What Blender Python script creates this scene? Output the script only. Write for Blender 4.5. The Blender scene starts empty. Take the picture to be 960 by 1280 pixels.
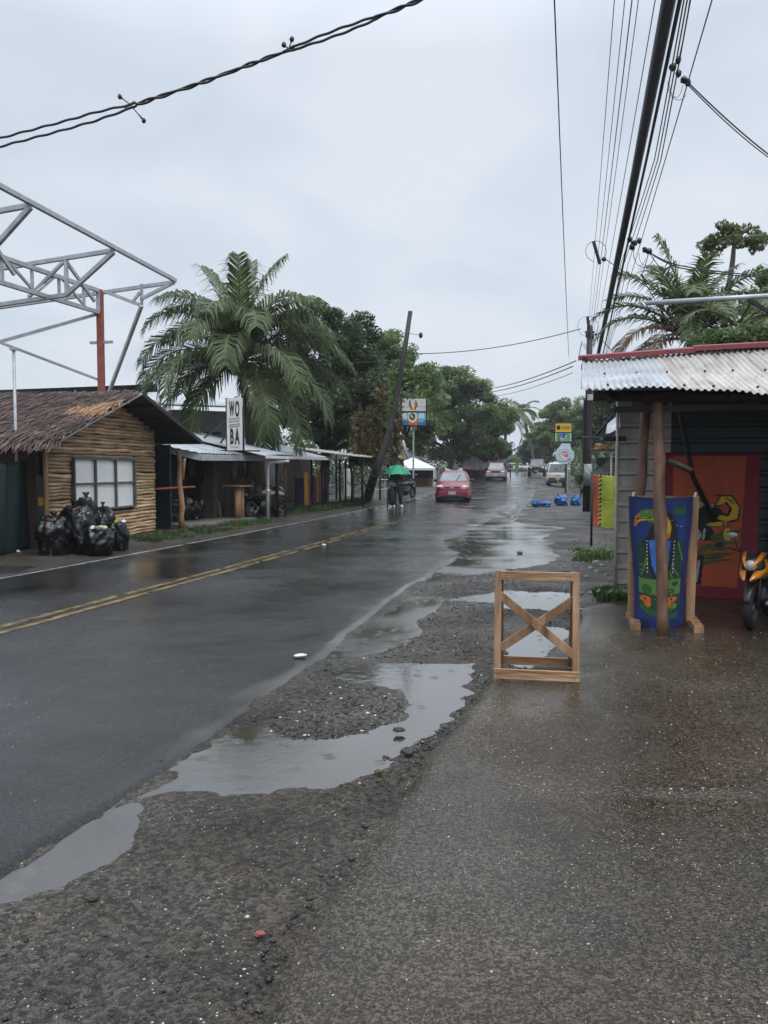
import bpy, bmesh, math, random
import numpy as np
from mathutils import Vector, Matrix, noise as mnoise

random.seed(7)
SC = bpy.context.scene
COL = SC.collection
R = math.radians
V = Vector
Z = Vector((0, 0, 1))

# ------------------------------------------------------------------ camera model
CAM_H = 1.65
PITCH = math.atan(55 / 1000)
_cp, _sp = math.cos(PITCH), math.sin(PITCH)


def ray(px, py):
    a, b = (px - 480) / 1000, -(py - 640) / 1000
    return V((a, _cp + b * _sp, -_sp + b * _cp))


def P(px, py, Y):
    """point seen at a photo pixel, Y metres down the street"""
    d = ray(px, py)
    t = Y / d.y
    return V((d.x * t, Y, CAM_H + d.z * t))


def G(px, py, z=0.0):
    """point of the level z seen at a photo pixel"""
    d = ray(px, py)
    t = (z - CAM_H) / d.z
    return V((d.x * t, d.y * t, z))


def elev(Y):
    t = np.maximum(0, np.asarray(Y, float) - 36)
    x = 0.022 * t * t / (t + 12)
    return 1.35 * (1 - np.exp(-x / 1.35))


# road centre line
_cy = np.array([-60, -20, 0, 7.78, 11.15, 17, 22, 35.1, 48.5, 82, 130, 180, 260, 420.])
_cx = np.array([-26.5, -12.8, -6.25, -3.78, -2.72, -1.22, 0.0, 2.9, 5.75, 12.3, 20, 27, 37, 55.])
_cc = np.polyfit(_cy[1:12], _cx[1:12], 4)


def road_x(Y):
    Y = np.asarray(Y, float)
    p = np.polyval(_cc, np.clip(Y, -20, 180))
    lo = np.polyval(_cc, -20) + (Y + 20) * 0.33
    hi = np.polyval(_cc, 180) + (Y - 180) * 0.13
    return np.where(Y < -20, lo, np.where(Y > 180, hi, p))


def ground_z(x, Y):
    off = np.asarray(x, float) - road_x(Y)
    s = np.clip((off - 3.6) / 2.0, 0, 1)
    return elev(Y) * (1 - 0.7 * s)


# ------------------------------------------------------------------ value noise
_rt = np.random.RandomState(3).rand(8, 256, 256)


def vnoise(x, y, k=0):
    x = np.asarray(x, float); y = np.asarray(y, float)
    xi = np.floor(x).astype(int); yi = np.floor(y).astype(int)
    fx = x - xi; fy = y - yi
    fx = fx * fx * (3 - 2 * fx); fy = fy * fy * (3 - 2 * fy)
    t = _rt[k % 8]
    a = t[xi & 255, yi & 255]; b = t[(xi + 1) & 255, yi & 255]
    c = t[xi & 255, (yi + 1) & 255]; d = t[(xi + 1) & 255, (yi + 1) & 255]
    return (a * (1 - fx) + b * fx) * (1 - fy) + (c * (1 - fx) + d * fx) * fy - 0.5


def fbm(x, y, f=1.0, o=4, k=0):
    s = 0; a = 1.0
    for i in range(o):
        s = s + a * vnoise(np.asarray(x) * f + 17.3 * i, np.asarray(y) * f - 9.1 * i, k + i)
        f *= 2.03; a *= 0.5
    return s


def sstep(a, b, x):
    t = np.clip((np.asarray(x, float) - a) / (b - a), 0, 1)
    return t * t * (3 - 2 * t)


def poly_sd(px, py, poly):
    """signed distance to a polygon, positive inside"""
    poly = np.asarray(poly, float)
    n = len(poly)
    best = np.full(px.shape, 1e9)
    inside = np.zeros(px.shape, bool)
    for i in range(n):
        ax, ay = poly[i]; bx, by = poly[(i + 1) % n]
        ex, ey = bx - ax, by - ay
        t = np.clip(((px - ax) * ex + (py - ay) * ey) / (ex * ex + ey * ey + 1e-12), 0, 1)
        best = np.minimum(best, (px - ax - t * ex) ** 2 + (py - ay - t * ey) ** 2)
        c = ((ay > py) != (by > py)) & (px < (bx - ax) * (py - ay) / (by - ay + 1e-12) + ax)
        inside ^= c
    d = np.sqrt(best)
    return np.where(inside, d, -d)


# ------------------------------------------------------------------ objects
XF = {}


def props(o, label=None, cat=None, group=None, kind=None):
    if label: o['label'] = label
    if cat: o['category'] = cat
    if group: o['group'] = group
    if kind: o['kind'] = kind
    return o


def frame(loc, rz=0.0):
    return Matrix.Translation(V(loc)) @ Matrix.Rotation(rz, 4, 'Z')


def thing(name, label, cat, loc=(0, 0, 0), rz=0.0, group=None):
    o = bpy.data.objects.new(name, None)
    o.empty_display_size = 0.2
    COL.objects.link(o)
    o.location = V(loc); o.rotation_euler = (0, 0, rz)
    XF[o.name] = frame(loc, rz)
    return props(o, label, cat, group)


class MB:
    def __init__(s):
        s.v = []; s.f = []; s.m = []; s.a = []

    def add(s, verts, faces, m=0, a=None):
        o = len(s.v)
        s.v.extend([tuple(p) for p in verts])
        if a is None: a = random.random()
        for f in faces:
            s.f.append(tuple(i + o for i in f)); s.m.append(m); s.a.append(a)
        return s

    def box(s, c, d, rot=None, m=0, a=None):
        c = V(c); vs = []
        for dz in (-.5, .5):
            for dx, dy in ((-.5, -.5), (.5, -.5), (.5, .5), (-.5, .5)):
                p = V((dx * d[0], dy * d[1], dz * d[2]))
                if rot is not None: p = rot @ p
                vs.append(c + p)
        return s.add(vs, [(0, 3, 2, 1), (4, 5, 6, 7), (0, 1, 5, 4), (1, 2, 6, 5), (2, 3, 7, 6), (3, 0, 4, 7)], m, a)

    def bar(s, p, q, w, h=None, up=Z, m=0, a=None):
        p, q = V(p), V(q); d = (q - p); L = d.length; d.normalize()
        h = h or w
        x = d.cross(V(up))
        if x.length < 1e-4: x = d.cross(V((1, 0, 0)))
        x.normalize(); y = x.cross(d).normalized()
        rot = Matrix((x, d, y)).transposed()
        return s.box((p + q) / 2, (w, L, h), rot, m, a)

    def tube(s, pts, r, n=7, m=0, a=None, cap=True):
        pts = [V(p) for p in pts]
        if not hasattr(r, '__len__'): r = [r] * len(pts)
        vs = []; fs = []
        side = None
        for i, p in enumerate(pts):
            d = (pts[min(i + 1, len(pts) - 1)] - pts[max(i - 1, 0)]).normalized()
            if side is None:
                side = d.cross(Z)
                if side.length < 1e-3: side = d.cross(V((0, 1, 0)))
            side = (side - d * side.dot(d)).normalized()
            up = d.cross(side)
            for k in range(n):
                t = 2 * math.pi * k / n
                vs.append(p + (side * math.cos(t) + up * math.sin(t)) * r[i])
        for i in range(len(pts) - 1):
            for k in range(n):
                k2 = (k + 1) % n
                fs.append((i * n + k, i * n + k2, (i + 1) * n + k2, (i + 1) * n + k))
        if cap:
            fs.append(tuple(range(n))[::-1]); fs.append(tuple((len(pts) - 1) * n + k for k in range(n)))
        return s.add(vs, fs, m, a)

    def loft(s, rings, m=0, a=None, cap=True):
        n = len(rings[0]); vs = [p for r in rings for p in r]; fs = []
        for i in range(len(rings) - 1):
            for k in range(n):
                k2 = (k + 1) % n
                fs.append((i * n + k, i * n + k2, (i + 1) * n + k2, (i + 1) * n + k))
        if cap:
            fs.append(tuple(range(n))[::-1]); fs.append(tuple((len(rings) - 1) * n + k for k in range(n)))
        return s.add(vs, fs, m, a)

    def prism(s, poly, d, m=0, a=None):
        """closed polygon of 3-D points, extruded by vector d"""
        poly = [V(p) for p in poly]; n = len(poly); d = V(d)
        vs = poly + [p + d for p in poly]
        fs = [tuple(range(n))[::-1], tuple(range(n, 2 * n))]
        for i in range(n):
            j = (i + 1) % n
            fs.append((i, j, n + j, n + i))
        return s.add(vs, fs, m, a)

    def blob(s, c, r, seed=0, amp=0.15, freq=1.6, seg=18, rings=12, m=0, a=None, shape=None):
        c = V(c); vs = []; fs = []
        for i in range(rings + 1):
            t = math.pi * i / rings
            for k in range(seg):
                p = 2 * math.pi * k / seg
                d = V((math.sin(t) * math.cos(p), math.sin(t) * math.sin(p), math.cos(t)))
                q = V((seed * 3.7, seed * 1.3, seed * 2.1))
                f = 1 + amp * mnoise.noise(d * freq + q) + amp * 0.5 * mnoise.noise(d * freq * 2.6 + q)
                v = V((d.x * r[0] * f, d.y * r[1] * f, d.z * r[2] * f))
                if shape: v = shape(v, d)
                vs.append(c + v)
        for i in range(rings):
            for k in range(seg):
                k2 = (k + 1) % seg
                fs.append((i * seg + k, (i + 1) * seg + k, (i + 1) * seg + k2, i * seg + k2))
        return s.add(vs, fs, m, a)

    def build(s, name, mats, parent=None, world=False, smooth=False, bevel=0.0):
        if not isinstance(mats, (list, tuple)): mats = [mats]
        vs = s.v
        if parent is not None:
            X = XF[parent.name]
            if world:
                inv = X.inverted(); vs = [tuple(inv @ V(p)) for p in vs]
        me = bpy.data.meshes.new(name)
        me.from_pydata(vs, [], s.f)
        for mt in mats: me.materials.append(mt)
        me.polygons.foreach_set('material_index', s.m)
        if smooth: me.polygons.foreach_set('use_smooth', [True] * len(s.f))
        at = me.attributes.new('v', 'FLOAT', 'FACE')
        at.data.foreach_set('value', s.a)
        me.update()
        o = bpy.data.objects.new(name, me)
        COL.objects.link(o)
        if parent is not None:
            o.parent = parent
            XF[o.name] = XF[parent.name]
        else:
            XF[o.name] = Matrix.Identity(4)
        if bevel:
            b = o.modifiers.new('bevel', 'BEVEL'); b.width = bevel; b.segments = 2; b.limit_method = 'ANGLE'
        return o

    def solo(s, name, label, cat, mats, group=None, smooth=False, bevel=0.0, kind=None):
        """a thing of one mesh, given in world coordinates; its origin goes to its base"""
        a = np.array(s.v)
        c = V(((a[:, 0].min() + a[:, 0].max()) / 2, (a[:, 1].min() + a[:, 1].max()) / 2, a[:, 2].min()))
        s.v = [tuple(V(p) - c) for p in s.v]
        o = s.build(name, mats, None, smooth=smooth, bevel=bevel)
        o.location = c
        XF[o.name] = Matrix.Translation(c)
        return props(o, label, cat, group, kind)


def fast_mesh(name, verts, quads, mats, attr=None, smooth=False, parent=None, mat_idx=None):
    """numpy verts (n,3), quads (m,k)"""
    me = bpy.data.meshes.new(name)
    k = quads.shape[1]
    me.vertices.add(len(verts)); me.vertices.foreach_set('co', np.ascontiguousarray(verts, dtype=np.float32).ravel())
    me.loops.add(quads.size); me.loops.foreach_set('vertex_index', np.ascontiguousarray(quads, dtype=np.int32).ravel())
    me.polygons.add(len(quads))
    me.polygons.foreach_set('loop_start', np.arange(0, quads.size, k, dtype=np.int32))
    me.polygons.foreach_set('loop_total', np.full(len(quads), k, dtype=np.int32))
    if not isinstance(mats, (list, tuple)): mats = [mats]
    for mt in mats: me.materials.append(mt)
    if smooth: me.polygons.foreach_set('use_smooth', np.ones(len(quads), dtype=bool))
    if mat_idx is not None: me.polygons.foreach_set('material_index', np.asarray(mat_idx, dtype=np.int32))
    if attr is not None:
        at = me.attributes.new('v', 'FLOAT', 'FACE'); at.data.foreach_set('value', np.asarray(attr, dtype=np.float32))
    me.update(calc_edges=True); me.validate()
    o = bpy.data.objects.new(name, me); COL.objects.link(o)
    if parent is not None:
        o.parent = parent; XF[o.name] = XF[parent.name]
    else:
        XF[o.name] = Matrix.Identity(4)
    return o


def copy_tree(o, parent=None):
    c = o.copy(); COL.objects.link(c); c.parent = parent
    XF[c.name] = XF[o.name]
    for ch in [x for x in o.children]:
        copy_tree(ch, c)
    return c


# ------------------------------------------------------------------ materials
def _new(name):
    m = bpy.data.materials.new(name); m.use_nodes = True
    n = m.node_tree.nodes; l = m.node_tree.links
    return m, n, l, n['Principled BSDF']


def c4(c): return (c[0], c[1], c[2], 1.0)


def mat(name, col, rough=0.6, col2=None, scale=6.0, attr=0.0, bump=0.0, bscale=30.0, metal=0.0, spec=0.5,
        coat=0.0, transl=0.0, stretch=None, detail=4.0, rvar=0.0, emit=None):
    m, n, l, b = _new(name)
    tc = n.new('ShaderNodeTexCoord'); mp = n.new('ShaderNodeMapping')
    l.new(tc.outputs['Object'], mp.inputs['Vector'])
    if stretch: mp.inputs['Scale'].default_value = stretch
    nz = n.new('ShaderNodeTexNoise'); nz.inputs['Scale'].default_value = scale; nz.inputs['Detail'].default_value = detail
    nz.inputs['Roughness'].default_value = 0.62
    l.new(mp.outputs[0], nz.inputs['Vector'])
    if col2 is None: col2 = tuple(c * 0.72 for c in col)
    rp = n.new('ShaderNodeValToRGB')
    rp.color_ramp.elements[0].position = 0.36; rp.color_ramp.elements[1].position = 0.64
    rp.color_ramp.elements[0].color = c4(col2); rp.color_ramp.elements[1].color = c4(col)
    l.new(nz.outputs['Fac'], rp.inputs['Fac'])
    out = rp.outputs['Color']
    if attr:
        at = n.new('ShaderNodeAttribute'); at.attribute_name = 'v'
        mr = n.new('ShaderNodeMapRange'); mr.inputs['To Min'].default_value = 1 - attr; mr.inputs['To Max'].default_value = 1 + attr
        l.new(at.outputs['Fac'], mr.inputs['Value'])
        mx = n.new('ShaderNodeVectorMath'); mx.operation = 'SCALE'
        l.new(out, mx.inputs[0]); l.new(mr.outputs[0], mx.inputs['Scale'])
        out = mx.outputs[0]
    l.new(out, b.inputs['Base Color'])
    b.inputs['Roughness'].default_value = rough; b.inputs['Metallic'].default_value = metal
    b.inputs['Specular IOR Level'].default_value = spec
    if coat:
        b.inputs['Coat Weight'].default_value = coat; b.inputs['Coat Roughness'].default_value = 0.06
    if rvar:
        mr2 = n.new('ShaderNodeMapRange'); mr2.inputs['From Min'].default_value = 0.3; mr2.inputs['From Max'].default_value = 0.7
        mr2.inputs['To Min'].default_value = max(0.02, rough - rvar); mr2.inputs['To Max'].default_value = min(1, rough + rvar)
        l.new(nz.outputs['Fac'], mr2.inputs['Value']); l.new(mr2.outputs[0], b.inputs['Roughness'])
    if bump:
        nb = n.new('ShaderNodeTexNoise'); nb.inputs['Scale'].default_value = bscale; nb.inputs['Detail'].default_value = 3
        l.new(mp.outputs[0], nb.inputs['Vector'])
        bp = n.new('ShaderNodeBump'); bp.inputs['Strength'].default_value = bump; bp.inputs['Distance'].default_value = 0.02
        l.new(nb.outputs['Fac'], bp.inputs['Height']); l.new(bp.outputs[0], b.inputs['Normal'])
    if transl:
        tr = n.new('ShaderNodeBsdfTranslucent'); ms = n.new('ShaderNodeMixShader'); ms.inputs[0].default_value = transl
        l.new(out, tr.inputs['Color'])
        l.new(b.outputs[0], ms.inputs[1]); l.new(tr.outputs[0], ms.inputs[2])
        l.new(ms.outputs[0], n['Material Output'].inputs['Surface'])
    return m


def speck_mat(name, base, dark, light, rlo, rhi, cells=(170, 70), spec=0.5, tint=(1, 1, 1), film=0.0, film_rough=0.3, white=0.0, white_cell=60.0, bump=0.5, patch=0.9, edge=None, wet_scale=0.8, coarse=0.5, bdist=0.004, wet_dark=0.0):
    """wet asphalt / mud / exposed aggregate: two sizes of grit, larger stains, sparse white chips, patchy wet gloss"""
    m, n, l, b = _new(name)
    tc = n.new('ShaderNodeTexCoord'); O = tc.outputs['Object']

    def math2(op, a, c, d=None):
        k = n.new('ShaderNodeMath'); k.operation = op
        for i_, x in enumerate((a, c, d)):
            if x is None: continue
            if isinstance(x, (int, float)): k.inputs[i_].default_value = x
            else: l.new(x, k.inputs[i_])
        return k.outputs[0]

    def noise_(sc, det=4, loc=None):
        k = n.new('ShaderNodeTexNoise'); k.inputs['Scale'].default_value = sc; k.inputs['Detail'].default_value = det; k.inputs['Roughness'].default_value = 0.6
        if loc:
            q = n.new('ShaderNodeMapping'); q.inputs['Location'].default_value = loc; l.new(O, q.inputs['Vector']); l.new(q.outputs[0], k.inputs['Vector'])
        else: l.new(O, k.inputs['Vector'])
        return k.outputs['Fac']
    grit = []
    dist = []
    for c in cells:
        v = n.new('ShaderNodeTexVoronoi'); v.inputs['Scale'].default_value = c; l.new(O, v.inputs['Vector'])
        sp = n.new('ShaderNodeSeparateColor'); l.new(v.outputs['Color'], sp.inputs[0]); grit.append(sp.outputs[0]); dist.append(v.outputs['Distance'])
    n1 = noise_(cells[1] * 0.45, 5)
    mixv = math2('ADD', math2('MULTIPLY', grit[0], 0.45), math2('ADD', math2('MULTIPLY', grit[1], coarse * 0.5), math2('MULTIPLY', n1, 0.75 - coarse * 0.5)))
    r1 = n.new('ShaderNodeValToRGB'); cr = r1.color_ramp
    cr.elements[0].position = 0.22; cr.elements[0].color = c4(dark)
    cr.elements[1].position = 0.92; cr.elements[1].color = c4(light)
    e = cr.elements.new(0.55); e.color = c4(base)
    l.new(mixv, r1.inputs['Fac'])
    mr = n.new('ShaderNodeMapRange'); mr.inputs['From Min'].default_value = 0.32; mr.inputs['From Max'].default_value = 0.68
    mr.inputs['To Min'].default_value = 0.50; mr.inputs['To Max'].default_value = 1.45
    l.new(noise_(patch, 7), mr.inputs['Value'])
    sc = n.new('ShaderNodeVectorMath'); sc.operation = 'SCALE'
    tn = n.new('ShaderNodeMix'); tn.data_type = 'RGBA'; tn.inputs[6].default_value = c4(tint); tn.inputs[7].default_value = (1, 1, 1, 1)
    tm = n.new('ShaderNodeMapRange'); tm.inputs['From Min'].default_value = 0.42; tm.inputs['From Max'].default_value = 0.58
    l.new(noise_(patch * 0.7, 6, (9.0, 2.0, 0)), tm.inputs['Value']); l.new(tm.outputs[0], tn.inputs[0])
    tq = n.new('ShaderNodeVectorMath'); tq.operation = 'MULTIPLY'; l.new(r1.outputs['Color'], tq.inputs[0]); l.new(tn.outputs[2], tq.inputs[1])
    l.new(tq.outputs[0], sc.inputs[0]); l.new(mr.outputs[0], sc.inputs['Scale'])
    b.inputs['Specular IOR Level'].default_value = spec
    b.inputs['Coat Weight'].default_value = film; b.inputs['Coat Roughness'].default_value = film_rough; b.inputs['Coat IOR'].default_value = 1.19
    out = sc.outputs[0]
    if edge is not None:
        at = n.new('ShaderNodeAttribute'); at.attribute_name = 'v'
        mx = n.new('ShaderNodeMix'); mx.data_type = 'RGBA'
        l.new(at.outputs['Fac'], mx.inputs[0]); l.new(out, mx.inputs[6]); mx.inputs[7].default_value = c4(edge)
        out = mx.outputs[2]
    if white > 0:
        v2 = n.new('ShaderNodeTexVoronoi'); v2.inputs['Scale'].default_value = white_cell
        wp = n.new('ShaderNodeVectorMath'); wp.operation = 'MULTIPLY_ADD'; wp.inputs[1].default_value = (.012, .012, .012)
        wn = n.new('ShaderNodeTexNoise'); wn.inputs['Scale'].default_value = 90; l.new(O, wn.inputs['Vector'])
        l.new(wn.outputs['Color'], wp.inputs[0]); l.new(O, wp.inputs[2]); l.new(wp.outputs[0], v2.inputs['Vector'])
        s2 = n.new('ShaderNodeSeparateColor'); l.new(v2.outputs['Color'], s2.inputs[0])
        thr = math2('MULTIPLY', s2.outputs[2], 0.30)
        mu = math2('MULTIPLY', math2('GREATER_THAN', s2.outputs[1], 1 - white), math2('LESS_THAN', v2.outputs['Distance'], thr))
        mx2 = n.new('ShaderNodeMix'); mx2.data_type = 'RGBA'; mx2.inputs[7].default_value = (0.46, 0.45, 0.41, 1)
        l.new(mu, mx2.inputs[0]); l.new(out, mx2.inputs[6])
        out = mx2.outputs[2]
    l.new(out, b.inputs['Base Color'])
    rr = n.new('ShaderNodeMapRange'); rr.inputs['From Min'].default_value = 0.36; rr.inputs['From Max'].default_value = 0.64
    rr.inputs['To Min'].default_value = rlo; rr.inputs['To Max'].default_value = rhi
    l.new(noise_(wet_scale, 6, (3.1, 7.7, 0)), rr.inputs['Value']); l.new(rr.outputs[0], b.inputs['Roughness']); l.new(rr.outputs[0], b.inputs['Coat Roughness'])
    hh = math2('ADD', math2('MULTIPLY', dist[0], 0.5), math2('ADD', math2('MULTIPLY', dist[1], coarse * 1.2), n1))
    bs = n.new('ShaderNodeMapRange'); bs.inputs['From Min'].default_value = rlo; bs.inputs['From Max'].default_value = rhi
    bs.inputs['To Min'].default_value = bump * 0.35; bs.inputs['To Max'].default_value = bump
    l.new(rr.outputs[0], bs.inputs['Value'])
    bp = n.new('ShaderNodeBump'); bp.inputs['Distance'].default_value = bdist
    l.new(bs.outputs[0], bp.inputs['Strength'])
    l.new(hh, bp.inputs['Height']); l.new(bp.outputs[0], b.inputs['Normal']); l.new(bp.outputs[0], b.inputs['Coat Normal'])
    return m


def leaf_mat(name, col, col2, transl=0.25, rough=0.5):
    return mat(name, col, rough, col2, scale=0.7, attr=0.45, transl=transl, spec=0.4)


M = {}
M['galv'] = mat('galvanised_steel', (0.46, 0.48, 0.50), 0.5, (0.34, 0.36, 0.38), 5, metal=0.3)
M['redpost'] = mat('red_oxide_paint', (0.34, 0.08, 0.065), 0.6, (0.22, 0.06, 0.05), 7)
M['log'] = mat('peeled_log', (0.58, 0.40, 0.225), 0.6, (0.30, 0.185, 0.10), 7, attr=0.35, bump=0.5, bscale=25, stretch=(0.35, 1, 1))
M['post'] = mat('log_post', (0.25, 0.135, 0.075), 0.55, (0.10, 0.055, 0.035), 9, bump=0.8, bscale=18, stretch=(1, 1, 0.3))
M['lightpost'] = mat('pale_log_post', (0.42, 0.25, 0.13), 0.55, (0.22, 0.12, 0.06), 7, bump=0.5, bscale=14, stretch=(1, 1, 0.3))
M['darkwood'] = mat('dark_wood', (0.035, 0.026, 0.02), 0.7, (0.015, 0.012, 0.01), 6, bump=0.4, bscale=20, stretch=(1, 1, 0.2))
M['pine'] = mat('wet_pine', (0.44, 0.27, 0.15), 0.32, (0.15, 0.08, 0.042), 9, bump=0.35, bscale=40, stretch=(1, 1, 0.12), attr=0.2)
M['pineH'] = mat('wet_pine_rail', (0.54, 0.34, 0.19), 0.32, (0.20, 0.11, 0.058), 9, bump=0.35, bscale=40, stretch=(0.12, 1, 1), attr=0.2)
M['thatch'] = mat('palm_thatch', (0.17, 0.108, 0.088), 0.8, (0.065, 0.042, 0.038), 2.8, attr=0.65)
M['thatchO'] = mat('fresh_thatch', (0.58, 0.35, 0.19), 0.7, (0.36, 0.20, 0.10), 5, attr=0.4)
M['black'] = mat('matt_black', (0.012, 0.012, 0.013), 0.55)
M['tarpdark'] = mat('dark_green_tarp', (0.010, 0.026, 0.026), 0.5, (0.006, 0.016, 0.018), 1.2, bump=0.3, bscale=4)
M['bag'] = mat('black_plastic', (0.008, 0.008, 0.009), 0.2, (0.005, 0.005, 0.006), 3, bump=1.0, bscale=16, spec=0.5)
M['white'] = mat('white_paint', (0.72, 0.72, 0.70), 0.45, (0.60, 0.60, 0.58), 3)
M['offwhite'] = mat('dirty_white', (0.55, 0.54, 0.50), 0.5, (0.38, 0.37, 0.34), 4)
M['pane'] = mat('frosted_pane', (0.88, 0.88, 0.84), 0.3, (0.84, 0.84, 0.80), 2, spec=0.5, coat=0.8)
M['winframe'] = mat('window_frame_paint', (0.10, 0.125, 0.12), 0.5, (0.07, 0.085, 0.08), 5)
M['zinc'] = mat('zinc_sheet', (0.50, 0.53, 0.55), 0.42, (0.33, 0.35, 0.37), 1.6, metal=0.25, bump=0.1, bscale=15)
M['zincold'] = mat('weathered_zinc', (0.50, 0.47, 0.42), 0.5, (0.30, 0.27, 0.235), 2.4, metal=0.15, rvar=0.12, detail=8)
M['rustred'] = mat('red_ridge_cap', (0.27, 0.045, 0.05), 0.45, (0.17, 0.035, 0.04), 3)
M['siding'] = mat('grey_metal_siding', (0.42, 0.40, 0.365), 0.5, (0.27, 0.25, 0.22), 3, metal=0.2)
M['shadewall'] = mat('shaded_green_siding', (0.030, 0.042, 0.045), 0.5, (0.02, 0.03, 0.032), 2)  # siding with the stall's inner shade put into its colour
M['wallgrey'] = mat('grey_render', (0.30, 0.32, 0.34), 0.7, (0.22, 0.235, 0.25), 1.5)
M['wallbrown'] = mat('brown_boards', (0.11, 0.07, 0.045), 0.7, (0.06, 0.04, 0.028), 4, stretch=(1, 1, 0.15))
M['darkroof'] = mat('old_dark_roof', (0.035, 0.035, 0.038), 0.5, (0.02, 0.02, 0.022), 4)
M['concrete'] = mat('concrete', (0.22, 0.215, 0.20), 0.5, (0.14, 0.135, 0.125), 3, bump=0.2)
M['cable'] = mat('black_cable', (0.035, 0.040, 0.048), 0.55)
M['pole'] = mat('creosote_pole', (0.030, 0.026, 0.023), 0.6, (0.014, 0.012, 0.011), 6, bump=0.6, bscale=16, stretch=(1, 1, 0.2))
M['poleband'] = mat('grey_painted_band', (0.36, 0.38, 0.38), 0.6, (0.16, 0.17, 0.17), 7)
M['trunk'] = mat('tree_bark', (0.075, 0.06, 0.048), 0.8, (0.035, 0.028, 0.022), 6, bump=0.8, bscale=14)
M['palmtrunk'] = mat('palm_bark', (0.15, 0.13, 0.11), 0.8, (0.08, 0.07, 0.06), 9, bump=0.7, bscale=12, stretch=(1, 1, 2.5))
M['leafdark'] = leaf_mat('dark_leaves', (0.105, 0.150, 0.070), (0.052, 0.082, 0.038), 0.35)
M['leafmid'] = leaf_mat('mid_leaves', (0.205, 0.280, 0.105), (0.105, 0.165, 0.060), 0.42)
M['leaflight'] = leaf_mat('light_leaves', (0.15, 0.21, 0.075), (0.085, 0.135, 0.045), 0.35)
M['leafpalm'] = leaf_mat('palm_leaflets', (0.125, 0.165, 0.062), (0.070, 0.105, 0.040), 0.35, 0.42)
M['leafpalmdry'] = leaf_mat('dry_palm_leaflets', (0.16, 0.10, 0.06), (0.10, 0.07, 0.045), 0.25, 0.6)
M['rachis'] = mat('frond_stalk', (0.16, 0.18, 0.07), 0.5)
M['papaya'] = leaf_mat('papaya_leaves', (0.17, 0.20, 0.095), (0.12, 0.135, 0.06), 0.35)
M['vine'] = leaf_mat('dry_vines', (0.17, 0.135, 0.055), (0.09, 0.075, 0.035), 0.2, 0.7)
M['grass'] = leaf_mat('grass_blades', (0.075, 0.125, 0.035), (0.04, 0.075, 0.022), 0.25)
M['glass'] = mat('car_glass', (0.02, 0.024, 0.026), 0.06, (0.015, 0.018, 0.02), 1, spec=0.9)
M['screen'] = mat('windscreen_glass', (0.20, 0.23, 0.24), 0.08, (0.12, 0.14, 0.15), 1.5, spec=1.0)
M['tyre'] = mat('tyre_rubber', (0.012, 0.012, 0.013), 0.6)
M['rim'] = mat('wheel_rim', (0.30, 0.31, 0.32), 0.35, metal=0.7)
M['plastic'] = mat('dark_plastic', (0.02, 0.02, 0.022), 0.4)
M['lamp'] = mat('lamp_lens', (0.65, 0.66, 0.66), 0.12, (0.45, 0.46, 0.47), 6, spec=0.8)
M['redlamp'] = mat('red_lens', (0.35, 0.02, 0.02), 0.15)
M['paintred'] = mat('red_car_paint', (0.21, 0.010, 0.024), 0.3, (0.18, 0.009, 0.02), 2, coat=0.5)
M['paintsuvred'] = mat('dull_red_car_paint', (0.19, 0.035, 0.048), 0.35, coat=0.5)
M['silver'] = mat('silver_paint', (0.35, 0.36, 0.37), 0.35, metal=0.4)
M['paintblack'] = mat('black_car_paint', (0.012, 0.014, 0.015), 0.22, coat=0.7)
M['paintwhite'] = mat('white_car_paint', (0.68, 0.67, 0.62), 0.35, (0.60, 0.59, 0.55), 2, coat=0.4)
M['paintgrey'] = mat('grey_car_paint', (0.22, 0.24, 0.25), 0.3, coat=0.4)
M['gold'] = mat('gold_emblem', (0.65, 0.55, 0.35), 0.3, metal=0.5)
M['plate'] = mat('number_plate', (0.6, 0.58, 0.56), 0.4, (0.35, 0.34, 0.34), 14)
M['canvas'] = mat('white_canvas', (0.78, 0.79, 0.80), 0.7, (0.70, 0.71, 0.73), 1.2, transl=0.2)
M['umbrella'] = mat('green_umbrella_cloth', (0.016, 0.36, 0.17), 0.5, (0.012, 0.29, 0.135), 2, attr=0.25, transl=0.25)
M['bluebag'] = mat('blue_plastic_bag', (0.035, 0.16, 0.42), 0.32, (0.015, 0.075, 0.25), 5, bump=0.8, bscale=9)
M['skin'] = mat('skin', (0.30, 0.165, 0.105), 0.5)
M['jacket'] = mat('dark_jacket', (0.012, 0.022, 0.02), 0.7, bump=0.3, bscale=20)
M['trousers'] = mat('dark_trousers', (0.012, 0.014, 0.02), 0.75, bump=0.3, bscale=20)
M['greycloth'] = mat('grey_cloth', (0.26, 0.26, 0.27), 0.8, (0.16, 0.16, 0.17), 9)
M['hair'] = mat('dark_hair', (0.015, 0.011, 0.009), 0.6)
M['lime'] = mat('lime_cloth', (0.36, 0.38, 0.035), 0.7, (0.22, 0.27, 0.035), 3.5, bump=0.4, bscale=5)
M['orange'] = mat('orange_cloth', (0.40, 0.085, 0.035), 0.7, (0.26, 0.06, 0.03), 6)
M['mustard'] = mat('mustard_cloth', (0.42, 0.25, 0.03), 0.75)
M['purple'] = mat('purple_cloth', (0.07, 0.04, 0.16), 0.75)
M['cone'] = mat('orange_plastic', (0.72, 0.12, 0.04), 0.45)
M['yellowpaint'] = mat('yellow_road_paint', (0.24, 0.155, 0.04), 0.3, (0.09, 0.068, 0.035), 5, detail=8, rvar=0.1)
M['whitepaint'] = mat('white_road_paint', (0.36, 0.36, 0.34), 0.36, (0.15, 0.15, 0.145), 6, detail=8, rvar=0.1)
M['tar'] = mat('tar_seam', (0.010, 0.010, 0.011), 0.3, (0.016, 0.016, 0.016), 6, rvar=0.1)


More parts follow.
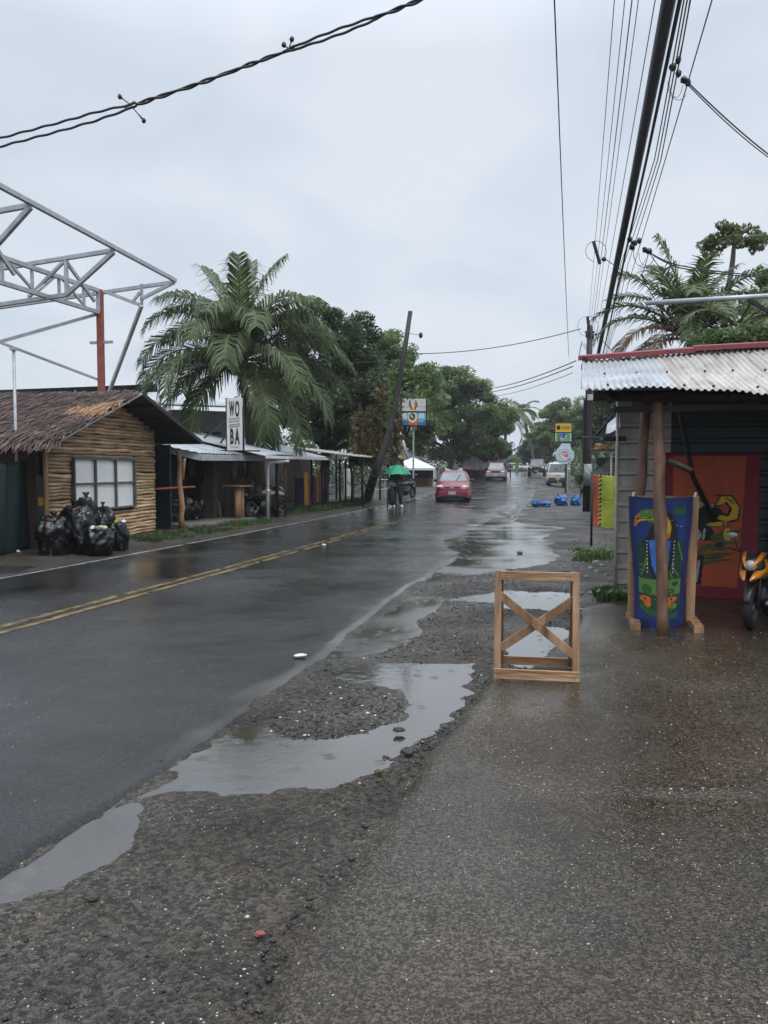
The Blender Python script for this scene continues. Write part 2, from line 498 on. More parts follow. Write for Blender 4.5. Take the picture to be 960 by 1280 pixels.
M['mud'] = mat('red_brown_mud', (0.040, 0.024, 0.017), 0.4, (0.016, 0.010, 0.008), 25, bump=1.0, bscale=60)


def sheet(name, col, rough=0.7):
    return mat(name, col, rough, tuple(c * 0.8 for c in col), 10, bump=0.15, bscale=60)
# ------------------------------------------------------------------ camera, sky, sun, exposure
cam = bpy.data.cameras.new('camera'); camo = bpy.data.objects.new('camera', cam); COL.objects.link(camo)
camo.location = (0, 0, CAM_H); camo.rotation_euler = (math.pi / 2 - PITCH, 0, 0)
cam.sensor_fit = 'VERTICAL'; cam.sensor_height = 36; cam.sensor_width = 27; cam.lens = 36 * 1000 / 1280
cam.clip_start = 0.05; cam.clip_end = 3000
SC.camera = camo

SUN_EL, SUN_AZ = R(62), R(140)      # behind and to the right of the camera, behind thick cloud
w = bpy.data.worlds.new('World'); SC.world = w; w.use_nodes = True
n = w.node_tree.nodes; l = w.node_tree.links
bg = n['Background']; bg.inputs['Strength'].default_value = 0.1
sk = n.new('ShaderNodeTexSky'); sk.sky_type = 'NISHITA'; sk.sun_disc = False
sk.sun_elevation = SUN_EL; sk.sun_rotation = SUN_AZ; sk.air_density = 1.5; sk.dust_density = 3.0
tc = n.new('ShaderNodeTexCoord')
sp = n.new('ShaderNodeSeparateXYZ'); l.new(tc.outputs['Generated'], sp.inputs[0])
# cloud deck: project the direction on to a flat layer so clouds flatten towards the horizon
mz = n.new('ShaderNodeMath'); mz.operation = 'ADD'; mz.inputs[1].default_value = 0.35; l.new(sp.outputs[2], mz.inputs[0])
mzz = n.new('ShaderNodeMath'); mzz.operation = 'MAXIMUM'; mzz.inputs[1].default_value = 0.2; l.new(mz.outputs[0], mzz.inputs[0])
dv = n.new('ShaderNodeVectorMath'); dv.operation = 'DIVIDE'
cb = n.new('ShaderNodeCombineXYZ')
for i in range(3): l.new(mzz.outputs[0], cb.inputs[i])
l.new(tc.outputs['Generated'], dv.inputs[0]); l.new(cb.outputs[0], dv.inputs[1])
cn = n.new('ShaderNodeTexNoise'); cn.inputs['Scale'].default_value = 2.6; cn.inputs['Detail'].default_value = 4; cn.inputs['Roughness'].default_value = 0.45
cn.inputs['Distortion'].default_value = 0.4
l.new(dv.outputs[0], cn.inputs['Vector'])
cr = n.new('ShaderNodeValToRGB')
cr.color_ramp.elements[0].position = 0.33; cr.color_ramp.elements[0].color = (6.35, 7.1, 8.2, 1)
cr.color_ramp.elements[1].position = 0.66; cr.color_ramp.elements[1].color = (7.75, 8.35, 9.15, 1)
l.new(cn.outputs['Fac'], cr.inputs['Fac'])
# brighter towards the zenith, as an overcast sky is
zr = n.new('ShaderNodeMapRange'); zr.inputs['From Min'].default_value = 0.45; zr.inputs['From Max'].default_value = 1.0
zr.inputs['To Min'].default_value = 1.0; zr.inputs['To Max'].default_value = 3.2
l.new(sp.outputs[2], zr.inputs['Value'])
vs = n.new('ShaderNodeVectorMath'); vs.operation = 'SCALE'; l.new(cr.outputs['Color'], vs.inputs[0]); l.new(zr.outputs[0], vs.inputs['Scale'])
mx = n.new('ShaderNodeMix'); mx.data_type = 'RGBA'; mx.inputs[0].default_value = 0.9
l.new(sk.outputs[0], mx.inputs[6]); l.new(vs.outputs[0], mx.inputs[7])
l.new(mx.outputs[2], bg.inputs['Color'])

su = bpy.data.lights.new('sun', 'SUN'); su.energy = 1.4; su.angle = R(25); su.color = (1, 0.97, 0.93)
so = bpy.data.objects.new('sun', su); COL.objects.link(so)
so.rotation_euler = (math.pi / 2 - SUN_EL, 0, math.pi - SUN_AZ)
SC.view_settings.view_transform = 'Standard'; SC.view_settings.look = 'None'
SC.view_settings.exposure = 0.06; SC.view_settings.gamma = 1.0; SC.view_settings.use_curve_mapping = False
SC.cycles.max_bounces = 6; SC.cycles.diffuse_bounces = 3; SC.cycles.glossy_bounces = 3
SC.cycles.transparent_max_bounces = 8; SC.cycles.use_denoising = True
SC.cycles.caustics_reflective = False; SC.cycles.caustics_refractive = False

# ------------------------------------------------------------------ ground, road, forecourt, puddles
PUD = [
    [(0, 1092), (90, 1040), (190, 977), (262, 926), (310, 899), (345, 903), (365, 922), (420, 922), (470, 912), (500, 893),
     (512, 880), (470, 862), (425, 853), (404, 843), (432, 832), (480, 829), (560, 826), (612, 824), (600, 852), (562, 900),
     (520, 928), (470, 955), (400, 985), (320, 1004), (230, 996), (192, 1000), (184, 1042), (150, 1088), (90, 1122), (0, 1140), (-200, 1200), (-160, 1150)],
    [(410, 822), (448, 790), (488, 765), (512, 745), (548, 746), (556, 764), (528, 776), (546, 790), (518, 800), (478, 813), (440, 822)],
    [(528, 680), (556, 666), (588, 655), (600, 643), (618, 634), (640, 629), (660, 631), (652, 640), (646, 652), (672, 656), (704, 657), (690, 672),
     (688, 688), (698, 700), (652, 711), (612, 716), (560, 721), (530, 733), (524, 715), (552, 700), (545, 690)],
    [(622, 735), (700, 738), (732, 745), (727, 760), (690, 766), (640, 762), (600, 753), (556, 750), (590, 742)],
    [(642, 784), (690, 782), (716, 790), (722, 828), (690, 836), (640, 838), (626, 812)],
    [(-60, 708), (20, 704), (60, 707), (20, 716), (-60, 724)],
]
PUDW = [np.array([[G(*p).x, G(*p).y] for p in q]) for q in PUD]
SLAB = np.array([[G(*p).x, G(*p).y] for p in [(300, 1330), (378, 1168), (440, 1080), (500, 985), (560, 915), (610, 856), (660, 838), (722, 786), (724, 763), (775, 753)]]
                + [[3.0, 10.35], [9.0, 8.9], [14, 7.6], [14, -6], [-3.2, -6]])


def puddle_sd(X, Y):
    d = np.full(X.shape, -9.0)
    near = (Y < 44) & (Y > 1) & (X > -8) & (X < 12)
    x = X[near]; y = Y[near]
    dd = np.full(x.shape, -9.0)
    for q in PUDW: dd = np.maximum(dd, poly_sd(x, y, q))
    dd += (0.05 + 0.006 * y) * fbm(x, y, 1.6, 4, 2) * 2.2 + 0.07 * fbm(x, y, 6, 4, 5)
    d[near] = dd
    return d


def bump_z(X, Y):
    return 0.016 + 0.016 * fbm(X, Y, 0.9, 3, 1) + 0.020 * fbm(X, Y, 4.5, 3, 3) * (0.5 + fbm(X, Y, 0.7, 2, 6)) + 0.010 * fbm(X, Y, 17, 2, 5)


def spaced(a0, a1, d0, grow, hi):
    out = [a0]; d = d0
    while out[-1] < a1:
        out.append(out[-1] + d); d = min(d * grow, hi)
    return out


xs = [-x for x in spaced(4.0, 700, 0.045, 1.10, 80)][::-1] + list(np.arange(-3.96, 7.2, 0.045)) + spaced(7.2, 700, 0.05, 1.10, 80)
ys = [-x for x in spaced(-1.2, 60, 0.3, 1.25, 10)][::-1]
y = 1.25
while y < 900:
    ys.append(y); y += max(0.03, 0.0095 * y) if y < 60 else 0.05 * y
xs = np.array(xs); ys = np.array(ys)
GX, GY = np.meshgrid(xs, ys)
fx, fy = GX.ravel(), GY.ravel()
W_ = len(xs)
idx = np.arange(len(fx)).reshape(GX.shape)
QUADS = np.stack([idx[:-1, :-1], idx[:-1, 1:], idx[1:, 1:], idx[1:, :-1]], -1).reshape(-1, 4)

RL, RR = -2.95, 3.36          # road edges measured from the centre line


def edge_noise(Y): return 0.32 * (1 - sstep(4.5, 10.5, Y)) + 0.05 * fbm(Y, Y * 0, 1.3, 4, 1) + 0.05 * fbm(Y, Y * 0 + 5, 0.25, 2, 3)


off = fx - road_x(fy)
pd = puddle_sd(fx, fy)
depth = sstep(-0.10, 0.30, pd) * (1 - 0.50 * sstep(-.05, .35, fbm(fx, fy, 1.5, 4, 7)) * (fy < 9))
base = ground_z(fx, fy)
amp = np.where((off > 3.2) & (fx < 16), 1.0, 0.7)
gz = base + bump_z(fx, fy) * amp * (1 - 0.60 * sstep(0.02, 0.3, pd)) - 0.060 * depth
lip = RR + edge_noise(fy)
inroad = sstep(RL + 0.05, RL + 0.25, off) * (1 - sstep(lip - 0.3, lip - 0.12, off))
gz = gz - 0.12 * inroad
sd_slab = poly_sd(fx, fy, SLAB) + 0.05 * fbm(fx, fy, 2.2, 4, 4)
gz = np.where(fy < 40, gz - 0.10 * sstep(0.22, 0.45, sd_slab), gz)
# verge on the left a little higher
gz += 0.05 * (1 - sstep(-4.2, -3.3, off)) * (fx > -30)
GROUNDM = speck_mat('wet_gravel_mud', (0.034, 0.030, 0.025), (0.009, 0.008, 0.007), (0.10, 0.09, 0.075), 0.30, 0.62, (150, 48), 0.35, (0.95, 0.86, 0.75), 0.0, 0.3, 0.13, 75, 1.0, 0.9, coarse=1.0, bdist=0.018, wet_scale=1.1)
g = fast_mesh('ground', np.stack([fx, fy, gz], 1), QUADS, GROUNDM, smooth=True)
props(g, kind='structure')

# forecourt slab
keep = (sd_slab.ravel()[QUADS] > -0.02).all(1)
q = QUADS[keep]; used = np.unique(q); remap = np.zeros(len(fx), int); remap[used] = np.arange(len(used))
sz = 0.046 * sstep(-0.02, 0.10, sd_slab[used]) - 0.004 + 0.006 * fbm(fx[used], fy[used], 1.2, 3, 2) + 0.003 * fbm(fx[used], fy[used], 13, 2, 4)
# smoother raised strip nearer the shop
sz += 0.012 * sstep(-0.05, 0.05, fy[used] - (3.95 - 0.06 * fx[used]) + 0.03 * fbm(fx[used], fy[used], 3, 2, 1)) * sstep(0.4, 1.0, fx[used])
SLABM = speck_mat('exposed_aggregate', (0.026, 0.0215, 0.016), (0.0065, 0.0055, 0.0045), (0.10, 0.085, 0.062), 0.08, 0.46, (170, 95), 0.35, (1.0, 0.90, 0.79), 0.0, 0.3, 0.16, 72, 0.55, 0.55, coarse=0.9, wet_scale=0.75)
f_ = fast_mesh('forecourt', np.stack([fx[used], fy[used], sz], 1), remap[q], SLABM, smooth=True)
props(f_, kind='structure')

# asphalt
rows = [y for y in np.concatenate([np.arange(-40, 1, 1.0), ys[(ys > 1.0) & (ys < 420)]])]
cols = np.concatenate([np.linspace(0, 0.80, 40), np.linspace(0.805, 1, 36)])
ry = np.repeat(np.array(rows), len(cols)); u = np.tile(cols, len(rows))
en = edge_noise(ry)
ro = RL + (RR + en - RL) * u + 0.02 * (u < 0.001) * fbm(ry, ry * 0, 2, 3, 6)
rx = road_x(ry) + ro
rd = puddle_sd(rx, ry)
rz = ground_z(rx, ry) * 0 + elev(ry) + 0.052 - 0.0045 * np.abs(ro) + 0.005 * fbm(rx, ry, 0.8, 3, 2) + 0.004 * fbm(rx, ry, 6, 2, 3)
rz -= 0.062 * sstep(0.0, 0.7, rd)
lipd = (1 - u) * (RR - RL)
rz -= 0.055 * (1 - sstep(0.0, 0.10, lipd))
ridx = np.arange(len(rx)).reshape(len(rows), len(cols))
RQ = np.stack([ridx[:-1, :-1], ridx[:-1, 1:], ridx[1:, 1:], ridx[1:, :-1]], -1).reshape(-1, 4)
# paler worn strip along the broken right-hand edge
fe = (1 - sstep(0.16, 0.26, lipd + 0.14 * fbm(rx, ry, 1.8, 4, 2))) * (0.5 + 0.9 * fbm(rx, ry, 3.5, 3, 1)) * (1 - sstep(10, 15, ry)) * sstep(3.5, 6, ry)
fe = fe.clip(0, 0.8)[RQ].mean(1)
ROADM = speck_mat('wet_asphalt', (0.017, 0.017, 0.0175), (0.007, 0.007, 0.0075), (0.05, 0.049, 0.047), 0.07, 0.36, (210, 110), 0.10, (1, 1, 1), 1.0, 0.3, 0.012, 60, 0.55, 0.5, edge=(0.085, 0.08, 0.07), coarse=0.5, wet_scale=0.42)
rd_ = fast_mesh('road', np.stack([rx, ry, rz], 1), RQ, ROADM, attr=fe, smooth=True)
props(rd_, kind='structure')


def road_level(Y, o):
    x = road_x(Y) + o
    d = puddle_sd(np.asarray(x, float).reshape(-1), np.asarray(Y, float).reshape(-1))
    return elev(Y) + 0.052 - 0.0045 * np.abs(o) + 0.005 * fbm(x, Y, 0.8, 3, 2) + 0.004 * fbm(x, Y, 6, 2, 3) - 0.062 * sstep(0.0, 0.7, d)


def marking(o, wd, y0, y1, m, lift=0.004, wear=0.4, fade=None):
    yy = np.array([y for y in rows if y0 <= y <= y1])
    k = 5
    vv = []; ff = []
    for i in range(k):
        oo = np.full(len(yy), o - wd / 2 + wd * i / (k - 1))
        vv.append(np.stack([road_x(yy) + oo, yy, road_level(yy, oo) + lift], 1))
    vv = np.stack(vv, 1).reshape(-1, 3)
    ii = np.arange(len(yy) * k).reshape(len(yy), k)
    qq = np.stack([ii[:-1, :-1], ii[:-1, 1:], ii[1:, 1:], ii[1:, :-1]], -1).reshape(-1, 4)
    c = vv[qq].mean(1)
    t = fbm(c[:, 0], c[:, 1], 5.0, 4, 3) + 0.5
    lim = wear if fade is None else wear + fade(c[:, 1])
    qq = qq[t > lim]
    ob = fast_mesh('lane_marking', vv, qq, m, smooth=True, parent=rd_)
    return ob


marking(-0.11, 0.10, -30, 40, M['yellowpaint'], wear=0.16, fade=lambda y: 0.95 * sstep(15, 32, y))
marking(0.11, 0.10, -30, 40, M['yellowpaint'], wear=0.16, fade=lambda y: 0.95 * sstep(15, 32, y))
marking(0.0, 0.12, -30, 120, M['tar'], lift=0.003, wear=-0.6)
marking(RL + 0.12, 0.09, -30, 60, M['whitepaint'], wear=0.12)

# standing water, one level sheet showing wherever the ground dips below it
wet = (pd > -0.55) & (fy < 43) & (fy > 1)
keep = wet[QUADS].all(1)
q = QUADS[keep]; used = np.unique(q); remap = np.zeros(len(fx), int); remap[used] = np.arange(len(used))
m, n, l, b = _new('rain_water')
n.remove(b)
tc = n.new('ShaderNodeTexCoord')
gl = n.new('ShaderNodeBsdfGlossy'); gl.inputs['Roughness'].default_value = 0.21; gl.inputs['Color'].default_value = (1, 1, 1, 1)
wn_ = n.new('ShaderNodeTexNoise'); wn_.inputs['Scale'].default_value = 0.9; wn_.inputs['Detail'].default_value = 4; l.new(tc.outputs['Object'], wn_.inputs['Vector'])
wr_ = n.new('ShaderNodeMapRange'); wr_.inputs['From Min'].default_value = 0.40; wr_.inputs['From Max'].default_value = 0.60
wr_.inputs['To Min'].default_value = 0.08; wr_.inputs['To Max'].default_value = 0.21
l.new(wn_.outputs['Fac'], wr_.inputs['Value']); l.new(wr_.outputs[0], gl.inputs['Roughness'])
df = n.new('ShaderNodeBsdfDiffuse'); df.inputs['Color'].default_value = (0.055, 0.047, 0.036, 1)
tp = n.new('ShaderNodeBsdfTransparent'); tp.inputs['Color'].default_value = (0.62, 0.58, 0.50, 1)
body = n.new('ShaderNodeMixShader'); body.inputs[0].default_value = 0.55
l.new(tp.outputs[0], body.inputs[1]); l.new(df.outputs[0], body.inputs[2])
# drizzle rings
vo = n.new('ShaderNodeTexVoronoi'); vo.inputs['Scale'].default_value = 7.0; vo.inputs['Randomness'].default_value = 1.0
l.new(tc.outputs['Object'], vo.inputs['Vector'])
mw = n.new('ShaderNodeMath'); mw.operation = 'MULTIPLY'; mw.inputs[1].default_value = 95; l.new(vo.outputs['Distance'], mw.inputs[0])
sn = n.new('ShaderNodeMath'); sn.operation = 'SINE'; l.new(mw.outputs[0], sn.inputs[0])
fo = n.new('ShaderNodeMapRange'); fo.inputs['From Min'].default_value = 0.05; fo.inputs['From Max'].default_value = 0.38
fo.inputs['To Min'].default_value = 1; fo.inputs['To Max'].default_value = 0
l.new(vo.outputs['Distance'], fo.inputs['Value'])
sv = n.new('ShaderNodeSeparateColor'); l.new(vo.outputs['Color'], sv.inputs[0])
gt = n.new('ShaderNodeMath'); gt.operation = 'GREATER_THAN'; gt.inputs[1].default_value = 0.55; l.new(sv.outputs[0], gt.inputs[0])
m1 = n.new('ShaderNodeMath'); m1.operation = 'MULTIPLY'; l.new(sn.outputs[0], m1.inputs[0]); l.new(fo.outputs[0], m1.inputs[1])
m2 = n.new('ShaderNodeMath'); m2.operation = 'MULTIPLY'; l.new(m1.outputs[0], m2.inputs[0]); l.new(gt.outputs[0], m2.inputs[1])
rn = n.new('ShaderNodeTexNoise'); rn.inputs['Scale'].default_value = 11; rn.inputs['Detail'].default_value = 7; l.new(tc.outputs['Object'], rn.inputs['Vector'])
m3 = n.new('ShaderNodeMath'); m3.operation = 'MULTIPLY_ADD'; m3.inputs[1].default_value = 2.0
l.new(rn.outputs['Fac'], m3.inputs[0]); l.new(m2.outputs[0], m3.inputs[2])
bp = n.new('ShaderNodeBump'); bp.inputs['Strength'].default_value = 0.12; bp.inputs['Distance'].default_value = 0.006
l.new(m3.outputs[0], bp.inputs['Height'])
fr = n.new('ShaderNodeFresnel'); fr.inputs['IOR'].default_value = 1.33
l.new(bp.outputs[0], fr.inputs['Normal']); l.new(bp.outputs[0], gl.inputs['Normal'])
ms = n.new('ShaderNodeMixShader'); fp = n.new('ShaderNodeMath'); fp.operation = 'POWER'; fp.inputs[1].default_value = 0.55; l.new(fr.outputs[0], fp.inputs[0])
l.new(fp.outputs[0], ms.inputs[0]); l.new(body.outputs[0], ms.inputs[1]); l.new(gl.outputs[0], ms.inputs[2])
l.new(ms.outputs[0], n['Material Output'].inputs['Surface'])
pw = fast_mesh('puddle_water', np.stack([fx[used], fy[used], np.zeros(len(used))], 1), remap[q], m, smooth=True)
props(pw, kind='structure')

# loose stones on the shoulder: uncountable
rs = np.random.RandomState(11)
NB = 22000
sy = 2.0 * (14 / 2.0) ** rs.rand(NB)
sx = road_x(sy) + RR + edge_noise(sy) + 0.03 + rs.rand(NB) * (2.3 + 0.12 * sy)
sds = poly_sd(sx, sy, SLAB); spd = puddle_sd(sx, sy)
rim = (spd < 0.03) & (spd > -0.40) & (sy < 8)
ok = ((spd < 0.06) & (sds < 0.25) & (rs.rand(NB) < .45)) | (rim & (sds < .15))
sx, sy = sx[ok], sy[ok]
clus = fbm(sx, sy, 1.1, 3, 2) > 0.10 - 0.30 * rs.rand(len(sx))
sx, sy = sx[clus], sy[clus]
r_ = 0.003 + 0.008 * rs.rand(len(sx)) ** 3
hz = ground_z(sx, sy) + bump_z(sx, sy) - 0.055 * sstep(-0.10, 0.28, puddle_sd(sx, sy))
# crumbly dark clods on the shoulder further on
NB2 = 26000
cy_ = 4.6 * (22 / 4.6) ** rs.rand(NB2); cx_ = road_x(cy_) + RR + edge_noise(cy_) + .05 + rs.rand(NB2) ** .8 * (1.2 + .16 * cy_)
k_ = (puddle_sd(cx_, cy_) < 0.02) & (poly_sd(cx_, cy_, SLAB) < .1) & (fbm(cx_, cy_, .8, 4, 5) > .18 - .42 * rs.rand(NB2))
cx_, cy_ = cx_[k_], cy_[k_]
cr_ = .003 + .013 * rs.rand(len(cx_)) ** 3.5
sx = np.concatenate([sx, cx_]); sy = np.concatenate([sy, cy_]); r_ = np.concatenate([r_, cr_])
# crumbs packed along the broken forecourt edge, darkened to draw its shadow line
NB3 = 16000
ey_ = 2.0 * (9 / 2.0) ** rs.rand(NB3); ex_ = -1.2 + 4.6 * rs.rand(NB3)
es_ = poly_sd(ex_, ey_, SLAB) + 0.05 * fbm(ex_, ey_, 2.2, 4, 4)
k_ = (np.abs(es_ + .02) < .06 * rs.rand(NB3)) & (puddle_sd(ex_, ey_) < .04)
ex_, ey_ = ex_[k_], ey_[k_]; nz_ = len(sx)
sx = np.concatenate([sx, ex_]); sy = np.concatenate([sy, ey_]); r_ = np.concatenate([r_, .004 + .012 * rs.rand(len(ex_)) ** 2])
nb_ = len(sx)
# pale shell chips on the forecourt and the mud
NB4 = 1500
wy_ = 1.9 + 6 * rs.rand(NB4) ** 1.3; wx_ = -1.6 + 5.6 * rs.rand(NB4)
ws_ = poly_sd(wx_, wy_, SLAB)
k_ = (puddle_sd(wx_, wy_) < -.05) & (wx_ > road_x(wy_) + RR + .3) & ((ws_ > .1) | (rs.rand(NB4) < .35))
wx_, wy_, ws_ = wx_[k_], wy_[k_], ws_[k_]
sx = np.concatenate([sx, wx_]); sy = np.concatenate([sy, wy_]); r_ = np.concatenate([r_, .0022 + .0055 * rs.rand(len(wx_)) ** 2])
hz = ground_z(sx, sy) + bump_z(sx, sy) - 0.055 * sstep(-0.10, 0.28, puddle_sd(sx, sy))
hz[nb_:] = np.where(ws_ > .1, .042 + 0.006 * fbm(wx_, wy_, 1.2, 3, 2) + 0.003 * fbm(wx_, wy_, 13, 2, 4) + 0.012 * sstep(-0.05, 0.05, wy_ - (3.95 - 0.06 * wx_) + 0.03 * fbm(wx_, wy_, 3, 2, 1)) * sstep(0.4, 1.0, wx_), hz[nb_:])
hz[nz_:nb_] += .006
def depth_at(x, y):
    return sstep(-0.10, 0.30, puddle_sd(x, y)) * (1 - 0.50 * sstep(-.05, .35, fbm(x, y, 1.5, 4, 7)) * (y < 9))


octa = np.array([[1, 0, 0], [-1, 0, 0], [0, 1, 0], [0, -1, 0], [0, 0, 1], [0, 0, -1]], float)
tri = np.array([[0, 2, 4], [2, 1, 4], [1, 3, 4], [3, 0, 4], [2, 0, 5], [1, 2, 5], [3, 1, 5], [0, 3, 5]])
jit = 1 + 0.5 * (rs.rand(len(sx), 6, 3) - 0.5)
sv_ = octa[None] * jit * (r_[:, None, None] * np.array([1.2, 1.0, 0.6])) + np.stack([sx, sy, hz + r_ * 0.1], 1)[:, None]
sq = (tri[None] + (np.arange(len(sx)) * 6)[:, None, None]).reshape(-1, 3)
e1 = None
vv0 = np.where(rs.rand(len(sx)) < 0.03, 1.0, rs.rand(len(sx)) ** 1.6 * 0.7)
vv0[nz_:nb_] *= .5
vv0[nb_:] = .93 + .07 * rs.rand(len(sx) - nb_)
va = np.repeat(vv0, 8)
mm_, n, l, b = _new('loose_stone')
at = n.new('ShaderNodeAttribute'); at.attribute_name = 'v'
cr = n.new('ShaderNodeValToRGB'); cr.color_ramp.elements[0].color = (0.008, 0.007, 0.006, 1); cr.color_ramp.elements[1].color = (0.5, 0.48, 0.44, 1)
e = cr.color_ramp.elements.new(0.5); e.color = (0.05, 0.045, 0.038, 1); e = cr.color_ramp.elements.new(0.9); e.color = (0.10, 0.09, 0.075, 1)
l.new(at.outputs['Fac'], cr.inputs['Fac']); l.new(cr.outputs[0], b.inputs['Base Color']); b.inputs['Roughness'].default_value = 0.5
gr = fast_mesh('gravel', sv_.reshape(-1, 3), sq, mm_, attr=va)
props(gr, kind='stuff', label='loose wet stones scattered over the muddy road shoulder')

# ------------------------------------------------------------------ drizzle-laden air
hb = MB().box((0, 320, 13.0), (1700, 1500, 30.0))
hm = bpy.data.materials.new('damp_air'); hm.use_nodes = True
n = hm.node_tree.nodes; l = hm.node_tree.links; n.remove(n['Principled BSDF'])
pv = n.new('ShaderNodeVolumePrincipled'); pv.inputs['Color'].default_value = (0.92, 0.95, 1, 1); pv.inputs['Density'].default_value = 0.0005
l.new(pv.outputs[0], n['Material Output'].inputs['Volume'])
ho = hb.build('haze', hm); props(ho, kind='stuff', label='thin grey drizzle haze filling the air')
def hit(px, py, A, B):
    """where the ray through a photo pixel meets the upright plane through A and B"""
    d = ray(px, py); o = V((0, 0, CAM_H))
    e = V((B[0] - A[0], B[1] - A[1], 0)); nn = V((-e.y, e.x, 0))
    t = (V((A[0], A[1], 0)) - o).dot(nn) / d.dot(nn)
    return o + d * t


def wobble(p, q, n, amp, seed):
    p, q = V(p), V(q)
    return [p.lerp(q, i / n) + V((mnoise.noise(V((i * 0.6, seed, 0))), mnoise.noise(V((i * 0.6, seed, 9))), mnoise.noise(V((i * 0.6, seed, 5))) * 0.3)) * amp * (0.4 if i in (0, n) else 1) for i in range(n + 1)]


# ================================================================== bamboo / log hut with thatched roof
A = G(58, 690); B = G(193, 667)
e = (B - A); HL = e.length; hrz = math.atan2(e.y, e.x)
hut = thing('thatched_hut', 'small hut with wall of stacked peeled logs, white window and shaggy palm thatch roof', 'hut', A, hrz)
X = XF[hut.name]; XI = X.inverted()      # local: x along the street, y away from the road, z up


def L(p): return XI @ V(p)


pk = L(hit(176, 491, hit(176, 560, A, B) + V((0.72, -0.2, 0)), hit(176, 560, A, B) + V((0.72, -0.2, 0)) + e))
RIDGE_Z = pk.z; OVH = pk.y; RX = pk.x
le = L(hit(62, 556, X @ V((0, OVH, 0)), X @ V((1, OVH, 0))))
re = L(hit(251, 552, X @ V((0, OVH, 0)), X @ V((1, OVH, 0))))


def roofz(x):
    return RIDGE_Z - (RIDGE_Z - le.z) * (RX - x) / (RX - le.x) if x < RX else RIDGE_Z - (RIDGE_Z - re.z) * (x - RX) / (re.x - RX)


w0 = L(hit(88, 574, A, B)); w1 = L(hit(165, 637, A, B))
wx0, wx1 = w0.x, L(hit(165, 600, A, B)).x
wz0, wz1 = L(hit(125, 636, A, B)).z, L(hit(125, 574, A, B)).z
mb = MB(); z = 0.06; k = 0; rnd = random.Random(4)
while z < RIDGE_Z - 0.18:
    r = 0.033 + 0.018 * rnd.random(); zc = z + r
    xa, xb = -0.02 + 0.05 * rnd.random(), HL + 0.03 * rnd.random()
    # keep below the roof
    t = zc + 0.13
    if t > le.z + 0.05:
        fa = (t - le.z) / (RIDGE_Z - le.z); xa = max(xa, le.x + (RX - le.x) * fa)
        fb = (t - re.z) / (RIDGE_Z - re.z)
        if fb > 0: xb = min(xb, re.x - (re.x - RX) * fb)
    segs = [(xa, xb)]
    if wz0 - 0.05 < zc < wz1 + 0.05: segs = [(xa, wx0 - 0.05), (wx1 + 0.05, xb)]
    for (s0, s1) in segs:
        if s1 - s0 < 0.12: continue
        m_ = max(3, int((s1 - s0) / 0.3))
        pts = [(s0 + (s1 - s0) * i / m_, 0.012 * mnoise.noise(V((i * 1.1, k * 3.1, 0))), zc + 0.032 * mnoise.noise(V((i * 0.7, k * 2.3, 4)))) for i in range(m_ + 1)]
        rr = [r * (1 + 0.22 * mnoise.noise(V((i * 0.9, k * 5.3, 2)))) for i in range(m_ + 1)]
        mb.tube(pts, rr, 8, a=rnd.random())
    z += r * 1.86; k += 1
mb.build('log_wall', M['log'], hut, smooth=True)
MB().tube([(-0.05, -0.05, 0), (-0.04, -0.05, 1.1), (-0.05, -0.04, le.z + 0.1)], [0.055, 0.05, 0.05], 9).build('corner_post', M['lightpost'], hut, smooth=True)
mb = MB(); mb.box((-0.02, 2.2, 1.0), (0.04, 4.2, 2.0)); mb.box((HL, 2.2, 1.0), (0.04, 4.2, 2.0)); mb.box((HL / 2, 4.3, 1.2), (HL, 0.05, 2.4))
mb.box((HL / 2, 0.13, 1.05), (HL - 0.1, 0.03, 1.85))
mb.build('side_walls', M['wallbrown'], hut)
# window
win = MB()
fw = 0.045
wc = (wx0 + wx1) / 2; zc = (wz0 + wz1) / 2
for x in (wx0, wx1): win.box((x, -0.055, zc), (fw, 0.10, wz1 - wz0 + fw))
for zz in (wz0, wz1): win.box((wc, -0.055, zz), (wx1 - wx0 - fw, 0.098, fw))
for i in (1, 2): win.box((wx0 + (wx1 - wx0) * i / 3, -0.06, zc), (0.045, 0.06, wz1 - wz0 - fw))
for i in range(3):
    win.box((wx0 + (wx1 - wx0) * (i + .5) / 3, -0.058, zc + 0.02), ((wx1 - wx0) / 3 - 0.05, 0.05, 0.04))
wo = win.build('window', M['winframe'], hut, bevel=0.004)
pm = MB().box((wc, -0.02, zc), (wx1 - wx0 - 0.03, 0.02, wz1 - wz0 - 0.03)); pm.build('pane', M['pane'], wo)

